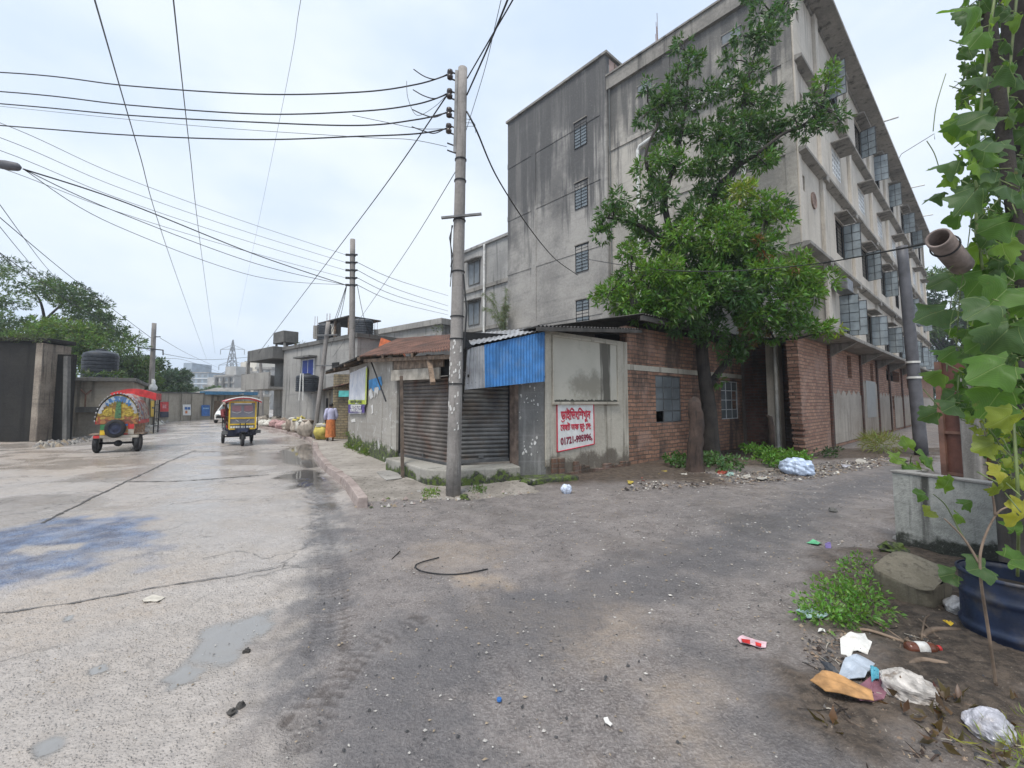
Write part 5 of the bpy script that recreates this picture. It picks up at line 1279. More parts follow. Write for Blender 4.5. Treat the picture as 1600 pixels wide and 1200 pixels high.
# ------------------------------------------------------------------ poles
def pole(name, label, px0, py0, px1, py1, r0, r1, mat, Y=None, zb=0.0, lean=0.0, pxb=None):
    b = G(px0, py0, zb) if Y is None else V((at(px0, py0, Y).x, Y, 0))
    tpt = at(px1, py1, b.y+lean); t = thing(name, label, 'pole', tuple(b))
    m = MB(); n = 14; m.tube([V((0,0,0)).lerp(tpt-b, i/n) for i in range(n+1)], [r0+(r1-r0)*i/n for i in range(n+1)], 16)
    m.build('shaft', mat, t, True); return t, b, tpt
mp, mb_, mt = pole('utility_pole', 'tall grey concrete pole with four cables in front of the shop corner', 708, 776, 723, 107, .128, .082, M['pole'], lean=.0)
def onpole(b, t, z): k = (z-b.z)/(t.z-b.z); return b.lerp(t, k)
def pz(py, Y): return at(715, py, Y).z
arms = []
for py in (122, 152, 181, 206, 234):
    z = pz(py, mb_.y); q = onpole(mb_, mt, z)-mb_; m = MB()
    m.bar(q+V((-.08,-.02,.05)), q+V((-.24,-.04,.10)), .03, .012); m.bar(q+V((-.08,-.02,-.08)), q+V((-.24,-.04,-.03)), .03, .012)
    o = m.build('bracket', M['iron'], mp)
    if py != 234:
        m = MB(); m.lathe([(.02,-.08),(.05,-.075),(.055,-.03),(.03,-.01),(.03,.01),(.055,.03),(.05,.075),(.02,.08)], q+V((-.22,-.04,.035)), 12); m.build('insulator', paint('brown_porcelain', (.05,.035,.03), .25, .2), o, True)
    arms.append(q+mb_+V((-.25,-.04,.035)))
m = MB(); z0, z1 = pz(240, mb_.y), pz(112, mb_.y); m.bar(onpole(mb_,mt,z0)-mb_+V((-.105,-.03,0)), onpole(mb_,mt,z1)-mb_+V((-.105,-.03,0)), .05, .03); m.build('bracket_rail', M['steel'], mp)
for py in (250, 283, 345, 425, 495, 530, 600):
    z = pz(py, mb_.y); q = onpole(mb_, mt, z)-mb_; k = .128+(.082-.128)*(z/mt.z); m = MB()
    m.lathe([(k+.004,-.012),(k+.014,-.01),(k+.014,.01),(k+.004,.012)], q, 16, 0, 'z', False); m.build('band', M['iron'], mp)
m = MB(); q = onpole(mb_, mt, pz(342, mb_.y))-mb_; m.bar(q+V((-.30,-.11,-.03)), q+V((.40,-.12,.035)), .05, .035); m.build('cross_arm', M['steel'], mp)
m = MB()
for k in range(3):
    p0 = onpole(mb_, mt, pz(355, mb_.y))-mb_+V((-.10-.01*k,-.08,0)); p1 = onpole(mb_, mt, pz(420+k*15, mb_.y))-mb_+V((-.12,-.09,0)); m.tube([p0, p0.lerp(p1,.3)+V((-.05+.02*k,0,0)), p0.lerp(p1,.7)+V((.02,0,0)), p1], .008, 5)
m.build('hanging_cable', M['cable'], mp)
m = MB(); p0 = onpole(mb_, mt, pz(430, mb_.y))-mb_+V((.10,-.06,0)); p1 = onpole(mb_, mt, pz(545, mb_.y))-mb_+V((.14,-.06,0)); m.tube([p0, p0.lerp(p1,.5)+V((.05,0,0)), p1], .014, 6); m.build('hanging_cable', M['cable'], mp)
# poster scraps on the lower shaft
m = MB(); rr = random.Random(3)
for k in range(36):
    z = rr.uniform(1.1, 2.7); a = rr.uniform(3.6, 5.6); q = onpole(mb_, mt, z)-mb_; r_ = .128-.046*z/mt.z+.003; w_ = rr.uniform(.012,.04); h_ = rr.uniform(.01,.05)
    c0 = [V((math.cos(a+da)*r_, math.sin(a+da)*r_, dz))+q for da, dz in ((-w_/r_/2,-h_),(w_/r_/2,-h_*.6),(w_/r_/2*.7,h_),(-w_/r_/2*.6,h_*.8))]; m.plate(c0, .003)
m.build('paper_scrap', M['paper'], mp)
p2, p2b, p2t = pole('utility_pole', 'second concrete pole rising behind the shop roof in mid street', 549, 690, 551, 374, .145, .105, M['pole'], Y=18.6, lean=0)
arm2 = []
for py in (399, 411, 423, 435, 446):
    z = at(550, py, p2b.y).z; q = onpole(p2b, p2t, z)-p2b; m = MB(); m.lathe([(.11,-.03),(.135,-.03),(.135,.03),(.11,.03)], q, 14, 0, 'z', False); m.bar(q+V((-.12,-.06,0)), q+V((-.27,-.08,0)), .05, .09); m.bar(q+V((.12,-.06,0)), q+V((.24,-.08,0)), .05, .07); m.build('bracket', M['iron'], p2); arm2.append((q+p2b+V((-.27,-.08,0)), q+p2b+V((.24,-.08,0))))
p3, p3b, p3t = pole('utility_pole', 'slim concrete pole leaning right beside the upright sacks', 491, 686, 513, 503, .085, .085, M['pole'], zb=.1)
m = MB(); q = (p3t-p3b)*.88; m.bar(q+V((-.35,-.13,0)), q+V((.5,-.13,.02)), .05); m.build('cross_arm', M['steel'], p3)
m = MB(); q = (p3t-p3b)*.62; m.bar(q+V((-.25,-.13,0)), q+V((.42,-.13,0)), .045); m.build('cross_arm', M['steel'], p3)
m = MB()
for s_ in (-.06, .06): m.tube([p3t-p3b+V((s_,0,-.02)), p3t-p3b+V((s_,0,.35))], .012, 5)
m.build('rebar', M['rust'], p3)
p4, p4b, p4t = pole('utility_pole', 'distant concrete pole with a small cross arm by the boundary wall', 234, 660, 241, 505, .21, .15, M['pole'], lean=0)
m = MB(); q = (p4t-p4b)*.735; m.bar(q+V((-1.0,-.2,.10)), q+V((.95,-.2,-.10)), .08); m.bar(q+V((-1.0,-.2,.1)), q+V((-1.0,-.2,-.5)), .06); m.bar(q+V((.95,-.2,-.1)), q+V((.98,-.2,-.5)), .06); m.build('cross_arm', M['iron'], p4)
m = MB(); q = (p4t-p4b)*.86; m.bar(q, q+V((.7,-.2,-.02)), .06); m.build('cross_arm', M['iron'], p4)
m = MB(); q = (p4t-p4b)*.35; m.blob(q+V((.3,-.2,0)), (.22,.2,.5), 10, 8, .2, 3); m.build('white_wrap', M['white_paint'], p4, True)
p5, p5b, p5t = pole('lane_pole', 'dark painted round pole leaning left against the factory windows', 1440, 712, 1409, 385, .165, .135, M['pole_dark'], lean=0)
for py in (566, 590):
    z = at(1420, py, p5b.y).z; q = onpole(p5b, p5t, z)-p5b; m = MB(); m.lathe([(.155,-.03),(.175,-.03),(.175,.03),(.155,.03)], q, 16, 0, 'z', False); m.build('band', M['pvc'], p5)
q = at(448,560,60); far_pole, fpb, fpt = pole('utility_pole', 'thin far pole in front of the balcony house corner', 409, 655, 407, 556, .16, .13, M['pole'], lean=0)
# street lamp head at the left frame edge
a = at(-60, 246, 9.6); b = at(8, 258, 9.4); c = at(36, 262, 9.35)
lamp = thing('street_lamp', 'grey street lamp head reaching in at the left edge of the sky', 'street lamp', (a.x-2.2, a.y, 0))
o = V(lamp.location); m = MB(); m.tube([V((0,0,0)), V((0,0,a.z-.5)), V((.3,0,a.z-.15)), a-o, b-o], [.07,.06,.045,.04,.035], 10); m.build('post', M['pole'], lamp, True)
m = MB(); d = (c-b).normalized(); n = d.cross(V((0,0,1))).normalized(); u = n.cross(d)
for k, (s_, w_, h_) in enumerate(((-.38,.05,.04),(-.2,.10,.06),(.0,.13,.075),(.3,.12,.06),(.42,.03,.03))): pass
prof = [(-.40,.03),(-.25,.085),(.05,.105),(.30,.09),(.40,.03)]
m.tube([b+d*s_-o for s_, _ in prof], [r for _, r in prof], 12); m.build('lamp_head', M['pole_dark'], lamp, True)

# ------------------------------------------------------------------ wires
def cat3(pts, n=10):
    return smoothpath(pts, n)
nw = [0]
def wire(label, pts, r, mat='cable', group=None, cat='cable', name='power_cable'):
    P = cat3(pts); o = P[0]; m = MB(); m.tube(P, r, 6); nw[0] += 1
    ob = m.build(name, M[mat], None, True, V(o)); tag(ob, label, cat, group); return ob
def wpx(pp): return [at(*p) for p in pp]
Yp = mb_.y
for i, (l0, mid, lab) in enumerate((((-420,98), [(0,113,9.6),(200,134,8.9),(400,147,8.3),(560,144,7.8),(650,132,7.55)], 'topmost thick black cable running left from the tall pole'),
                      ((-420,118), [(0,143,9.6),(200,164,8.9),(400,178,8.3),(560,174,7.8),(650,163,7.55)], 'second thick black cable from the top, tall pole to left edge'),
                      ((-420,130), [(0,162,9.6),(200,180,8.9),(400,191,8.3),(560,196,7.8),(650,187,7.55)], 'third thick black cable from the top, tall pole to left edge'),
                      ((-420,165), [(0,196,9.6),(200,211,8.9),(400,218,8.3),(560,213,7.8),(650,209,7.55)], 'lowest thick black cable running left from the tall pole'))):
    wire(lab, [at(l0[0], l0[1], 11.2)] + wpx(mid) + [arms[i]], .0125)
rr = random.Random(4)
for i in range(4):     # loose tails and jumpers at the brackets
    a = arms[i]; P = [a+V((-.02,-.01,0)), a+V((-.22,-.02,-.10)), a+V((-.42,-.03,-.06)), a+V((-.62,-.04,.07-.02*i))]
    wire(['curled cable tail under the topmost bracket','curled cable tail at the second bracket','curled cable tail at the third bracket','curled cable tail at the lowest insulator'][i], P, .009)
wire('thin looping jumper wire left of the tall pole', [arms[0]+V((-.75,0,-.12)), arms[0]+V((-.72,0,-.45)), arms[1]+V((-.55,0,-.40)), arms[1]+V((-.25,0,-.25)), arms[1]], .005, 'cable_grey')
wire('thin grey service wire dropping from lowest insulator to the left', [arms[3], arms[3]+V((-.5,0,-.0)), arms[3]+V((-1.1,0,.12)), arms[2]+V((-1.7,0,-.05))], .005, 'cable_grey')
wire('thin wire from the empty bracket running left', [arms[4], at(640, 218, 7.6), at(560, 214, 8.1), at(300, 196, 9.5), at(0, 166, 11)], .005, 'cable_grey')
# long diagonal to the far house, stay wire
wire('long straight cable falling left from the pole to the far rooftops', [arms[1], at(600, 292, 12), at(500, 425, 19), at(404, 552, 28.5)], .014)
wire('thin wire falling from the pole behind the second pole', [onpole(mb_,mt,pz(255,Yp)), at(640, 385, 11), at(575, 480, 16), at(520, 558, 23)], .008, 'cable_grey')
# overhead lines along the road
wire('left of two long lines crossing overhead down the road', [at(130,-60,6.5), at(148, 0, 8), at(215, 230, 16), at(272, 420, 34), at(323, 562, 110)], .016, 'cable_grey')
wire('right of two long lines crossing overhead down the road', [at(266,-60,6.5), at(271, 0, 8), at(296, 230, 16), at(318, 420, 34), at(336, 552, 110)], .014, 'cable_grey')
wire('faint thin line highest over the road centre', [at(474,-40,8), at(470, 0, 9), at(420, 270, 22), at(370, 510, 80)], .006, 'cable_grey')
# bundle from lamp to second pole and on to the right
L0 = at(36, 264, 9.3)
for i, (mid, k, lab, r) in enumerate((([(200,318,11.6),(400,398,15.5)], 4, 'thickest drop cable from the street lamp to the second pole', .016),
                            ([(180,330,11.6),(400,412,15.5)], 4, 'sagging drop cable just below the thick one, lamp to second pole', .010),
                            ([(180,352,11.6),(400,432,15.5)], 4, 'lowest sagging cable from the lamp to the second pole', .008))):
    wire(lab, [L0] + wpx(mid) + [arm2[k][0]], r)
for i, (y0, lab) in enumerate(((192,'top grey line from the left edge to the second pole'), (215,'second grey line from the left edge to the second pole'), (235,'third grey line from the left edge to the second pole'), (262,'fourth grey line from the left edge to the second pole'))):
    e = arm2[i][0]; y1 = (399,411,423,435)[i]
    P = [at(-300, y0-95, 8.4), at(0, y0, 10)] + [at(x, y0+(y1-y0)*(x/545)**.92 + 6*math.sin(math.pi*x/545), 10+8.2*(x/545)) for x in (180, 370)] + [e]
    wire(lab, P, .0075, 'cable_grey')
for i, (y1, lab) in enumerate(((462,'highest line from the second pole to the balconied block'), (478,'second line from the second pole to the balconied block'), (486,'third line from the second pole to the balconied block'), (492,'lowest line from the second pole to the balconied block'))):
    s_ = arm2[min(i+1,4)][1]; wire(lab, [s_, at(620, (s_.z and (410+i*13))+ (y1-410-i*13)*.47+3, 22), at(700, y1, 34)], .012, 'cable_grey')
for i, (x1, y1, lab) in enumerate(((505,545,'left drop wire from second pole to the roof columns'), (512,535,'middle drop wire from second pole to the roof columns'), (518,540,'right drop wire from second pole to the roof columns'))):
    wire(lab, [arm2[4][0]+V((.05,0,-.05*i)), at((547+x1)/2-3+i, (446+y1)/2+4, 21), at(x1, y1, 24.5)], .012)
wire('stay wire on the right of the second pole', [arm2[4][1], at(567, 490, 20), at(578, 527, 22)], .012)
# up to the right over the camera
wire('thick black cable rising right from the pole top', [onpole(mb_,mt,pz(124,Yp))+V((.09,-.03,0)), at(765, 62, 6.6), at(800, 2, 5.9), at(822,-40,5.5)], .012)
wire('twisted black cable rising steeply from the pole beside the topmost one', [onpole(mb_,mt,pz(150,Yp))+V((.09,-.03,0)), at(762, 75, 6.4), at(793, 0, 5.4), at(810,-45,5.0)], .014)
wire('thin grey wire rising right past the pole', [onpole(mb_,mt,pz(205,Yp))+V((.09,-.03,0)), at(757, 110, 6.6), at(776, 30, 5.9), at(792,-40,5.4)], .005, 'cable_grey')
wire('thick service cable drooping from the pole to the tower window', [onpole(mb_,mt,pz(175,Yp))+V((.09,-.02,0)), at(745, 205, 7.7), at(780, 283, 10), at(830, 360, 14), at(868, 405, 17.5), at(903, 430, 20.2)], .016)
for i in range(3):
    wire(['upper','middle','lower'][i]+' short spreader wire right of the pole', [onpole(mb_,mt,pz(188+6*i,Yp))+V((.085,-.04,0)), at(737+2*i, 188+5*i, 7.55), at(743, 196+6*i, 7.6)], .004, 'cable_grey')
wire('cable crossing in front of the mango tree towards the vines', [at(902, 402, 20.0), at(1000, 418, 11.5), at(1120, 424, 10), at(1260, 414, 9), at(1400, 390, 5), at(1475, 372, 3.3)], .012)
# lines at the far left
for i, (pp, lab) in enumerate((([(-60,285,14),(0,340,17),(120,440,26),(236,528,33.5)], 'upper diagonal line at far left running down to the distant pole'),
                 ([(-60,340,14),(0,395,17),(120,478,26),(234,548,33.5)], 'diagonal line at far left ending at the distant cross arm'),
                 ([(0,320,16),(70,415,26),(105,452,40)], 'steep thin line at far left over the spreading tree'),
                 ([(-20,330,16),(55,420,26),(80,440,40)], 'second steep line at far left over the spreading tree'),
                 ([(-20,375,16),(30,425,26),(60,440,40)], 'third steep line at far left over the spreading tree'),
                 ([(250,528,34),(300,556,60),(340,574,110)], 'line continuing from the distant pole towards the pylon'),
                 ([(256,553,34),(320,562,40),(400,556,42),(420,540,34)], 'slack line crossing the road beyond the distant pole'),
                 ([(256,560,34),(300,566,60),(360,588,110)], 'lower line continuing from the distant pole to the far blocks'))):
    wire(lab, wpx(pp), .017 if i not in (2,3,4) else .014)
# ------------------------------------------------------------------ mango tree by the shop
def rosettes(centers, n, per, L, W, tints, droop=.55, spread=(1,1,.8)):
    """leaf sprays: each rosette throws `per` drooping blades"""
    B=[];D=[];S=[];LL=[];WW=[];T=[]
    for (c, r, tint) in centers:
        k = max(1, int(n*(r/.6)**2)); u = unit(k); rad = npr.rand(k, 1)**.45*r
        p = np.array(c)[None] + u*rad*np.array(spread)[None]
        out = u.copy(); out[:,2] += .35; out /= np.linalg.norm(out, axis=1, keepdims=True)
        for j in range(per):
            d = unit(k)*.85 + out*.75; d[:,2] -= droop*npr.rand(k)
            B.append(p + d*.03); D.append(d); S.append(unit(k)); LL.append(L*(.65+.6*npr.rand(k))); WW.append(W*(.75+.5*npr.rand(k)))
            tt = np.array(tints[tint])[None]*(.75+.5*npr.rand(k,1)); tt = tt*(1+.12*npr.normal(size=(k,3))); T.append(np.clip(tt,.004,1))
    return [np.concatenate(x) for x in (B,D,S,LL,WW,T)]
TB = G(1112, 716); tz = .05
mango = thing('mango_tree', 'tall mango tree with bright young leaves growing against the factory end', 'tree', (TB.x, TB.y, 0))
tb = V((TB.x, TB.y, 0))
def mp_(px, py, dy=0): return at(px, py, TB.y+dy)
limbs = [([mp_(1113,722),mp_(1111,690),mp_(1108,640),mp_(1101,590),mp_(1097,548),mp_(1098,500,.1)], [.26,.22,.20,.18,.165,.15]),
         ([mp_(1110,600,.05),mp_(1128,575,.1),mp_(1150,545,.2),mp_(1172,505,.3),mp_(1190,450,.3)], [.11,.10,.085,.07,.05]),
         ([mp_(1098,505),mp_(1096,430,.1),mp_(1104,360,.2),mp_(1118,300,.2),mp_(1150,262,.1),mp_(1160,205,.1),mp_(1163,150,.2),mp_(1180,85,.2),mp_(1205,20,.2)], [.15,.14,.13,.115,.09,.075,.06,.04,.02]),
         ([mp_(1098,470),mp_(1060,400,-.2),mp_(1040,330,-.2),mp_(1042,295,-.1),mp_(1060,230,0),mp_(1072,160,.1),mp_(1075,95,.1)], [.12,.10,.09,.08,.06,.045,.02]),
         ([mp_(1150,262,.1),mp_(1190,235,-.3),mp_(1222,210,-.5),mp_(1255,195,-.7),mp_(1285,170,-.9)], [.07,.055,.045,.035,.02]),
         ([mp_(1060,400,-.2),mp_(1015,360,-.5),mp_(975,345,-.8),mp_(945,340,-1.0)], [.08,.06,.04,.02]),
         ([mp_(1042,300,-.1),mp_(1015,270,-.3),mp_(1010,235,-.4),mp_(1030,185,-.4),mp_(1012,160,-.4)], [.07,.055,.04,.03,.015]),
         ([mp_(1097,520),mp_(1050,470,-.6),mp_(1000,440,-1.0),mp_(960,450,-1.2)], [.10,.07,.05,.02]),
         ([mp_(1172,505,.3),mp_(1220,470,-.3),mp_(1265,455,-.6)], [.06,.045,.02]),
         ([mp_(1160,528,.2),mp_(1210,530,-.6),mp_(1250,528,-1.0),mp_(1285,516,-1.2)], [.05,.035,.03,.015]),
         ([mp_(1104,360,.2),mp_(1150,330,-.4),mp_(1200,330,-.8)], [.07,.05,.02])]
m = MB()
for pth, rd in limbs[:2]:
    pp = smoothpath([p-tb for p in pth], 5); n = len(pp); rr_ = list(np.interp(np.linspace(0,1,n), np.linspace(0,1,len(rd)), rd)); m.tube(pp, rr_, 12)
m.build('trunk', M['bark'], mango, True)
bm_ = MB()
for pth, rd in limbs[2:]:
    pp = smoothpath([p-tb for p in pth], 4); n = len(pp); rr_ = list(np.interp(np.linspace(0,1,n), np.linspace(0,1,len(rd)), rd)); bm_.tube(pp, rr_, 8)
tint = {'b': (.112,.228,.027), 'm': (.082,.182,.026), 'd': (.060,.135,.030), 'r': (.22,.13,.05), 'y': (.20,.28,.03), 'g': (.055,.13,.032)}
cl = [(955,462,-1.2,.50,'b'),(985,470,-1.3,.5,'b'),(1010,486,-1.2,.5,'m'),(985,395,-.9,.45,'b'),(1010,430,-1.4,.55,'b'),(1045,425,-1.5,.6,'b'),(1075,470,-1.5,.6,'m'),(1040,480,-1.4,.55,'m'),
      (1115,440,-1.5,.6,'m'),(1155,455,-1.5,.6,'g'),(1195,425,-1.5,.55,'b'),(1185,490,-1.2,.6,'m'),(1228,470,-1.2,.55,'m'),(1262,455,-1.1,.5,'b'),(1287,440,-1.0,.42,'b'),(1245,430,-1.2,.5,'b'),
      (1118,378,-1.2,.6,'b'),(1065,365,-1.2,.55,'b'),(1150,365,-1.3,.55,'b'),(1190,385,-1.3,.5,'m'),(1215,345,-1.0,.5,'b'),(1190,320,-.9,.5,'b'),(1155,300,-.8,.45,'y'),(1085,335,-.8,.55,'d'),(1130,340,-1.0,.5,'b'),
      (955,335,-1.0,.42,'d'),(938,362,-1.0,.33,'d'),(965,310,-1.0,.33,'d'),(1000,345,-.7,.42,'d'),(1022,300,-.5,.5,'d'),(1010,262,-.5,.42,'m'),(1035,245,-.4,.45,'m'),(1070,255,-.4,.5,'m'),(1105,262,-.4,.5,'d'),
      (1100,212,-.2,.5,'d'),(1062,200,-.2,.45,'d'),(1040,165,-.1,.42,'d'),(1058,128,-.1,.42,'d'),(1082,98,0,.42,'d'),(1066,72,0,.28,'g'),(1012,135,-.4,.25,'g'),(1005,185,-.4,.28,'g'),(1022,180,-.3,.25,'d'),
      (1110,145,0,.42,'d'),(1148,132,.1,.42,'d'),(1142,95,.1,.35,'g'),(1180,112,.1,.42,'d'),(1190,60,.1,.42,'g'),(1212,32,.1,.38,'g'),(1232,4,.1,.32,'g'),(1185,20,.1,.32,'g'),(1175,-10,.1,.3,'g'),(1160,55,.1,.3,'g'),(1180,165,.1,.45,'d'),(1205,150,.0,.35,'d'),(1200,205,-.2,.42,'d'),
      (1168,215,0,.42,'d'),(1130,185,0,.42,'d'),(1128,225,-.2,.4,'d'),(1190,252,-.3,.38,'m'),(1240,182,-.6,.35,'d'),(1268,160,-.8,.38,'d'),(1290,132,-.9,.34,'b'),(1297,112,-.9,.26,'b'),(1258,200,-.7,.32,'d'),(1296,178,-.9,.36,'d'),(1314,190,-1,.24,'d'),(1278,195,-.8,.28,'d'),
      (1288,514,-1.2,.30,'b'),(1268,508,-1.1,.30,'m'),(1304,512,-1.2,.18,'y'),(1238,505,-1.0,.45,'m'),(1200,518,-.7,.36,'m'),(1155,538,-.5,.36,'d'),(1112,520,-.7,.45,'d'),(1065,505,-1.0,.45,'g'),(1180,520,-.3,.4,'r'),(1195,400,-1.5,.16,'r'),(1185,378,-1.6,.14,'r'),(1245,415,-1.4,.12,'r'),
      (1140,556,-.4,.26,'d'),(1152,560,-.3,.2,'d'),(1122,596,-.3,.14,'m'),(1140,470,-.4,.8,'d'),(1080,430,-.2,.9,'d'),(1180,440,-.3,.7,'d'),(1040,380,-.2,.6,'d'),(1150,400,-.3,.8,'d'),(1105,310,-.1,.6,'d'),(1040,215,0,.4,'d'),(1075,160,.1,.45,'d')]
OUT = [(70,[(1050,1085),(1175,1225)]),(105,[(1045,1100),(1130,1215)]),(140,[(1035,1215)]),(180,[(1020,1215)]),(220,[(1020,1215)]),(260,[(1005,1210)]),(300,[(1000,1215)]),(340,[(985,1225)]),(380,[(980,1240)]),(420,[(965,1285)]),(460,[(960,1280)]),(500,[(1020,1260)])]
rt2 = random.Random(77)
for y, segs in OUT:
    for x0, x1 in segs:
        x = x0+12
        while x < x1: rt2.random() < (.55 if y < 320 else .9) and cl.append((x+rt2.uniform(-12,12), y+rt2.uniform(-18,18), rt2.uniform(-.7,.5), rt2.uniform(.34,.5), rt2.choice('ddmg' if y < 300 else 'dmmb'))); x += rt2.uniform(34,52)
lp = [(p, r) for pth, rd in limbs for p, r in zip(smoothpath(pth, 4), np.interp(np.linspace(0,1,4*(len(pth)-1)+1), np.linspace(0,1,len(rd)), rd))]
cc = []
for px, py, dy, r, t in cl:
    c = mp_(px, py, dy); cc.append((c-tb, r*.92, t))
    q = min(lp, key=lambda k: (k[0]-c).length)[0]; mid = q.lerp(c, .5)+V((0,0,.08))
    bm_.tube([q-tb, mid-tb, c-tb], [.028,.018,.008], 5)
    for _ in range(3):
        e = c + V((rnd.uniform(-1,1),rnd.uniform(-1,1),rnd.uniform(-.6,.8)))*r*.7; bm_.tube([mid-tb, c.lerp(e,.4)-tb, e-tb], [.012,.008,.004], 4)
bm_.build('branches', M['bark'], mango, True)
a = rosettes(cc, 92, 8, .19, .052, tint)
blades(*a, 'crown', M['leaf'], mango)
# pruned stub trunk in front
sbp = G(1083, 738)
stub = thing('tree_stub', 'pruned brown stub trunk standing in front of the mango trunk', 'tree stump', tuple(sbp)); m = MB()
pp = smoothpath([at(1086,742,sbp.y)-sbp, at(1086,700,sbp.y)-sbp, at(1088,660,sbp.y+.05)-sbp, at(1084,622,sbp.y+.1)-sbp], 6)
m.tube(pp, [x*.92 for x in [.30,.25,.215,.20,.185,.18,.172,.175,.165,.16,.165,.16,.17,.165,.175,.165,.16,.12,.05]][:len(pp)], 22)
for i, v in enumerate(m.v):
    a_ = math.atan2(v[1], v[0]); n_ = .10*math.sin(5*a_+v[2]*3)+.05*math.sin(11*a_-v[2]*7)+.05*math.sin(v[2]*21+a_*3)+rnd.uniform(-.04,.04); m.v[i] = (v[0]*(1+n_), v[1]*(1+n_), v[2]+(rnd.uniform(-.03,.05) if v[2] > .95 else 0))
m.build('trunk', M['bark_stub'], stub, True)
b2_ = G(1206, 715); t = MB(); t.tube([V((0,0,0)), V((.02,0,.9)), V((-.02,0,1.15)), V((-.12,0,1.22))], [.10,.085,.08,.03], 10); solo(t, 'tree_stub', M['bark_stub'], 'thin cut stub beside the corner column', 'tree stump', b2_) if False else None
o_ = t.build('tree_stub', M['bark_stub'], None, True); o_.location = b2_; tag(o_, 'thin cut stub standing beside the factory corner column', 'tree stump')

# ------------------------------------------------------------------ spreading tree and bushes at the far left
def clump_tree(name, label, base, pts, Y, n, L, W, tints, trunk=None, spread=(1,1,.55), cat='tree', per=6):
    b = V((base[0], base[1], 0)); t = thing(name, label, cat, tuple(b)); cc = []
    m = MB()
    if trunk:
        for pth, r0, r1 in trunk:
            pp = smoothpath([at(*p)-b for p in pth], 4); k = len(pp); m.tube(pp, [r0+(r1-r0)*i/(k-1) for i in range(k)], 8)
    for px, py, dy, r, tn in pts:
        c = at(px, py, Y+dy)-b; cc.append((c, r, tn))
        if trunk and name != 'rain_tree': m.tube([at(*trunk[0][0][-1])-b, (at(*trunk[0][0][-1])-b).lerp(c, .6)+V((0,0,.3)), c], [.10,.06,.02], 5)
    if trunk: m.build('trunk', M['bark'], t, True)
    a = rosettes(cc, n, per, L, W, tints, .25, spread); blades(*a, 'crown', M['leaf'], t); return t
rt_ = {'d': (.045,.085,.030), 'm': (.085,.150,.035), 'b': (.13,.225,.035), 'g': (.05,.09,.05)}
pts = []
rs_ = random.Random(21)
prof = [(-60,400),(0,408),(40,420),(90,436),(120,455),(150,480),(175,510),(188,528)]
for i in range(70):
    x = rs_.uniform(-60, 190); top = np.interp(x, [p[0] for p in prof], [p[1] for p in prof]); y = rs_.uniform(top+8, min(560, top+150 if x < 120 else top+30))
    if 15 < x < 95 and 465 < y < 502: continue
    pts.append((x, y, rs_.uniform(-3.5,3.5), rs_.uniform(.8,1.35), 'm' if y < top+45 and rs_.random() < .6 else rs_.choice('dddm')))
for x, y in ((12,410),(60,428),(100,442),(132,462),(112,452),(160,495),(182,520),(190,530),(150,500),(125,485),(165,522)): pts.append((x, y, rs_.uniform(-2,2), .95, 'd'))
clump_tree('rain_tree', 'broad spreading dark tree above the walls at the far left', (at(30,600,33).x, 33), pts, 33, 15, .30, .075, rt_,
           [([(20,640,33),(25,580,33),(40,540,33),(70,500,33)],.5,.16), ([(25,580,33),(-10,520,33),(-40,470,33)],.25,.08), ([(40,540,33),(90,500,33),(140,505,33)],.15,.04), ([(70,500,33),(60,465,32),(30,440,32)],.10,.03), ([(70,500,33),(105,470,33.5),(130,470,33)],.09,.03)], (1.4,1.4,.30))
pts = [(rs_.uniform(-20,150), rs_.uniform(505,575), rs_.uniform(-1.5,1.5), rs_.uniform(.7,1.1), rs_.choice('bbmd')) for _ in range(55)]
clump_tree('bush', 'bright green bushy growth below the spreading tree, behind the dark wall', (at(70,600,29).x, 29), pts, 29, 24, .26, .09, rt_, None, (1,1,.8), 'bush')
pts = [(rs_.uniform(182,240), rs_.uniform(568,608), rs_.uniform(-1.5,1.5), rs_.uniform(.8,1.1), rs_.choice('mmbd')) for _ in range(26)]
clump_tree('leafy_tree', 'mid green bushy tree between the black tank and the distant pole', (at(212,620,38).x, 38), pts, 38, 34, .34, .11, rt_, [([(212,640,38),(214,600,38),(212,590,38)],.16,.1)], (1,1,.8))
pts = [(rs_.uniform(242,284), rs_.uniform(585,616), rs_.uniform(-1.5,1.5), rs_.uniform(.9,1.2), 'g') for _ in range(22)]
clump_tree('leafy_tree', 'dull dark tree right of the distant pole above the wall', (at(262,625,46).x, 46), pts, 46, 30, .42, .13, rt_, [([(262,640,46),(262,610,46),(262,600,46)],.16,.1)], (1,1,.8))
# weeds on the store roof, plants on far roofs
def weeds(name, label, cat, blobs, n, L, W, tc, kind=None, per=7, z=None, lift=.1, droop=.3):
    cc = []; o = V(blobs[0][0])
    for c, r in blobs: cc.append((V(c)-o+V((0,0,lift)), r, 'x'))
    a = rosettes(cc, n, per, L, W, {'x': tc}, droop, (1,1,.45)); ob = blades(*a, name, M['leaf'], None, (0,0,0)); ob.location = o
    return tag(ob, label, cat, None, kind)
bl = [(at(x, 588, 20.6), .17) for x in range(100, 200, 5)]
weeds('roof_weeds', 'line of weeds growing along the flat store roof under the black tank', 'weeds', bl, 26, .22, .05, (.07,.12,.03), 'stuff')

weeds('roof_plant', 'sparse twiggy plant on the balcony house roof left of the columns', 'plant', [(at(466+2*i, 540-3*(i%3), 27.5), .22) for i in range(4)], 9, .25, .03, (.10,.12,.06))
bl = [(at(682+1.5*i, 517-3*(i%2), 30), .3) for i in range(4)]
weeds('roof_plant', 'small plant sprouting behind the rusty roof by the tall pole', 'plant', bl, 12, .25, .05, (.09,.11,.06))
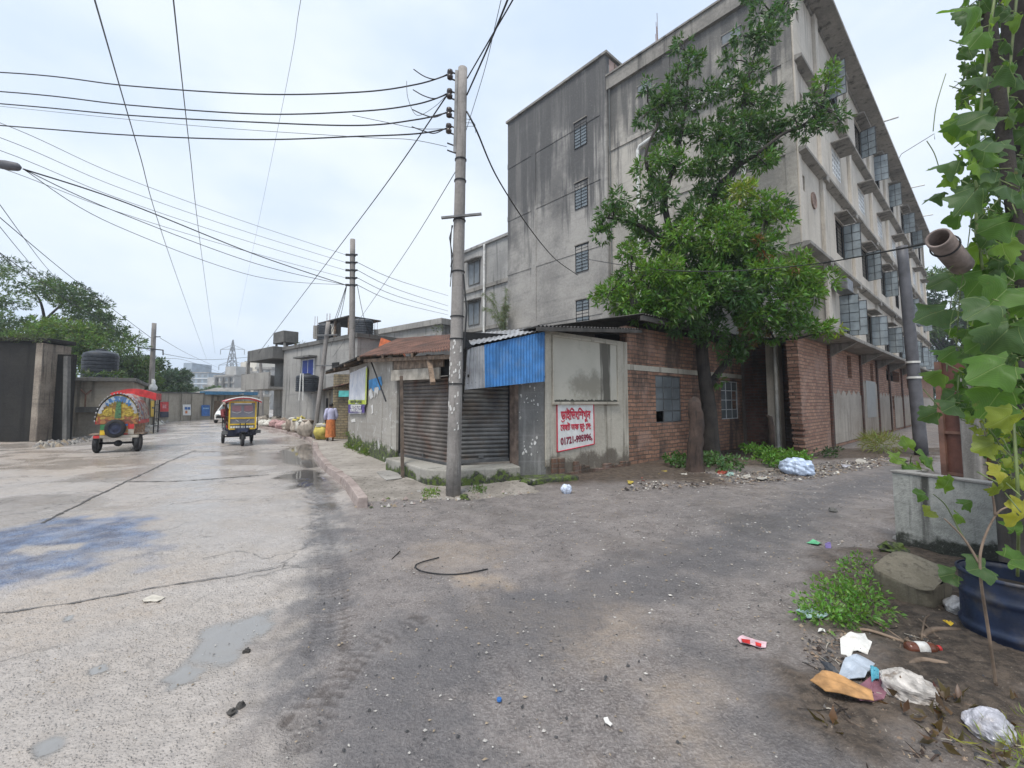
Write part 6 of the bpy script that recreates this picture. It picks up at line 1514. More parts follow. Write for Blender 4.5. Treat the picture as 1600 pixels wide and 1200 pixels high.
# pale fronds in front of the block behind the shop
t = thing('frond_plant', 'pale feathery plant rising between the apartment block and factory tower', 'plant', tuple(at(783, 520, 24.0))); b0 = V(t.location); rr = random.Random(6); m = MB(); B=[];D=[];S=[];LL=[];WW=[];T=[]
for k in range(16):
    st_ = at(786+rr.uniform(-6,6), 520, 24.0)-b0; e = at(786+rr.uniform(-34,8), rr.uniform(450,505), 24+rr.uniform(-.8,.8))-b0; mid = st_.lerp(e,.6)+V((0,0,.35))
    pp = smoothpath([st_, mid, e], 8); m.tube(pp, .012, 4)
    for p in pp[3:]:
        for _ in range(7): B.append(p); d = unit(1)[0]; d[2] -= .6; D.append(d); S.append(unit(1)[0]); LL.append(rr.uniform(.18,.34)); WW.append(.02); T.append((.16*rr.uniform(.8,1.2),.20*rr.uniform(.8,1.2),.11))
m.build('stem', M['stem'], t); blades(*[np.array(x) for x in (B,D,S,LL,WW,T)], 'foliage', M['leaf'], t)
# low weeds along the lane edge
def gb(*l): return [(G(x, y, .02), r) for x, y, r in l]
weeds('weed_patch', 'dark green weed patch left of the mango trunk foot', 'weeds', gb((1052,727,.22),(1066,724,.22),(1060,732,.18),(1045,728,.14),(1072,732,.16)), 110, .10, .045, (.06,.14,.03), 'stuff', lift=.18)
weeds('weed_patch', 'greyish green weed patch right of the mango trunk foot', 'weeds', gb((1104,728,.24),(1120,727,.24),(1136,731,.24),(1150,735,.2),(1118,735,.2),(1133,738,.18),(1098,722,.18)), 110, .11, .05, (.085,.17,.055), 'stuff', lift=.18)
weeds('weed_patch', 'bright low leafy patch at the foot of the corner column', 'weeds', gb((1176,716,.34),(1200,728,.3),(1220,730,.32),(1244,733,.3),(1180,712,.3),(1195,717,.32),(1212,719,.32),(1230,722,.32),(1248,725,.3),(1208,728,.28),(1228,732,.28),(1190,709,.25),(1170,708,.2),(1240,733,.25),(1255,730,.2)), 90, .09, .045, (.12,.26,.035), 'stuff', lift=.18)
weeds('weed_patch', 'yellowish grass tuft against the brick wall near the dark pole', 'weeds', gb((1365,705,.4),(1378,708,.45),(1390,706,.4),(1372,700,.35)), 70, .32, .014, (.19,.22,.045), 'stuff', lift=.30, droop=.0)
weeds('weed_patch', 'small dark weeds along the foot of the brick wall', 'weeds', gb((1290,712,.25),(1300,715,.22),(1310,712,.2),(1243,700,.2),(1250,690,.2)), 60, .10, .04, (.045,.09,.03), 'stuff', lift=.12)
bl = [(G(1283+x, 965+y, .03), r) for x, y, r in ((0,0,.16),(30,-20,.2),(55,-30,.2),(70,-8,.16),(35,5,.18),(10,12,.12),(60,-55,.16),(70,-75,.12),(62,10,.14),(-10,8,.09))]
weeds('weed_patch', 'bright green creeping tuft beside the concrete chunk', 'weeds', bl, 420, .042, .017, (.14,.29,.05), 'stuff', lift=.06)
bl = [(G(1572+x, 1190+y, .02), .14) for x, y in ((0,0),(30,10),(60,-10),(20,-14),(50,20))]
weeds('weed_patch', 'yellow green grass tuft at the bottom right corner', 'weeds', bl, 200, .07, .007, (.26,.32,.05), 'stuff', lift=.03)
# moss tufts on step and banner wall
mo = []
for i in range(40): q = onwall(rnd.uniform(549,578), 0, P0, norm2(P0,P1)[0]); 
d01v = norm2(P0,P1)[0]; mo = []
for i in range(46):
    s_ = rnd.uniform(.0,.62); p = lerp2(P0,P1,s_); mo.append((V((p[0]+d01v[1]*.03, p[1]-d01v[0]*.03, ZP+rnd.uniform(0,.55)*(1-s_*.8))), rnd.uniform(.05,.11)))
weeds('wall_moss', 'green moss and sprouts creeping up the foot of the banner wall', 'moss', mo, 300, .045, .025, (.13,.20,.03), 'stuff', lift=.0)
mo = [(sl_w, r) for sl_w, r in [(G(672+rnd.uniform(-8,10), 770, rnd.uniform(.1,.36)), rnd.uniform(.03,.06)) for _ in range(22)]]
weeds('step_moss', 'bright green moss hanging on the step left of the tall pole', 'moss', mo, 300, .04, .022, (.12,.19,.03), 'stuff', lift=.0)
mo = [(G(748+rnd.uniform(-9,9), 764, rnd.uniform(.05,.36)), rnd.uniform(.03,.06)) for _ in range(22)]
weeds('step_moss', 'dark green moss streak on the step right of the tall pole', 'moss', mo, 300, .035, .02, (.07,.12,.02), 'stuff', lift=.0)

# ------------------------------------------------------------------ climbing vine on the right edge
def heart(n=26, lob=.16, sd=0):
    rr = random.Random(sd); pts = []
    for i in range(n):
        a = 2*math.pi*i/n; r = .5*(1+.20*math.cos(a) ) - .26*math.exp(-((abs(a-math.pi))/.38)**2)
        r += lob*(max(0, math.cos(5*a))**1.3)*.55 - .05 + .025*math.sin(9*a+sd) + .02*math.sin(13*a+2*sd)
        pts.append((r*math.cos(a)+.38, r*math.sin(a)*1.05))
    return pts
def add_leaf(mb, P, d, up, size, tintc, sd, cup=.18):
    d = V(d).normalized(); u = V(up); n = (u-d*u.dot(d)).normalized(); s_ = n.cross(d); rr = random.Random(sd)
    o = heart(40, .20 + .18*rr.random(), sd); lcs = [(.38, 0)]; k1, k2 = rr.uniform(-.9,.5), rr.uniform(-.1,.5); ph = rr.uniform(0,6); rz = rr.uniform(-.5,1.5)
    def pt(x, y):
        z = -abs(y)*k2 - (x*x)*(.2+.5*rz)*cup*2 + .07*math.sin(9*x+ph)*(.4+abs(y)) + .06*math.sin(8*y+ph) + k1*y*y
        return V(P) + (d*x + s_*y + n*z)*size
    b = len(mb.v); ring3 = []
    for f in (.33, .68, 1.0):
        ring3 += [pt(.38+(x-.38)*f, y*f) for x, y in o]; lcs += [(.38+(x-.38)*f, y*f) for x, y in o]
    vs = [pt(.38, 0)] + ring3; n_ = 40; fs = [(0, 1+i, 1+(i+1) % n_) for i in range(n_)]
    for r_ in range(2):
        for i in range(n_): a = 1+r_*n_+i; c = 1+r_*n_+(i+1) % n_; fs.append((a, a+n_, c+n_, c))
    mb.add(vs, fs)
    if not hasattr(mb, 'lc'): mb.lc = []
    mb.lc += [(x+.3, y+.7, 0, 1) for x, y in lcs]
    for i in range(len(vs)):
        e = (i > 2*n_)*1.0; v = rr.uniform(.92,1.08); mb.t.append((tintc[0]*v, tintc[1]*v, tintc[2]*v, 1))
vb = at(1560, 900, 2.9)
vine = thing('climbing_vine', 'large leafed gourd vine hanging down the right edge of the view', 'vine', (vb.x, vb.y, 0)); vo = V((vb.x, vb.y, 0))
lm = MB(); sm_ = MB(); rv = random.Random(31)
tv = {'d': (.05,.115,.025), 'm': (.09,.20,.03), 'b': (.16,.29,.035), 'p': (.080,.155,.055), 'y': (.40,.40,.05), 'yg': (.27,.34,.05)}  # leaf greens, some tinted for the look of sky-lit and backlit leaves
def vleaf(px, py, Y, size, t, ang=None, tilt=None, flip=False):
    P = at(px, py, Y)-vo
    a = R(ang if ang is not None else rv.uniform(-150, -30)); ti = tilt if tilt is not None else rv.uniform(-.5,.6)
    d = V((math.cos(a), rv.uniform(-.35,.35), math.sin(a))); nr = V((rv.uniform(-.35,.35), -1, ti+rv.uniform(-.2,.2)))
    add_leaf(lm, P, d, nr, size*.64*rv.uniform(.8,1.15), tv[t], rv.randrange(9999))
    sm_.tube([P, P+V((rv.uniform(.0,.12), .10, rv.uniform(-.02,.12)))], .0035, 4)
for (px, py, Y, s_, t, ang, tilt) in [(1530,10,2.0,.26,'m',205,.1),(1545,40,2.1,.24,'m',230,.2),(1570,95,2.2,.26,'d',-60,.6),(1540,120,2.2,.22,'p',200,.8),(1505,180,2.2,.20,'b',250,.1),(1560,170,2.0,.26,'d',200,.9),(1500,250,2.1,.20,'p',190,1.2),
    (1540,225,2.1,.22,'m',-110,.4),(1475,300,2.2,.16,'p',200,1.5),(1560,215,2.0,.25,'p',215,1.1),(1530,250,2.0,.19,'b',-100,.0),(1510,180,2.15,.2,'m',-95,.2),(1520,235,2.05,.17,'b',-120,.1),(1560,265,2.0,.22,'p',190,1.2),(1530,290,2.0,.22,'p',230,1.2),
    (1485,270,2.1,.15,'b',-80,.1),(1500,235,2.1,.16,'b',-60,.0),(1500,330,2.2,.15,'m',-100,.3),(1530,380,2.3,.24,'b',-100,.2),(1560,370,2.3,.22,'b',-80,.2),(1500,420,2.5,.2,'d',-120,.3),
    (1500,430,2.4,.2,'p',190,1.0),(1490,480,2.4,.26,'p',200,.9),(1560,470,2.0,.26,'p',205,.9),(1590,500,2.0,.27,'p',230,.7),(1540,530,2.2,.2,'m',215,.6),(1500,545,2.4,.2,'m',195,.9),(1480,580,2.5,.22,'b',190,.9),(1520,610,2.4,.2,'m',-110,.3),
    (1500,630,2.3,.19,'p',200,.7),(1470,640,2.4,.16,'p',215,.5),(1570,600,1.95,.24,'m',-120,.4),(1590,560,1.9,.3,'m',200,.8),(1590,640,1.9,.18,'yg',225,.4),(1560,690,2.0,.15,'yg',200,.3),(1570,735,1.9,.12,'y',190,.2),(1595,775,1.9,.13,'y',-100,.2),
    (1595,800,1.85,.11,'y',-110,.2),(1560,755,1.95,.10,'yg',-90,.3),(1550,560,2.5,.24,'d',-110,.3),(1590,340,2.1,.24,'m',200,.7),(1580,290,2.0,.22,'p',200,1.0),(1590,300,2.1,.2,'d',-90,.3),(1540,330,2.4,.2,'d',-90,.3),(1585,440,2.1,.26,'m',215,.7),(1545,420,2.3,.24,'m',-120,.3)]:
    vleaf(px, py, Y, s_, t, ang, tilt)
lft = [(0,1480),(50,1462),(100,1475),(200,1478),(260,1490),(330,1505),(420,1500),(480,1478),(560,1470),(620,1470),(660,1490),(700,1520),(760,1560),(830,1590)]
for i in range(420):
    y = rv.uniform(-30, 760); x0 = np.interp(y, [k[0] for k in lft], [k[1] for k in lft]); x = x0 + 25 + abs(rv.gauss(0, .5))*(1640-x0)*.8
    if x > 1665: continue
    t = rv.choice('dddmmbp' if y < 420 else 'ddmmmbp') if y < 640 else rv.choice(['yg','b','m','yg'])  # dark tint drawn more often near the top, shade put into leaf colour
    vleaf(x, y, rv.uniform(2.25, 3.1), rv.uniform(.10, .18) if y < 620 else rv.uniform(.07,.12), t)
for i in range(70):
    y = rv.uniform(230, 700); vleaf(rv.uniform(1530, 1660), y, rv.uniform(2.7, 3.3), rv.uniform(.15,.25), 'd')
for i, pth in enumerate(([(1560,-40,2.3),(1545,60,2.3),(1530,200,2.3),(1525,330,2.3),(1535,420,2.3)], [(1520,320,2.2),(1510,400,2.2),(1500,460,2.25),(1495,540,2.35)], [(1590,-20,2.5),(1570,200,2.5),(1560,380,2.5),(1575,560,2.4),(1590,760,2.2),(1590,900,2.4)], [(1478,115,2.25),(1470,140,2.25),(1462,170,2.25),(1458,205,2.25)], [(1468,265,2.2),(1460,240,2.2),(1448,220,2.2)], [(1535,330,2.2),(1525,350,2.2),(1570,300,2.2)])):
    pp = smoothpath([at(*p)-vo for p in pth], 8); sm_.tube(pp, [.007 if i in (0,2) else .0022]*len(pp), 6)
for k in range(8):   # tendrils
    x, y = rv.uniform(1480,1580), rv.uniform(330,480); P = [at(x+9*math.sin(q*1.1)+q*rv.uniform(-1,2), y+q*9, 2.15)-vo for q in range(7)]; sm_.tube(smoothpath(P, 5), .0018, 4)
for k in range(5):   # purple flowers
    pass
lm.build('foliage', M['bigleaf'], vine, True); sm_.build('stem', M['stem'], vine, True)
# dark sheet added behind the vine, its colour standing in for shade between leaves
fa_ = at(1540, 600, 3.7); fb_2 = at(1720, 600, 3.3); fnp = frame('vine_backing', 'dark weathered tin panel standing in shade behind the vine', 'panel', (fa_.x, fa_.y), (fb_2.x-fa_.x, fb_2.y-fa_.y)); m = MB(); m.corr((0,0,0),(1.2,0,0),(1.2,0,3.1),(0,0,3.1), .012, .09, 2); m.build('sheet', M['tin_dark'], fnp)
# supports behind the vine: dark timber upright and grey pole
d1 = at(1593,-60,2.65); d2 = at(1640, 420, 2.75); t = MB()
t.bar(V((d1.x,d1.y,4.6)), V((d1.x+.12,d1.y+.05,0)), .17, .15); solo(t, 'timber_upright', M['wood_dark'], 'black timber upright behind the vine at the top right edge', 'post', (d1.x,d1.y,0), bevel=.01)
q1 = at(1536,-40,2.45); q2 = at(1596,420,2.4); t = MB(); dd = (q2-q1); q3 = q2+dd*1.05
pp = [q1.lerp(q3, i/10) for i in range(11)]; t.tube(pp, .034, 10); solo(t, 'slanting_pole', M['bark'], 'slanting grey pole carrying the vine at the right edge', 'pole', (q3.x,q3.y,q3.z), smooth=True)
# young broad-leafed plants on the trough
def sapling(label, base, leaves, stems, mats='bigleaf'):
    t = thing('young_plant', label, 'plant', tuple(base)); lm2 = MB(); sm2 = MB(); b = V(base)
    for pth, r in stems: pp = smoothpath([at(*p)-b for p in pth], 6); sm2.tube(pp, [r*(1-.6*i/len(pp)) for i in range(len(pp))], 6)
    for px, py, Y, s_, tn, ang in leaves:
        a = R(ang); add_leaf(lm2, at(px, py, Y)-b, V((math.cos(a), rv.uniform(-.5,.2), math.sin(a))), V((rv.uniform(-.3,.3), -1, .8)), s_, tv[tn], rv.randrange(999))
    sm2.build('stem', M['wood'] if 'twiggy' in label else M['stem'], t, True); lm2.build('foliage', M['bigleaf'], t, True)
sapling('small broad leafed plant peeping above the corner of the trough', at(1420,745,5.2), [(1410,712,5.1,.16,'b',200),(1422,705,5.1,.17,'b',100),(1432,710,5.1,.2,'m',-20),(1440,716,5.1,.18,'b',-40),(1418,722,5.1,.15,'m',-100),(1428,722,5.1,.15,'b',-60)], [([(1420,745,5.2),(1422,725,5.15),(1424,712,5.1)],.008)])
sapling('thin leggy seedling leaning out in front of the trough', G(1440,880), [(1450,775,3.9,.12,'m',160),(1470,768,3.9,.13,'b',60),(1490,800,3.9,.12,'b',-40),(1458,795,3.9,.11,'yg',200),(1500,790,3.9,.11,'m',20),(1480,760,3.9,.1,'b',90)], [([(1530,880,3.6),(1500,830,3.8),(1478,790,3.9),(1458,772,3.9)],.008),([(1440,735,4.6),(1400,715,4.9),(1370,690,5.2)],.004)])
sapling('bare twiggy stem with two round leaves in front of the blue drum', G(1550,1060), [(1550,885,2.2,.13,'p',180),(1568,875,2.2,.12,'m',10),(1500,895,2.3,.1,'p',190),(1585,835,2.2,.08,'m',80)], [([(1556,1070,2.3),(1545,990,2.25),(1532,900,2.2),(1535,850,2.2),(1560,800,2.2),(1590,790,2.2)],.008),([(1530,880,2.2),(1505,840,2.25),(1475,810,2.3)],.007),([(1555,805,2.2),(1552,780,2.2),(1545,760,2.2)],.006)])

# trees closing the lane far right
pts = [(rs_.uniform(1430,1530), rs_.uniform(430,690), rs_.uniform(-4,4), rs_.uniform(1.2,2.0), rs_.choice('gmdg')) for _ in range(60)]
clump_tree('leafy_tree', 'hazy tall tree closing the far end of the lane beyond the dark pole', (at(1475,660,56).x, 56), pts, 56, 11, .55, .18, rt_, [([(1478,690,56),(1478,600,56),(1478,560,56)],.3,.2)], (1,1,.8))

pts = [(rs_.uniform(296,345), rs_.uniform(612,630), rs_.uniform(-3,3), rs_.uniform(1.2,1.8), rs_.choice('gmd')) for _ in range(26)]
clump_tree('leafy_tree', 'low hazy trees below the far blocks beside the pylon foot', (at(320,630,92).x, 92), pts, 92, 9, .7, .25, rt_, None, (1,1,.7))
pts = [(rs_.uniform(440,470), rs_.uniform(526,545), rs_.uniform(-1,1), rs_.uniform(.3,.5), 'g') for _ in range(5)]

gq = [(at(x, 529+rs_.uniform(-2,3), 17.6), .16) for x in range(-6, 78, 5)]
weeds('wall_moss', 'thin moss and weeds growing along the top of the dark gate wall', 'moss', gq, 60, .10, .03, (.06,.085,.03), 'stuff', lift=.02)
gq = [(at(rs_.uniform(2,55), rs_.uniform(540,680), 17.35), .12) for _ in range(12)]
# ------------------------------------------------------------------ skinned figures
def figure(J, E, name='body', mat='skin'):
    """J: joint -> (pos, radius); E: edges. One continuous skinned surface."""
    names = list(J); me = bpy.data.meshes.new(name)
    me.from_pydata([J[n][0] for n in names], [(names.index(a), names.index(b)) for a, b in E], [])
    me.materials.append(M[mat]); o = bpy.data.objects.new(name, me); COL.objects.link(o)
    sk = o.modifiers.new('skin', 'SKIN'); sk.use_smooth_shade = True
    lay = me.skin_vertices[0] if me.skin_vertices else None
    if lay is None:
        me.attributes  # created by the modifier in ops only; fall back
    return o, names
def body_mesh(J, E, mat, root='pelvis'):
    import bmesh
    me = bpy.data.meshes.new('body'); bm = bmesh.new(); lay = bm.verts.layers.skin.verify(); vv = {}
    for n, (p, r) in J.items():
        v = bm.verts.new(p); v[lay].radius = (r, r) if not isinstance(r, tuple) else r; v[lay].use_root = (n == root); vv[n] = v
    for a, b in E: bm.edges.new((vv[a], vv[b]))
    bm.to_mesh(me); bm.free(); me.materials.append(M[mat])
    o = bpy.data.objects.new('body', me); COL.objects.link(o)
    k = o.modifiers.new('skin', 'SKIN'); k.use_smooth_shade = True
    s_ = o.modifiers.new('sub', 'SUBSURF'); s_.levels = 1; s_.render_levels = 2
    return o
def hand(J, E, tag_, wrist, d, side, back, r=.0085):
    """five finger chains rooted in the palm"""
    d = V(d).normalized(); side = V(side).normalized(); back = V(back).normalized(); W = V(wrist)
    pc = W + d*.05; J['palm'+tag_] = (pc, (.036,.017)); E.append((wrist_name(tag_), 'palm'+tag_))
    for i, (sx, L) in enumerate(((-.030,.060),(-.010,.074),(.010,.078),(.029,.070))):
        a = pc + d*.035 + side*sx; b = a + d*L*.5 - back*.008; c = b + d*L*.38 - back*.022
        J[f'k{i}{tag_}'] = (a, r*1.1); J[f'm{i}{tag_}'] = (b, r); J[f't{i}{tag_}'] = (c, r*.8)
        E += [('palm'+tag_, f'k{i}{tag_}'), (f'k{i}{tag_}', f'm{i}{tag_}'), (f'm{i}{tag_}', f't{i}{tag_}')]
    a = pc - d*.01 + side*.042; b = a + d*.035 + side*.014 - back*.012; J['th'+tag_] = (a, r*1.2); J['tt'+tag_] = (b, r); E += [('palm'+tag_, 'th'+tag_), ('th'+tag_, 'tt'+tag_)]
def wrist_name(t): return 'wrist'+t
def loft(secs, n=20, cap=True):
    """secs: (center, rx, ry, [fold amp, fold count, phase])"""
    m = MB(); vs = []
    for c, rx, ry, *f in secs:
        am, ct, ph = f if f else (0,0,0)
        for j in range(n):
            a = 2*math.pi*j/n; k = 1+am*math.sin(ct*a+ph); vs.append((c[0]+rx*k*math.cos(a), c[1]+ry*k*math.sin(a), c[2]))
    fs = [(i*n+j, i*n+(j+1)%n, (i+1)*n+(j+1)%n, (i+1)*n+j) for i in range(len(secs)-1) for j in range(n)]
    if cap: fs += [tuple(range(n))[::-1], tuple(range((len(secs)-1)*n, len(secs)*n))]
    m.add(vs, fs); return m
# walking man in lungi, seen from behind (walking away, local +y = forward)
ft = G(516, 689, .10); hd = at(516, 629.5, ft.y); SCALE = (hd.z-.10)/1.66
man = thing('person', 'man in lavender shirt and orange wrap walking away along the pavement', 'person', tuple(ft), math.atan2(ft.y, ft.x)-math.pi/2+.12); man.scale = (SCALE,)*3
J = {'pelvis': ((0,0,.90),.115), 'waist': ((0,0,1.03),.115), 'chest': ((0,.0,1.22),(.135,.11)), 'neckb': ((0,.0,1.38),.062), 'neck': ((0,.02,1.44),.048), 'head': ((0,.035,1.53),(.072,.085)), 'crown': ((0,.03,1.60),(.062,.075)),
     'nose': ((0,.125,1.525),.012),
     'shL': ((-.17,0,1.35),.058), 'elL': ((-.235,-.03,1.09),.043), 'wristL': ((-.215,.10,.90),.030), 'shR': ((.17,0,1.35),.058), 'elR': ((.24,-.02,1.09),.043), 'wristR': ((.20,.12,.93),.030),
     'hipL': ((-.09,0,.86),.095), 'kneeL': ((-.10,.10,.50),.062), 'ankL': ((-.10,.06,.09),.040), 'toeL': ((-.11,.22,.035),.035), 'hipR': ((.09,0,.86),.095), 'kneeR': ((.09,-.02,.48),.062), 'ankR': ((.09,-.16,.12),.040), 'toeR': ((.10,-.02,.035),.035),
     'earL': ((-.085,.03,1.52),.014), 'earR': ((.085,.03,1.52),.014)}
E = [('pelvis','waist'),('waist','chest'),('chest','neckb'),('neckb','neck'),('neck','head'),('head','crown'),('head','nose'),('head','earL'),('head','earR'),('chest','shL'),('shL','elL'),('elL','wristL'),('chest','shR'),('shR','elR'),('elR','wristR'),
     ('pelvis','hipL'),('hipL','kneeL'),('kneeL','ankL'),('ankL','toeL'),('pelvis','hipR'),('hipR','kneeR'),('kneeR','ankR'),('ankR','toeR')]
hand(J, E, 'L', J['wristL'][0], (.05,.45,-.9), (.2,.8,.2), (-1,0,0)); hand(J, E, 'R', J['wristR'][0], (-.05,.45,-.9), (-.2,.8,.2), (1,0,0))
bo_ = body_mesh(J, E, 'skin'); bo_.parent = man
m = MB(); m.blob((0,.012,1.575), (.088,.100,.098), 16, 12, .02, 2, 0, 1.50); m.build('hair', M['hair'], man, True)
m = loft([((0,0,.86),.178,.132,.03,7,0),((0,0,.98),.165,.122,.03,6,1),((0,0,1.12),.172,.122,.02,5,2),((0,0,1.26),.192,.128),((0,0,1.36),.172,.105),((0,.005,1.405),.09,.075),((0,.012,1.43),.062,.062)], 24)
for s_, t in ((-1,'L'),(1,'R')):
    a, b, c = (V(J[k+t][0]) for k in ('sh','el','wrist')); m.tube(smoothpath([a+V((-s_*.05,0,.0)), a, a.lerp(b,.5), b, b.lerp(c,.75)], 3), [.075,.078,.08,.08,.078,.074,.072,.07,.068,.066,.062,.058,.054], 12)
m.build('shirt', M['shirt'], man, True)
m = loft([((0,0,.97),.158,.118),((0,0,.88),.182,.142,.02,6,0),((0,.0,.70),.195,.155,.03,7,.4),((0,0,.50),.20,.175,.04,8,.9),((0,-.01,.30),.205,.20,.05,8,1.3),((0,-.01,.17),.21,.215,.06,8,1.6)], 30, False); m.build('lungi', M['lungi'], man, True)
for s_, t in ((-1,'L'),(1,'R')):
    a = V(J['ank'+t][0]); b = V(J['toe'+t][0]); m = MB(); m.box(-.045,.045,-.05,.20,0,.022); sn = m.build('sandal', M['wood_dark'], man, bevel=.008); sn.location = (a.x, a.y, 0.0)

# ------------------------------------------------------------------ painted hooded rickshaw (rear view)
def painted(name, a, b, c, sc):
    s = NT(name); v = s.new('ShaderNodeTexVoronoi'); s.lk(s.co(), v.inputs['Vector']); v.inputs['Scale'].default_value = sc
    hs = s.new('ShaderNodeSeparateColor'); s.lk(v.outputs['Color'], hs.inputs[0])
    col = s.mix(s.ramp(hs.outputs[0], .45, .5), a, b); col = s.mix(s.ramp(hs.outputs[1], .68, .72), col, c)
    return s.fin(s.mix(s.ramp(s.noise(5, 5), .4, .7, 0, .4), col, (.12,.09,.06)), .5)
def wheel(mb_t, r, w_, parent, loc, name='wheel', axis='x', rimmat='steel', spokes=0):
    m = MB(); p = [(r-.10*r/.28, -w_*.5), (r-.02, -w_*.5), (r, -w_*.3), (r, w_*.3), (r-.02, w_*.5), (r-.10*r/.28, w_*.5)]
    m.lathe(p, (0,0,0), 24, 0, axis, False); m.lathe([(r-.10*r/.28+.001,-w_*.5),(r-.10*r/.28+.001,w_*.5)][::-1], (0,0,0), 24, 0, axis, False)
    o = m.build(name, M['rubber'], parent, True); o.location = loc
    k = r-.10*r/.28; m = MB(); m.lathe([(.01,-w_*.30),(k*.35,-w_*.34),(k*.45,-w_*.22),(k*.85,-w_*.25),(k,-w_*.42),(k,w_*.42),(k*.85,w_*.25),(k*.45,w_*.22),(k*.35,w_*.34),(.01,w_*.30)], (0,0,0), 20, 0, axis, False)
    m.build('rim', M[rimmat], o, True); return o
c0 = G(181, 707); u0 = V((c0.x, c0.y)).normalized(); hd_ = V((-.47,.885)).normalized()
rk = thing('hooded_rickshaw', 'painted three wheeled rickshaw with a decorated round hood seen from behind', 'rickshaw', (c0.x, c0.y, 0), math.atan2(hd_.y, hd_.x)-math.pi/2)
zt_ = at(188, 612, c0.y).z/1.93; rk.scale = (.90, 1, zt_)
for x in (-.56, .56): wheel(None, .29, .13, rk, (x, .18, .29))
wheel(None, .27, .11, rk, (.0, 2.15, .27))
m = MB(); m.tube([(-.5,.18,.29),(.5,.18,.29)], .035, 8); m.blob((0,.18,.28), (.12,.10,.10), 12, 8, .02, 1); m.build('axle', M['iron'], rk, True)
m = MB(); m.box(-.50,.50,.02,1.5,.46,.54); m.box(-.30,.30,1.5,2.3,.46,.52); m.bar((0,2.15,.27),(0,1.95,1.0),.05); m.bar((-.28,2.0,1.0),(.28,2.0,1.0),.03); m.build('chassis', M['iron'], rk)
m = MB(); m.box(-.62,.62,-.09,.0,.46,.545); m.build('bumper', M['board'], rk, bevel=.01)
for x in (-.52,): m = MB(); m.box(x-.08,x+.08,-.115,-.091,.47,.55); m.build('tail_light', M['red_paint'], rk)
m = MB(); m.box(-.47,.47,.0,1.3,.545,.93); m.build('body', painted('tailboard_print', (.42,.20,.06), (.22,.09,.04), (.45,.33,.20), 13), rk, bevel=.02)
# painted patches on the tailboard
for (x0,x1,z0,z1,mt) in ((-.46,-.30,.72,.92,'green_paint'),(-.29,.28,.84,.935,'blue_paint'),(.29,.46,.74,.92,'red_paint'),(-.46,-.33,.56,.71,'yellow_paint'),(.30,.46,.56,.73,'board'),(-.06,.30,.56,.60,'red_paint')):
    m = MB(); m.box(x0,x1,-.012,-.001,z0,z1); m.build('painted_panel', M[mt], rk)
# hood: arched shell with scalloped rim
def arch(w_, z0, h_, n=18):
    return [(w_*math.cos(math.pi*i/n), z0+h_*math.sin(math.pi*i/n)) for i in range(n+1)]
m = MB(); A0 = arch(.60, 1.0, .86); A1 = arch(.58, 1.05, .84); n = len(A0)
vs = [(x,-.02,z) for x, z in A0] + [(x,1.25,z) for x, z in A1]; m.add(vs, [(i,i+n,i+1+n,i+1) for i in range(n-1)])
vs2 = [(x*.97,-.0,z*.985) for x, z in A0] + [(x*.97,1.25,z*.985) for x, z in A1]; m.add(vs2, [(i,i+1,i+1+n,i+n) for i in range(n-1)])
m.build('hood', painted('hood_print', (.45,.40,.33), (.30,.07,.05), (.16,.22,.30), 9), rk, True)
for x in (-.60,.55): hb_ = MB(); hb_.box(x,x+.05,.0,1.2,.90,1.02); hb_.build('hood_side', M['red_paint'], rk)
m = MB(); B0 = arch(.575, 1.0, .82, 20)
pan = painted('golden_painted_panel', (.40,.27,.03), (.25,.14,.02), (.50,.36,.06), 14)
m.add([(x,-.005,z) for x, z in B0], [tuple(range(len(B0)))]); m.build('back_panel', pan, rk)
m = MB(); m.box(-.575,.575,-.02,-.004,.90,1.06); m.build('red_band', painted('maroon_print', (.30,.05,.03), (.16,.06,.03), (.38,.16,.05), 12), rk)
m = MB(); m.box(-.57,.57,-.024,-.0205,1.04,1.13); m.build('amber_band', painted('amber_print', (.36,.19,.04), (.28,.08,.03), (.42,.30,.06), 16), rk)
m = MB(); m.add([(-.06,-.026,1.62),(.06,-.026,1.62),(.09,-.026,1.08),(-.09,-.026,1.08)], [(3,2,1,0)]); m.build('green_stripe', painted('green_print',(.05,.15,.06),(.08,.19,.08),(.03,.09,.04),22), rk)
# blue scallops and silver fringe around the arch
m = MB(); f2 = MB(); f3 = MB(); k = 15
for i in range(k):
    a0 = math.pi*(.10+.80*i/k); a1 = math.pi*(.10+.80*(i+1)/k)
    P = lambda a, r: (.575*r*math.cos(a), -.03, 1.0+.82*r*math.sin(a)); am = (a0+a1)/2
    if .28 < am/math.pi < .72: m.add([P(a0,.97),P(a1,.97),P(a1,.80),P(am,.72),P(a0,.80)], [(0,1,2,3,4)])
    else: (f2 if am < 1.57 else f3).add([P(a0,.99),P(a1,.99),P(a1,.88),P(am,.80),P(a0,.88)], [(0,1,2,3,4)])
m.build('blue_scallops', painted('sky_blue_print',(.05,.18,.40),(.04,.13,.30),(.35,.42,.48),14), rk); f2.build('silver_fringe', M['tin'], rk); f3.build('silver_fringe', M['tin'], rk)
for x in (-.28, .30):
    m = MB(); m.lathe([(.01,0),(.05,.0),(.055,.006),(.085,.006),(.09,0)], (x,-.03,1.25), 14, 0, 'y', False); m.lathe([(.0,.0),(.13,.002)], (x,-.022,1.27), 12, 0, 'y', False); m.build('flower_motif', paint('ochre_motif', (.45,.33,.05), .5, .3, 0, 20), rk)
m = MB(); rr = random.Random(4)
for i in range(22):
    a = math.pi*i/21; x, z = .61*math.cos(a), 1.0+.875*math.sin(a); m.blob((x,-.03,z), (.024,.015,.024), 8, 6, .1, i)
m.build('hood_fringe', M['tin'], rk, True)
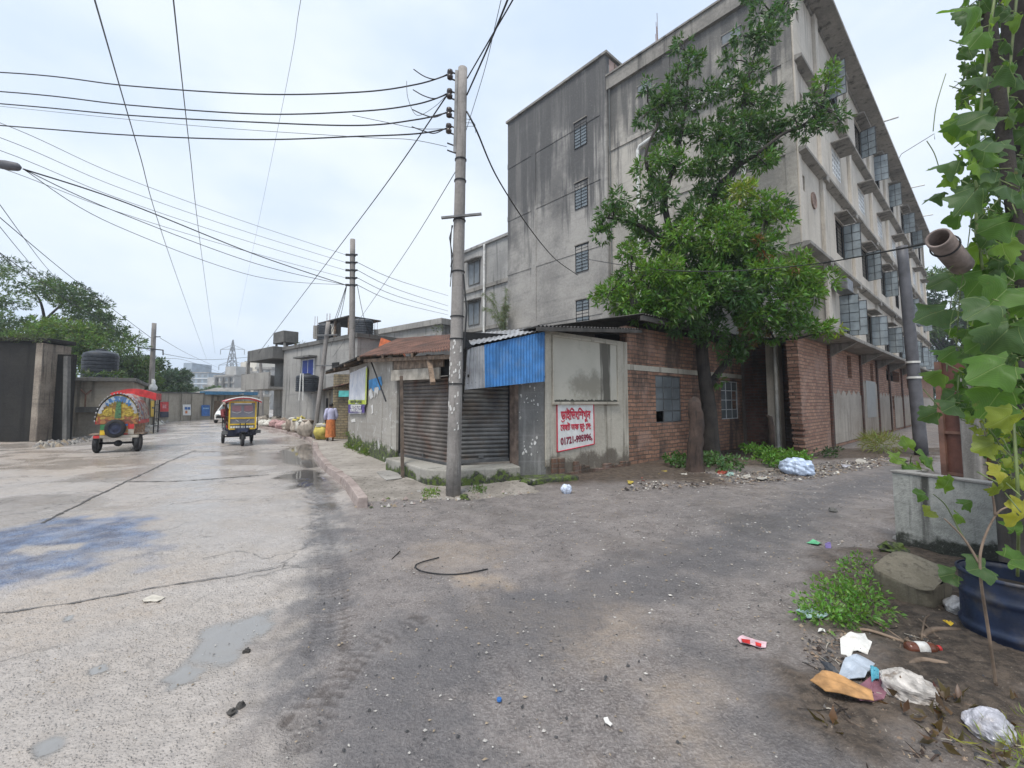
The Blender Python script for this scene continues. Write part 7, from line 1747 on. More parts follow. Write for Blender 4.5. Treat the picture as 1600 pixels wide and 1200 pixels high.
# spare wheel with navy cover on the tailboard
sw = wheel(None, .29, .13, rk, (-.03,-.10,.76), 'spare_wheel', 'y', 'navy_paint'); m = MB(); m.lathe([(.0,.03),(.12,.028),(.18,.01)], (0,-.06,0), 20, 0, 'y', False); m.v = [(x,-y-.05,z) for x, y, z in m.v]; m.build('wheel_cover', M['navy_paint'], sw, True)
# front red canopy with its ladder frame and mudguard
m = MB(); m.grid(lambda u, v: (-.60+1.38*u, 1.2+.75*v, 1.90+.16*math.sin(math.pi*u)-.10*v*v), 12, 8); m.grid(lambda u, v: (-.60+1.38*u, 1.95+.02*v, 1.80+.16*math.sin(math.pi*u)-.16*v), 12, 2)
m.box(.765,.78,1.2,1.95,1.68,1.90); m.box(-.60,-.585,1.2,1.95,1.68,1.90); m.grid(lambda u, v: (-.60+1.38*u, 1.2, 1.90+.16*math.sin(math.pi*u)-.25*v), 12, 2); m.build('front_canopy', M['red_paint'], rk)
m = MB()
for y in (1.25, 1.9): m.bar((.74,y,.5),(.74,y,1.9),.035); m.bar((-.57,y,.5),(-.57,y,1.82),.035)
for z in (.75,1.0,1.25,1.5): m.bar((.74,1.25,z),(.74,1.9,z),.025); m.bar((-.57,1.25,z),(-.57,1.9,z),.025)
m.build('side_frame', M['iron'], rk)
m = MB(); m.box(.40,.75,.0,.5,.56,.60); m.box(-.75,-.40,.0,.5,.56,.60); m.build('mudguard', M['wood'], rk, bevel=.01)

# ------------------------------------------------------------------ electric rickshaw coming towards us
c1 = G(378.5, 697); u1 = V((-c1.x, -c1.y)).normalized()
ek = thing('electric_rickshaw', 'yellow framed electric rickshaw with a red hooded roof coming towards the camera', 'rickshaw', (c1.x, c1.y, 0), math.atan2(u1.y, u1.x)-math.pi/2+.10)   # local +y = forward (towards us), origin at front wheel
ek.scale = (.92, 1, at(380,620,c1.y).z/1.83)
wheel(None, .25, .10, ek, (0,0,.25))
for x in (-.52,.52): wheel(None, .25, .10, ek, (x,-1.75,.25))
m = MB(); m.bar((-.09,0,.25),(-.09,-.12,.85),.035); m.bar((.09,0,.25),(.09,-.12,.85),.035); m.box(-.07,.07,-.22,.26,.51,.535); m.bar((-.5,-1.75,.25),(.5,-1.75,.25),.05); m.build('fork_and_axle', M['iron'], ek)
m = MB(); m.add([(-.50,-.35,.36),(.50,-.35,.36),(.50,-1.9,.36),(-.50,-1.9,.36),(-.56,-.32,.62),(.56,-.32,.62),(.56,-2.0,.62),(-.56,-2.0,.62)], [(0,1,2,3),(7,6,5,4),(0,4,5,1),(1,5,6,2),(2,6,7,3),(3,7,4,0)])
m.add([(-.16,-.02,.50),(.16,-.02,.50),(.30,-.34,.42),(-.30,-.34,.42),(-.20,-.06,.66),(.20,-.06,.66),(.34,-.34,.66),(-.34,-.34,.66)], [(0,1,2,3),(7,6,5,4),(0,4,5,1),(1,5,6,2),(2,6,7,3),(3,7,4,0)]); m.build('body', M['navy_paint'], ek, bevel=.02)
for x in (-.57,.57): m = MB(); m.box(x-.09,x+.09,-.52,-.28,.44,.56); m.build('side_step', M['steel'], ek)
# yellow windscreen frame with printed clear sheet
def ybar(a, b, w_=.045, name='windscreen_frame'): m = MB(); m.bar(a, b, w_); return m.build('frame_bar', M['yellow_paint'], ek)
zb, z1, z2, z3 = .63, .78, 1.03, 1.63
for a, b in (((-.45,-.20,zb),(-.45,-.30,z3)),((.45,-.20,zb),(.45,-.30,z3)),((-.45,-.20,zb),(.45,-.20,zb)),((-.45,-.215,z1+.02),(.45,-.215,z1+.02)),((-.45,-.24,z2),(.45,-.24,z2)),((-.45,-.30,z3),(.45,-.30,z3))): ybar(a, b, .05)
m = MB(); m.plate([(-.44,-.235,zb+.02),(.44,-.235,zb+.02),(.44,-.31,z3-.02),(-.44,-.31,z3-.02)], .01); m.build('windscreen', glass('greyed_screen', (.28,.28,.32), .2, .10), ek)
for x0 in (-.34,.06): m = MB(); m.plate([(x0,-.275,1.28),(x0+.30,-.275,1.28),(x0+.30,-.29,1.50),(x0,-.29,1.50)], .006); m.build('pink_print', paint('pink_decal', (.35,.18,.20), .5, .1), ek)
m = MB()
for x0 in (-.34,.06): m.tube(smoothpath([V((x0,-.262,1.27)),V((x0+.14,-.262,1.22)),V((x0+.30,-.262,1.27))],4), .010, 5)
for a, b in (((-.24,-.232,.98),(-.14,-.232,.90)),((.14,-.232,.90),(.24,-.232,.98))): m.bar(a, b, .014)
m.build('white_print', M['white_paint'], ek)
m = MB(); rr = random.Random(9)
for k in range(9): x = -.38+.09*k; m.plate([(x,-.195,.67),(x+.07,-.195,.66),(x+.08,-.195,.73),(x+.01,-.195,.74)], .006)
m.build('white_print', M['white_paint'], ek)
m = MB(); m.plate([(-.30,-.29,1.555),(.30,-.29,1.555),(.30,-.295,1.60),(-.30,-.295,1.60)], .01); m.build('white_print', M['white_paint'], ek)
# roof canopy
m = MB(); m.grid(lambda u, v: (-.62+1.24*u, -.05-2.05*v, 1.66+.15*math.sin(math.pi*u)**.8), 16, 6); m.grid(lambda u, v: (-.62+1.24*u, -.05+.01*v, 1.66+.15*math.sin(math.pi*u)**.8-.06*v), 16, 1); m.build('roof_canopy', M['red_paint'], ek, True)
m = MB(); m.tube([(-.63+1.26*i/14, -.04, 1.665+.15*math.sin(math.pi*i/14)**.8) for i in range(15)], .022, 6); m.build('roof_trim', M['white_paint'], ek, True)
m = MB()
for x in (-.55,.55):
    for y in (-.4,-1.1,-1.95): m.bar((x,y,.6),(x,y,1.66),.035)
m.build('roof_posts', M['iron'], ek)
m = MB(); m.box(-.45,.45,-1.75,-1.35,.62,.85); m.box(-.45,.45,-1.8,-1.72,.85,1.25); m.box(-.25,.25,-.95,-.65,.62,.80); m.build('seat', M['red_paint'], ek, bevel=.03)
m = MB(); m.bar((-.30,-.38,1.0),(.30,-.38,1.0),.03); m.bar((0,-.35,.7),(0,-.38,1.0),.04); m.build('handlebar', M['iron'], ek)
# driver leaning out on the left side of the picture
dv = thing('person', 'driver in dark red shirt and tan cap leaning out beside the yellow rickshaw frame', 'person', (c1.x, c1.y, 0), ek.rotation_euler.z)
J = {'pelvis': ((.34,-.80,.86),.12), 'waist': ((.38,-.78,1.00),.115), 'chest': ((.44,-.74,1.18),(.13,.105)), 'neckb': ((.48,-.71,1.33),.06), 'neck': ((.50,-.69,1.39),.048), 'head': ((.525,-.66,1.47),(.07,.08)), 'crown': ((.535,-.67,1.54),(.06,.072)), 'nose': ((.53,-.565,1.465),.012),
     'shL': ((.30,-.72,1.29),.055), 'elL': ((.22,-.52,1.10),.042), 'wristL': ((.20,-.42,1.02),.03), 'shR': ((.60,-.72,1.29),.055), 'elR': ((.60,-.52,1.08),.042), 'wristR': ((.36,-.42,1.02),.03),
     'hipL': ((.26,-.78,.84),.09), 'kneeL': ((.20,-.42,.82),.062), 'ankL': ((.2,-.44,.68),.04), 'hipR': ((.42,-.78,.84),.09), 'kneeR': ((.42,-.42,.82),.062), 'ankR': ((.42,-.44,.68),.04)}
E = [('pelvis','waist'),('waist','chest'),('chest','neckb'),('neckb','neck'),('neck','head'),('head','crown'),('head','nose'),('chest','shL'),('shL','elL'),('elL','wristL'),('chest','shR'),('shR','elR'),('elR','wristR'),('pelvis','hipL'),('hipL','kneeL'),('kneeL','ankL'),('pelvis','hipR'),('hipR','kneeR'),('kneeR','ankR')]
hand(J, E, 'L', J['wristL'][0], (.4,.8,-.3), (-.3,.2,.9), (0,.3,.9)); hand(J, E, 'R', J['wristR'][0], (-.4,.8,-.3), (.3,.2,.9), (0,.3,.9))
o_ = body_mesh(J, E, 'skin'); o_.parent = dv
m = loft([((.34,-.80,.82),.175,.14),((.38,-.78,1.0),.165,.125),((.44,-.74,1.18),.185,.13),((.47,-.72,1.29),.165,.105),((.485,-.705,1.35),.075,.07)], 20)
for t in 'LR':
    a, b, c = (V(J[k+t][0]) for k in ('sh','el','wrist')); m.tube([a, a.lerp(b,.5), b, b.lerp(c,.4)], [.072,.066,.058,.05], 10)
m.build('shirt', paint('dark_red_shirt', (.16,.03,.03), .85, .15), dv, True)
m = MB(); m.lathe([(.085,1.50),(.088,1.54),(.075,1.585),(.03,1.605)], (.53,-.665,0), 16); m.lathe([(.088,1.515),(.125,1.505),(.125,1.513),(.088,1.525)], (.53,-.65,0), 16, 0, 'z', False); m.build('cap', M['board'], dv, True)
m = loft([((.34,-.82,.80),.17,.15),((.34,-.62,.79),.17,.10),((.32,-.40,.78),.16,.07)], 14); m.build('trousers', M['navy_paint'], dv, True)

# ------------------------------------------------------------------ white car at the bend
cc_ = G(350, 659.5); cu = V((-cc_.x+3, -cc_.y)).normalized()
car = thing('parked_car', 'small white saloon car half hidden behind the yellow rickshaw', 'car', (cc_.x+.55, cc_.y, 0), math.atan2(cu.y, cu.x)-math.pi/2-.25)   # +y forward, towards us
def section(y, w_, z0, z1, r=.12): 
    return [(-w_,y,z0),(-w_,y,z1-r),(-w_+r*.5,y,z1),(w_-r*.5,y,z1),(w_,y,z1-r),(w_,y,z0)]
m = MB(); S_ = [section(1.95,.62,.35,.62),section(1.85,.74,.25,.72),section(1.2,.82,.22,.86),section(.75,.83,.22,.93),section(-1.35,.83,.22,.95),section(-1.85,.78,.24,.95),section(-2.05,.68,.35,.80)]
vs = [p for s_ in S_ for p in s_]; fs = []
for i in range(len(S_)-1):
    for j in range(6): k = (j+1) % 6; fs.append((i*6+j, i*6+k, (i+1)*6+k, (i+1)*6+j))
fs += [tuple(range(6)), tuple(range((len(S_)-1)*6, len(S_)*6))[::-1]]; m.add(vs, fs); m.build('body', M['white_paint'], car, True)
m = MB(); g_ = [(-.76,.70,.93),(.76,.70,.93),(.60,.05,1.38),(-.60,.05,1.38),(-.76,-1.45,.95),(.76,-1.45,.95),(.60,-.95,1.36),(-.60,-.95,1.36)]
m.add(g_, [(0,1,2,3),(5,4,7,6),(1,5,6,2),(4,0,3,7)]); m.build('window', M['pane_dark'], car)
m = MB(); m.plate([(-.62,.10,1.385),(.62,.10,1.385),(.62,-1.0,1.37),(-.62,-1.0,1.37)], .05); m.build('roof', M['white_paint'], car, bevel=.015)
m = MB()
for s_ in (-1,1): m.bar((s_*.77,.72,.93),(s_*.61,.06,1.38),.05); m.bar((s_*.77,-1.47,.95),(s_*.61,-.96,1.37),.06); m.bar((s_*.775,-.4,.94),(s_*.61,-.4,1.38),.05)
m.build('pillars', M['white_paint'], car)
for x in (-.75,.75):
    for y in (1.25,-1.35): wheel(None, .29, .17, car, (x,y,.29))
for x in (-.52,.52): m = MB(); m.blob((x,1.88,.62), (.17,.10,.07), 12, 8, .02, 1); m.build('headlight', M['pane'], car, True)
m = MB(); m.box(-.35,.35,1.90,1.97,.44,.56); m.build('grille', M['iron'], car); m = MB(); m.box(-.72,.72,1.82,1.95,.28,.40); m.build('bumper', M['white_paint'], car, bevel=.03)
# ------------------------------------------------------------------ drum, rubble, rubbish
dr0 = G(1562, 1030); drum = thing('plastic_drum', 'cut navy blue plastic drum standing in the mud at the right edge', 'drum', (dr0.x+.33, dr0.y+.20, -.01)); zt_ = at(1540, 895, dr0.y+.2).z
m = MB(); pr = []; n = 26
for i in range(n+1):
    z = zt_*i/n; r = .255; 
    for zc in (.22*zt_, .70*zt_): r += .016*math.exp(-((z-zc)/.02)**2)
    r += .012*math.sin(min(1, i/3)*math.pi/2)-.012; pr.append((r, z))
pr += [(.24, zt_+.004), (.235, zt_-.03), (.23, .02), (.01, .02)]; m.lathe(pr, (0,0,0), 40, 0, 'z', False); m.build('shell', M['drum_blue'], drum, True)
m = MB(); m.lathe([(.259,zt_-.015),(.268,zt_-.012),(.268,zt_+.008),(.255,zt_+.012)], (0,0,0), 40, 0, 'z', False); m.build('rim', M['drum_blue'], drum, True)
m = MB(); m.lathe([(.0,zt_*.75),(.231,zt_*.78)], (0,0,0), 24, 0, 'z', False); m.build('soil', paint('drum_soil', (.05,.04,.03), .95, .3, 0, 10), drum)
# concrete chunk
ck = G(1425, 945); t = MB(); rr = random.Random(2)
t.blob((0,0,.12), (.27,.26,.20), 26, 16, .05, 12, 0, 0.0); k = rr
for i, v in enumerate(t.v):
    x, y, z = v; q = max(-.22, min(.22, x))*1.0; t.v[i] = (max(-.215,min(.22,x*1.02)), max(-.19,min(.2,y)), min(.245+.03*math.sin(7*x)+.02*math.sin(9*y), z*1.25))
o = t.build('concrete_chunk', plaster('muddy_concrete', (.25,.22,.165), (.16,.14,.10), (.07,.06,.045), .7, 6), None, True); o.location = (ck.x+.1, ck.y+.1, 0); o.rotation_euler = (R(3),R(-6),R(25)); tag(o, 'muddy squarish concrete chunk lying in front of the trough', 'rubble')
for i, (px, py, s_, lab, mt) in enumerate(((1395,868,.13,'pale broken stone leaning at the corner of the trough','step'),(1412,848,.10,'small pale stone directly under the trough corner','conc'),(1302,800,.06,'small dark stone in the lane before the trough','conc_dark'),(808,755,.10,'rough white stone at the foot of the grey panel','conc'),(822,760,.14,'broken concrete lump in front of the grey panel','step'),(655,772,.07,'small rubble stone left of the tall pole foot','conc'),(640,775,.05,'smallest rubble stone beside the pavement edge','kerb'),(725,780,.08,'rubble stone at the right of the pole foot','step'))):
    q = G(px, py); t = MB(); t.blob((0,0,s_*.4), (s_, s_*.8, s_*.6), 14, 9, .13, i+30, 0, -.01); o = t.build('stone', M[mt], None, False); o.location = q; o.rotation_euler = (0,0,i); tag(o, lab, 'stone')
# crumpled bags
def bag(label, px, py, r, mat, seed, name='rubbish_bag', h=.75, cr=.07):
    q = G(px, py, .0); t = MB(); t.blob((0,0,r*h*.75), (r, r*.8, r*h), 40, 26, .05, seed, 0, .0); rr = random.Random(seed); ph = [rr.uniform(0,6) for _ in range(8)]
    for i, v in enumerate(t.v):
        p = V(v); k = abs(math.sin(p.x/r*7+ph[0]+2*math.sin(p.z/r*4+ph[1])))*.5+abs(math.sin(p.y/r*9+ph[2]+1.6*math.sin(p.x/r*6+ph[3])))*.35+abs(math.sin(p.z/r*11+p.x/r*5+ph[4]))*.3
        f = 1-cr*(1-k*1.3); t.v[i] = (p.x*f, p.y*f, max(.0, p.z*f))
    o = t.build(name, mat, None, False); o.location = q; o.rotation_euler = (0,0,rr.uniform(0,6)); return tag(o, label, 'rubbish bag'), q
M['bag_white'] = paint('dirty_white_polythene', (.50,.48,.47), .4, .2, 0, 12, .2, (.22,.18,.14), .9)
M['bag_clear'] = paint('grey_polythene', (.46,.46,.51), .3, .25, 0, 14, .2, (.24,.21,.19), .8)
o, q = bag('crumpled dirty white bag behind the orange board', 1422, 1096, .115, paint('streaky_white_polythene', (.46,.43,.40), .45, .25, 0, 16, .2, (.17,.13,.10), 1.0), 5)
o, q = bag('rounded pale lilac bag near the bottom right corner', 1548, 1158, .105, M['bag_clear'], 8)
o, q = bag('small pale bag squeezed against the blue drum', 1497, 962, .10, M['bag_white'], 11)
o, q = bag('pale blue and white crumpled bag on the weeds by the brick wall', 1245, 741, .36, paint('pale_blue_polythene', (.46,.55,.70), .4, .25, 0, 6), 14, 'rubbish_bag', .55)
o, q = bag('small white and blue bag lying in front of the plaster wall', 885, 771, .10, paint('white_blue_polythene', (.55,.62,.75), .4, .3, 0, 14), 17, 'rubbish_bag', .9)
# sheets: boards, papers, wrappers
def sheet(name, label, cat, px, mat, z=.012, wav=.012, seed=1, tilt=0.0, th=.004):
    P = [G(x, y, z) for x, y in px]; o = sum(P, V())/len(P); o.z = 0; rr = random.Random(seed); ph = [rr.uniform(0,6) for _ in range(4)]; m = MB(); n = len(P)
    c = sum(P, V())/n; rings = [c]; k = 4
    def h(p): d = p-c; s_ = max((q-c).length for q in P); return wav*(1+math.sin(d.x/s_*3.1+ph[0])*.6+math.sin(d.y/s_*3.7+ph[1])*.6+.3*math.sin((d.x+d.y)/s_*9+ph[2])) + max(0, tilt*(d.y/s_+.6))
    edge = []
    for i in range(n):
        for j in range(4): edge.append(P[i].lerp(P[(i+1) % n], j/4))
    vs = [c]; e = len(edge)
    for f in (.33,.66,1.0): vs += [c.lerp(q, f) for q in edge]
    top = [V((p.x-o.x, p.y-o.y, p.z+h(p))) for p in vs]; bot = [V((p.x,p.y,p.z-th)) for p in top]; N = len(vs)
    fs = [(0,1+i,1+(i+1)%e) for i in range(e)]+[(1+r*e+i,1+(r+1)*e+i,1+(r+1)*e+(i+1)%e,1+r*e+(i+1)%e) for r in range(2) for i in range(e)]
    fb = [tuple(q+N for q in f[::-1]) for f in fs]; sd = [(1+2*e+i, 1+2*e+i+N, 1+2*e+(i+1)%e+N, 1+2*e+(i+1)%e) for i in range(e)]
    m.add(top+bot, fs+fb+sd); ob = m.build(name, mat, None, False); ob.location = o; return tag(ob, label, cat)
col = lambda n, c, r=.6: paint(n, c, r, .15, 0, 10)
sheet('orange_board', 'long orange tan leaf shaped board among the rubbish', 'board', [(1266,1070),(1285,1062),(1320,1068),(1362,1084),(1366,1100),(1330,1096),(1290,1086)], paint('orange_board', (.46,.25,.10), .75, .3, 0, 9, .2, (.20,.12,.06), .6), .05, .012, 3, .03)
sheet('plastic_scrap', 'pale bluish plastic scrap propped behind the orange board', 'plastic scrap', [(1306,1068),(1322,1046),(1345,1042),(1368,1052),(1352,1066)], col('pale_plastic', (.40,.45,.52), .35), .02, .02, 4, .035)
sheet('plastic_scrap', 'striped maroon wrapper under the orange board', 'plastic scrap', [(1325,1094),(1372,1060),(1392,1078),(1378,1100),(1345,1108)], col('maroon_wrapper', (.22,.10,.13), .4), .02, .02, 5, .03)
sheet('black_scrap', 'black plastic sliver pointing left behind the rubbish', 'plastic scrap', [(1280,1050),(1300,1052),(1325,1066),(1308,1066)], M['tank'], .02, .012, 6, .04)
sheet('blue_scrap', 'small turquoise scrap beside the dirty white bag', 'plastic scrap', [(1360,1050),(1374,1048),(1374,1066),(1362,1066)], col('turquoise_scrap', (.08,.32,.42)), .05, .02, 7)
sheet('white_paper', 'torn bright white paper sheet lying on the mud', 'paper', [(1313,1008),(1330,1000),(1352,1000),(1357,1008),(1363,1010),(1356,1026),(1340,1020),(1332,1022),(1328,1030),(1322,1024),(1314,1022)], M['paper'], .02, .014, 8, .02)
sheet('white_paper', 'tiny folded white paper left of the green tuft', 'paper', [(1278,992),(1284,980),(1290,992)], M['paper'], .02, .014, 9)
sheet('teal_scrap', 'pale teal and white plastic sheet left of the green tuft', 'plastic scrap', [(1243,958),(1260,950),(1282,948),(1300,960),(1284,970),(1262,970)], col('pale_teal', (.42,.58,.58), .4), .015, .014, 10)
wr = sheet('snack_wrapper', 'pink and white snack wrapper lying in the lane', 'wrapper', [(1152,998),(1160,994),(1198,1004),(1197,1012),(1188,1014),(1156,1004)], col('pale_pink_wrapper', (.66,.46,.50), .35), .008, .006, 11)
P_ = [G(x, y, .03)-V(wr.location) for x, y in ((1158,998),(1172,1000),(1172,1006),(1160,1003))]; m = MB(); m.plate(P_, .003); m.build('red_print', M['red_paint'], wr)
P_ = [G(x, y, .03)-V(wr.location) for x, y in ((1180,1003),(1190,1006),(1189,1010),(1181,1008))]; m = MB(); m.plate(P_, .003); m.build('red_print', M['red_paint'], wr)
sheet('paper_scrap', 'lone white oval paper scrap low in the lane', 'paper', [(943,1124),(949,1122),(957,1132),(954,1135),(946,1131)], M['paper'], .008, .004, 12)
sheet('paper_scrap', 'flat cream paper on the concrete road', 'paper', [(222,936),(238,930),(258,933),(246,940),(224,941)], col('cream_paper', (.52,.48,.41)), .01, .004, 13)
sheet('green_wrapper', 'thin green wrapper in the lane near the trough', 'wrapper', [(1260,848),(1270,845),(1285,849),(1278,852)], col('green_wrapper', (.12,.42,.22)), .012, .008, 14)
sheet('purple_wrapper', 'tiny purple wrapper right of the green one', 'wrapper', [(1289,851),(1298,850),(1299,856),(1290,857)], col('purple_wrapper', (.16,.12,.30)), .015, .012, 15)
sheet('yellow_scrap', 'yellow scrap beside the stick heap near the drum', 'plastic scrap', [(1468,970),(1480,968),(1494,978),(1486,982)], M['yellow_paint'], .02, .012, 16)
sheet('red_scrap', 'red plastic scrap on top of the heap against the drum', 'plastic scrap', [(1488,905),(1496,902),(1500,912),(1490,914)], M['red_paint'], .12, .02, 17)
faded = {'yellow_paint': col('faded_yellow_film', (.42,.33,.06)), 'red_paint': col('faded_red_film', (.34,.07,.05)), 'cyan_paint': col('faded_teal_film', (.28,.42,.38)), 'sack_white': col('muddy_white_film', (.42,.40,.36)), 'bag_clear': M['bag_clear']}
for px, lab, mt, s_ in (((985,754),'yellow scrap farthest left at the foot of the brick wall','yellow_paint',5),((1005,750),'red scrap near the brick wall foot','red_paint',4),((1038,738),'bright yellow scrap near the stub trunk','yellow_paint',5),((1030,744),'second yellow scrap near the stub trunk','yellow_paint',4),((1128,738),'orange red packet in the weeds right of the stub trunk','red_paint',9),((1140,742),'pale green and white packet near the orange red one','cyan_paint',7),((1065,742),'large grey white plastic below the stub trunk','sack_white',9),((1165,745),'whitish rag right of the packets','sack_white',8),((1190,748),'flattened whitish bag before the bright weeds','sack_white',9),((1345,722),'grey white plastic near the brick wall foot','sack_white',9),((1322,728),'crumpled grey plastic beside the gravel','bag_clear',8)):
    x, y = px; rr = random.Random(x); sheet('plastic_scrap', lab, 'plastic scrap', [(x-s_,y+rr.uniform(-2,2)),(x-s_*.3,y-rr.uniform(2,4)),(x+s_*.8,y-rr.uniform(1,3)),(x+s_,y+1),(x+s_*.2,y+rr.uniform(2,4)),(x-s_*.6,y+3)], faded[mt], .012, .016, x)
# bottle
bA = G(1416, 1012, .04); bB = G(1466, 1013, .04); bt = thing('plastic_bottle', 'brown drink bottle with white label lying by the sticks', 'bottle', tuple(bA)); d = bB-bA; L = d.length; d.normalize()
m = MB(); m.tube([d*L*k for k in (0,.03,.12,.75,.85,.93,1.0)], [.02,.033,.036,.036,.03,.016,.015], 14); m.build('body', paint('brown_drink', (.14,.05,.03), .2, .2), bt, True)
m = MB(); m.tube([d*L*.28, d*L*.62], .0375, 14); m.build('label', M['paper'], bt, True); m = MB(); m.tube([d*L*.98, d*L*1.06], .018, 10); m.build('cap', M['red_paint'], bt, True)
# sticks, wire loop on the lane
for i, (a, b, r, lab) in enumerate((((1330,985),(1412,1003),.010,'longest pale stick lying beside the bottle'),((1412,1003),(1438,1015),.009,'short stick touching the bottle end'),((1440,995),(1500,985),.018,'thick brown stick before the blue drum'),((1430,965),(1470,1000),.006,'thin straight twig crossing the heap'),((1355,970),(1410,1000),.005,'thin dark twig right of the green tuft'),((1420,1040),(1480,1038),.016,'pale bamboo sliver above the dirty bag'),((1455,960),(1440,1000),.006,'upright looking twig in the heap'))):
    A = G(*a, .02); B = G(*b, .03); t = MB(); t.tube(smoothpath([A, A.lerp(B,.4)+V((0,.02,.02)), B], 4), r, 7); solo(t, 'stick', M['wood'], lab, 'stick', A, smooth=True)
t = MB(); pp = smoothpath([G(x, y, .012) for x, y in ((686,871),(660,878),(649,884),(658,892),(690,897),(725,896),(762,889))], 6); t.tube(pp, .006, 6); solo(t, 'wire_loop', M['iron'], 'bent black wire loop lying on the lane', 'wire', pp[0], smooth=True)
t = MB(); t.tube([G(612,874,.008), G(625,861,.008)], .006, 6); solo(t, 'stick', M['wood_dark'], 'short dark stick left of the wire loop', 'stick', G(612,874))
for i, (px, lab) in enumerate((((376,1105),'black lump at the puddle edge, lower one'),((386,1020),'black lump beside the upper puddle'),((362,1115),'small black lump left of the lower one'))):
    q = G(*px); t = MB(); t.blob((0,0,.008), (.022,.018,.016), 10, 7, .2, i); o = t.build('mud_lump', M['tin_dark'], None); o.location = q; tag(o, lab, 'mud lump')
t = MB(); q = G(780,1092,.012); t.lathe([(.0,.004),(.012,.004),(.0135,0),(.0135,-.008)], (0,0,0), 14); o = t.build('bottle_cap', M['blue_paint'], None); o.location = q; tag(o, 'small bright blue bottle cap on the lane', 'bottle cap')
# manhole patch on the pavement
q = [G(x, y, ZP) for x, y in ((588,738),(618,735),(628,748),(604,751),(596,746))]; m = MB(); ctr = sum(q, V())/5; m.prism([(p.x,p.y) for p in q], ZP, ZP+.02); o = m.build('cover_slab', M['conc'], None, False, V((ctr.x,ctr.y,0)), .006); tag(o, 'small raised cement patch at the foot of the banner wall', 'slab')
# far roadside heaps
def scatter(name, label, cat, area, n, smin, smax, mats, seed, zf=0.0, flat=.3, yfun=None):
    """many tiny uncountable bits in one object"""
    rr = random.Random(seed); ms = [M[k] if isinstance(k, str) else k for k in mats]; m = MB(); pts = gp(area); xs = [p[0] for p in pts]; ys = [p[1] for p in pts]
    k = 0; tries = 0
    while k < n and tries < n*30:
        tries += 1; x, y = rr.uniform(min(xs),max(xs)), rr.uniform(min(ys),max(ys))
        if not inpoly(np.array([x]), np.array([y]), pts)[0]: continue
        s_ = smin+(smax-smin)*rr.random()**3; a = rr.uniform(0,6.28); ca, sa = math.cos(a)*s_, math.sin(a)*s_; e = rr.uniform(.3,.9); h = s_*flat*rr.uniform(.5,1.5); z = zf+.004
        p = [V((x+ca,y+sa,z)), V((x-sa*e,y+ca*e,z)), V((x-ca*rr.uniform(.5,1),y-sa*rr.uniform(.5,1),z)), V((x+sa*e,y-ca*e,z)), V((x+ca*.1,y+sa*.1,z+h))]
        m.add(p, [(0,1,4),(1,2,4),(2,3,4),(3,0,4)], rr.randrange(len(ms))); k += 1
    o = m.build(name, ms, None, False, V((sum(xs)/len(xs), sum(ys)/len(ys), 0))); return tag(o, label, cat, None, 'stuff')
lane_area = [(560,800),(860,770),(1400,740),(1400,850),(1260,960),(1250,1060),(1300,1200),(420,1200),(480,950)]
grit = [paint('grit_pale', (.42,.40,.37), .8), paint('grit_dark', (.05,.05,.052), .8), paint('grit_mid', (.20,.185,.175), .85), paint('grit_tan', (.30,.24,.17), .85)]
scatter('lane_grit', 'fine pale and dark grit strewn over the muddy lane', 'grit', lane_area, 9000, .003, .016, grit, 1, 0, .5)
scatter('lane_litter', 'tiny scraps of paper and leaf strewn over the lane', 'litter', [(880,760),(1250,745),(1390,760),(1390,850),(1240,980),(900,950)], 420, .006, .03, [M['paper'], M['sack'], grit[3], grit[0]], 2, .004, .2)
scatter('edge_litter', 'trodden leaves and scraps along the foot of the brick wall', 'litter', [(960,770),(1040,735),(1180,738),(1280,725),(1400,712),(1420,722),(1280,748),(1150,758)], 2400, .012, .055, [M['sack_white'], M['sack_dark'], grit[3], grit[1], M['wood'], grit[2], M['wood_dark'], M['bark_stub']], 3, .01, .5)
scatter('mud_litter', 'leaves, twigs and scraps trodden into the mud at right', 'litter', [(1290,880),(1400,860),(1490,930),(1500,1040),(1600,1080),(1600,1200),(1320,1200),(1270,1090),(1250,990)], 2600, .005, .026, [grit[1], M['wood'], grit[3], M['sack_dark'], M['wood_dark'], grit[2], M['bark_stub']], 4, .02, .6)
scatter('road_grit', 'loose gravel over the worn concrete road', 'grit', [(0,860),(300,840),(470,860),(430,1000),(380,1200),(0,1200)], 1500, .003, .010, [grit[0], grit[2], grit[3]], 5, 0, .5)
scatter('wall_rubble', 'heap of pale rubble along the foot of the store wall at left', 'rubble', [(60,694),(100,690),(150,682),(150,688),(100,697),(60,702)], 420, .04, .20, [M['conc_dark'], M['old_wall'], grit[2], grit[3], M['conc']], 6, 0, .7)
scatter('kerb_rubble', 'broken bits of kerb and stone at the pavement corner', 'rubble', [(545,780),(700,765),(830,760),(840,772),(700,785),(560,800)], 260, .012, .06, [M['kerb'], M['step'], grit[0], grit[3]], 7, .01, .7)
scatter('wall_rubble', 'white rags and rubble at the foot of the poster wall', 'rubble', [(228,662),(250,660),(262,659),(262,662),(232,667)], 60, .08, .35, [M['paper'], M['sack_white'], M['conc']], 8, 0, .6)

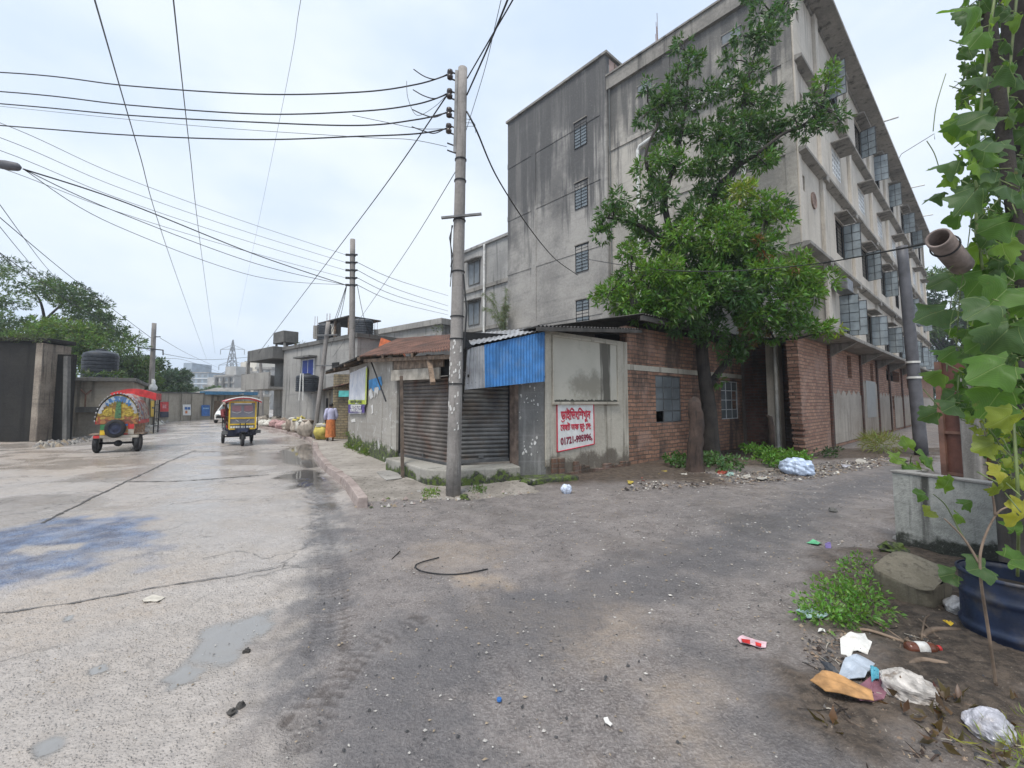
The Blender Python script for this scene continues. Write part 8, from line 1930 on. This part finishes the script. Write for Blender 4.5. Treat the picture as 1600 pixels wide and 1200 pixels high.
def twigs(name, label, area, n, seed, lmin, lmax, mats):
    rr = random.Random(seed); m = MB(); pts = gp(area); xs = [p[0] for p in pts]; ys = [p[1] for p in pts]; k = 0
    while k < n:
        x, y = rr.uniform(min(xs),max(xs)), rr.uniform(min(ys),max(ys))
        if not inpoly(np.array([x]), np.array([y]), pts)[0]: continue
        a = rr.uniform(0,6.28); L = rr.uniform(lmin,lmax); d = V((math.cos(a)*L, math.sin(a)*L, rr.uniform(-.004,.02))); b = V((x,y,.018)); r_ = rr.uniform(.0012,.004)
        m.tube([b, b+d*.5+V((rr.uniform(-.2,.2)*L,rr.uniform(-.2,.2)*L,.006)), b+d], r_, 4, rr.randrange(len(mats))); k += 1
    o = m.build(name, mats, None, True, V((sum(xs)/len(xs), sum(ys)/len(ys), 0))); return tag(o, label, 'twigs', None, 'stuff')
twigs('twig_litter', 'dry twigs and straw strewn over the muddy verge at right', [(1270,960),(1400,900),(1490,930),(1500,1040),(1600,1090),(1600,1200),(1330,1200),(1270,1090)], 340, 5, .03, .20, [M['wood'], M['wood_dark'], M['bark_stub'], M['board']])
twigs('twig_litter', 'twigs and straw lying before the weeds at the brick wall foot', [(980,765),(1050,738),(1190,745),(1380,715),(1400,725),(1180,765)], 200, 6, .06, .35, [M['wood'], M['wood_dark'], M['board']])
vv_ = [(G(rnd.uniform(1300,1590), rnd.uniform(1060,1190), .02), rnd.uniform(.04,.10)) for _ in range(16)]
weeds('fallen_leaves', 'brown and olive fallen leaves rotting on the muddy verge', 'leaves', vv_, 130, .07, .03, (.13,.085,.045), 'stuff', lift=.0)
# ------------------------------------------------------------------ sky, sun, view
w = bpy.data.worlds.new("World"); SC.world = w; w.use_nodes = True
wt = w.node_tree; wn = wt.nodes; bg = wn['Background']
sky = wn.new('ShaderNodeTexSky'); sky.sky_type = 'NISHITA'; sky.sun_disc = False
SUN_EL, SUN_AZ = 62, 205
sky.sun_elevation = R(SUN_EL); sky.sun_rotation = R(SUN_AZ)
tc = wn.new('ShaderNodeTexCoord'); mp = wn.new('ShaderNodeMapping'); mp.inputs['Scale'].default_value = (1.0, 1.0, 2.2)
wt.links.new(tc.outputs['Generated'], mp.inputs[0])
nz = wn.new('ShaderNodeTexNoise'); nz.inputs['Scale'].default_value = 1.7; nz.inputs['Detail'].default_value = 5; nz.inputs['Roughness'].default_value = .5
wt.links.new(mp.outputs[0], nz.inputs['Vector'])
rp = wn.new('ShaderNodeMapRange'); rp.interpolation_type = 'SMOOTHSTEP'
wt.links.new(nz.outputs['Fac'], rp.inputs[0]); rp.inputs[1].default_value = .36; rp.inputs[2].default_value = .66
cm = wn.new('ShaderNodeMix'); cm.data_type = 'RGBA'
cm.inputs[6].default_value = (4.6, 5.5, 6.9, 1); cm.inputs[7].default_value = (6.4, 6.9, 7.4, 1)
wt.links.new(rp.outputs[0], cm.inputs[0])
mx = wn.new('ShaderNodeMix'); mx.data_type = 'RGBA'; mx.inputs[0].default_value = .90
wt.links.new(sky.outputs[0], mx.inputs[6]); wt.links.new(cm.outputs[2], mx.inputs[7]); wt.links.new(mx.outputs[2], bg.inputs[0])
bg.inputs[1].default_value = .10
sl = bpy.data.lights.new("sun", 'SUN'); sl.energy = 2.0; sl.angle = R(20); sl.color = (1, .95, .88)
so = bpy.data.objects.new("sun", sl); COL.objects.link(so)
az = R(SUN_AZ); el = R(SUN_EL)
sd = V((math.sin(az)*math.cos(el), math.cos(az)*math.cos(el), math.sin(el)))
so.rotation_euler = (-sd).to_track_quat('-Z', 'Y').to_euler(); so.location = sd*60
SC.view_settings.view_transform = 'Standard'; SC.view_settings.look = 'None'
SC.view_settings.exposure = 0.70; SC.view_settings.gamma = 1; SC.view_settings.use_curve_mapping = False
SC.cycles.max_bounces = 8; SC.cycles.transparent_max_bounces = 12
SC.cycles.use_denoising = True

# ------------------------------------------------------------------ damp air
hz_ = MB(); hz_.box(-335, 335, -45, 465, -1.06, 42)
hm_ = bpy.data.materials.new('haze_air'); hm_.use_nodes = True; hn = hm_.node_tree.nodes; hn.remove(hn['Principled BSDF'])
pv_ = hn.new('ShaderNodeVolumePrincipled'); pv_.inputs['Color'].default_value = (.86, .92, 1.0, 1); pv_.inputs['Density'].default_value = .0011; pv_.inputs['Anisotropy'].default_value = .2
hm_.node_tree.links.new(pv_.outputs[0], hn['Material Output'].inputs['Volume'])
tag(hz_.build('haze', hm_), 'thin pale damp air over the whole street', 'haze', None, 'stuff')
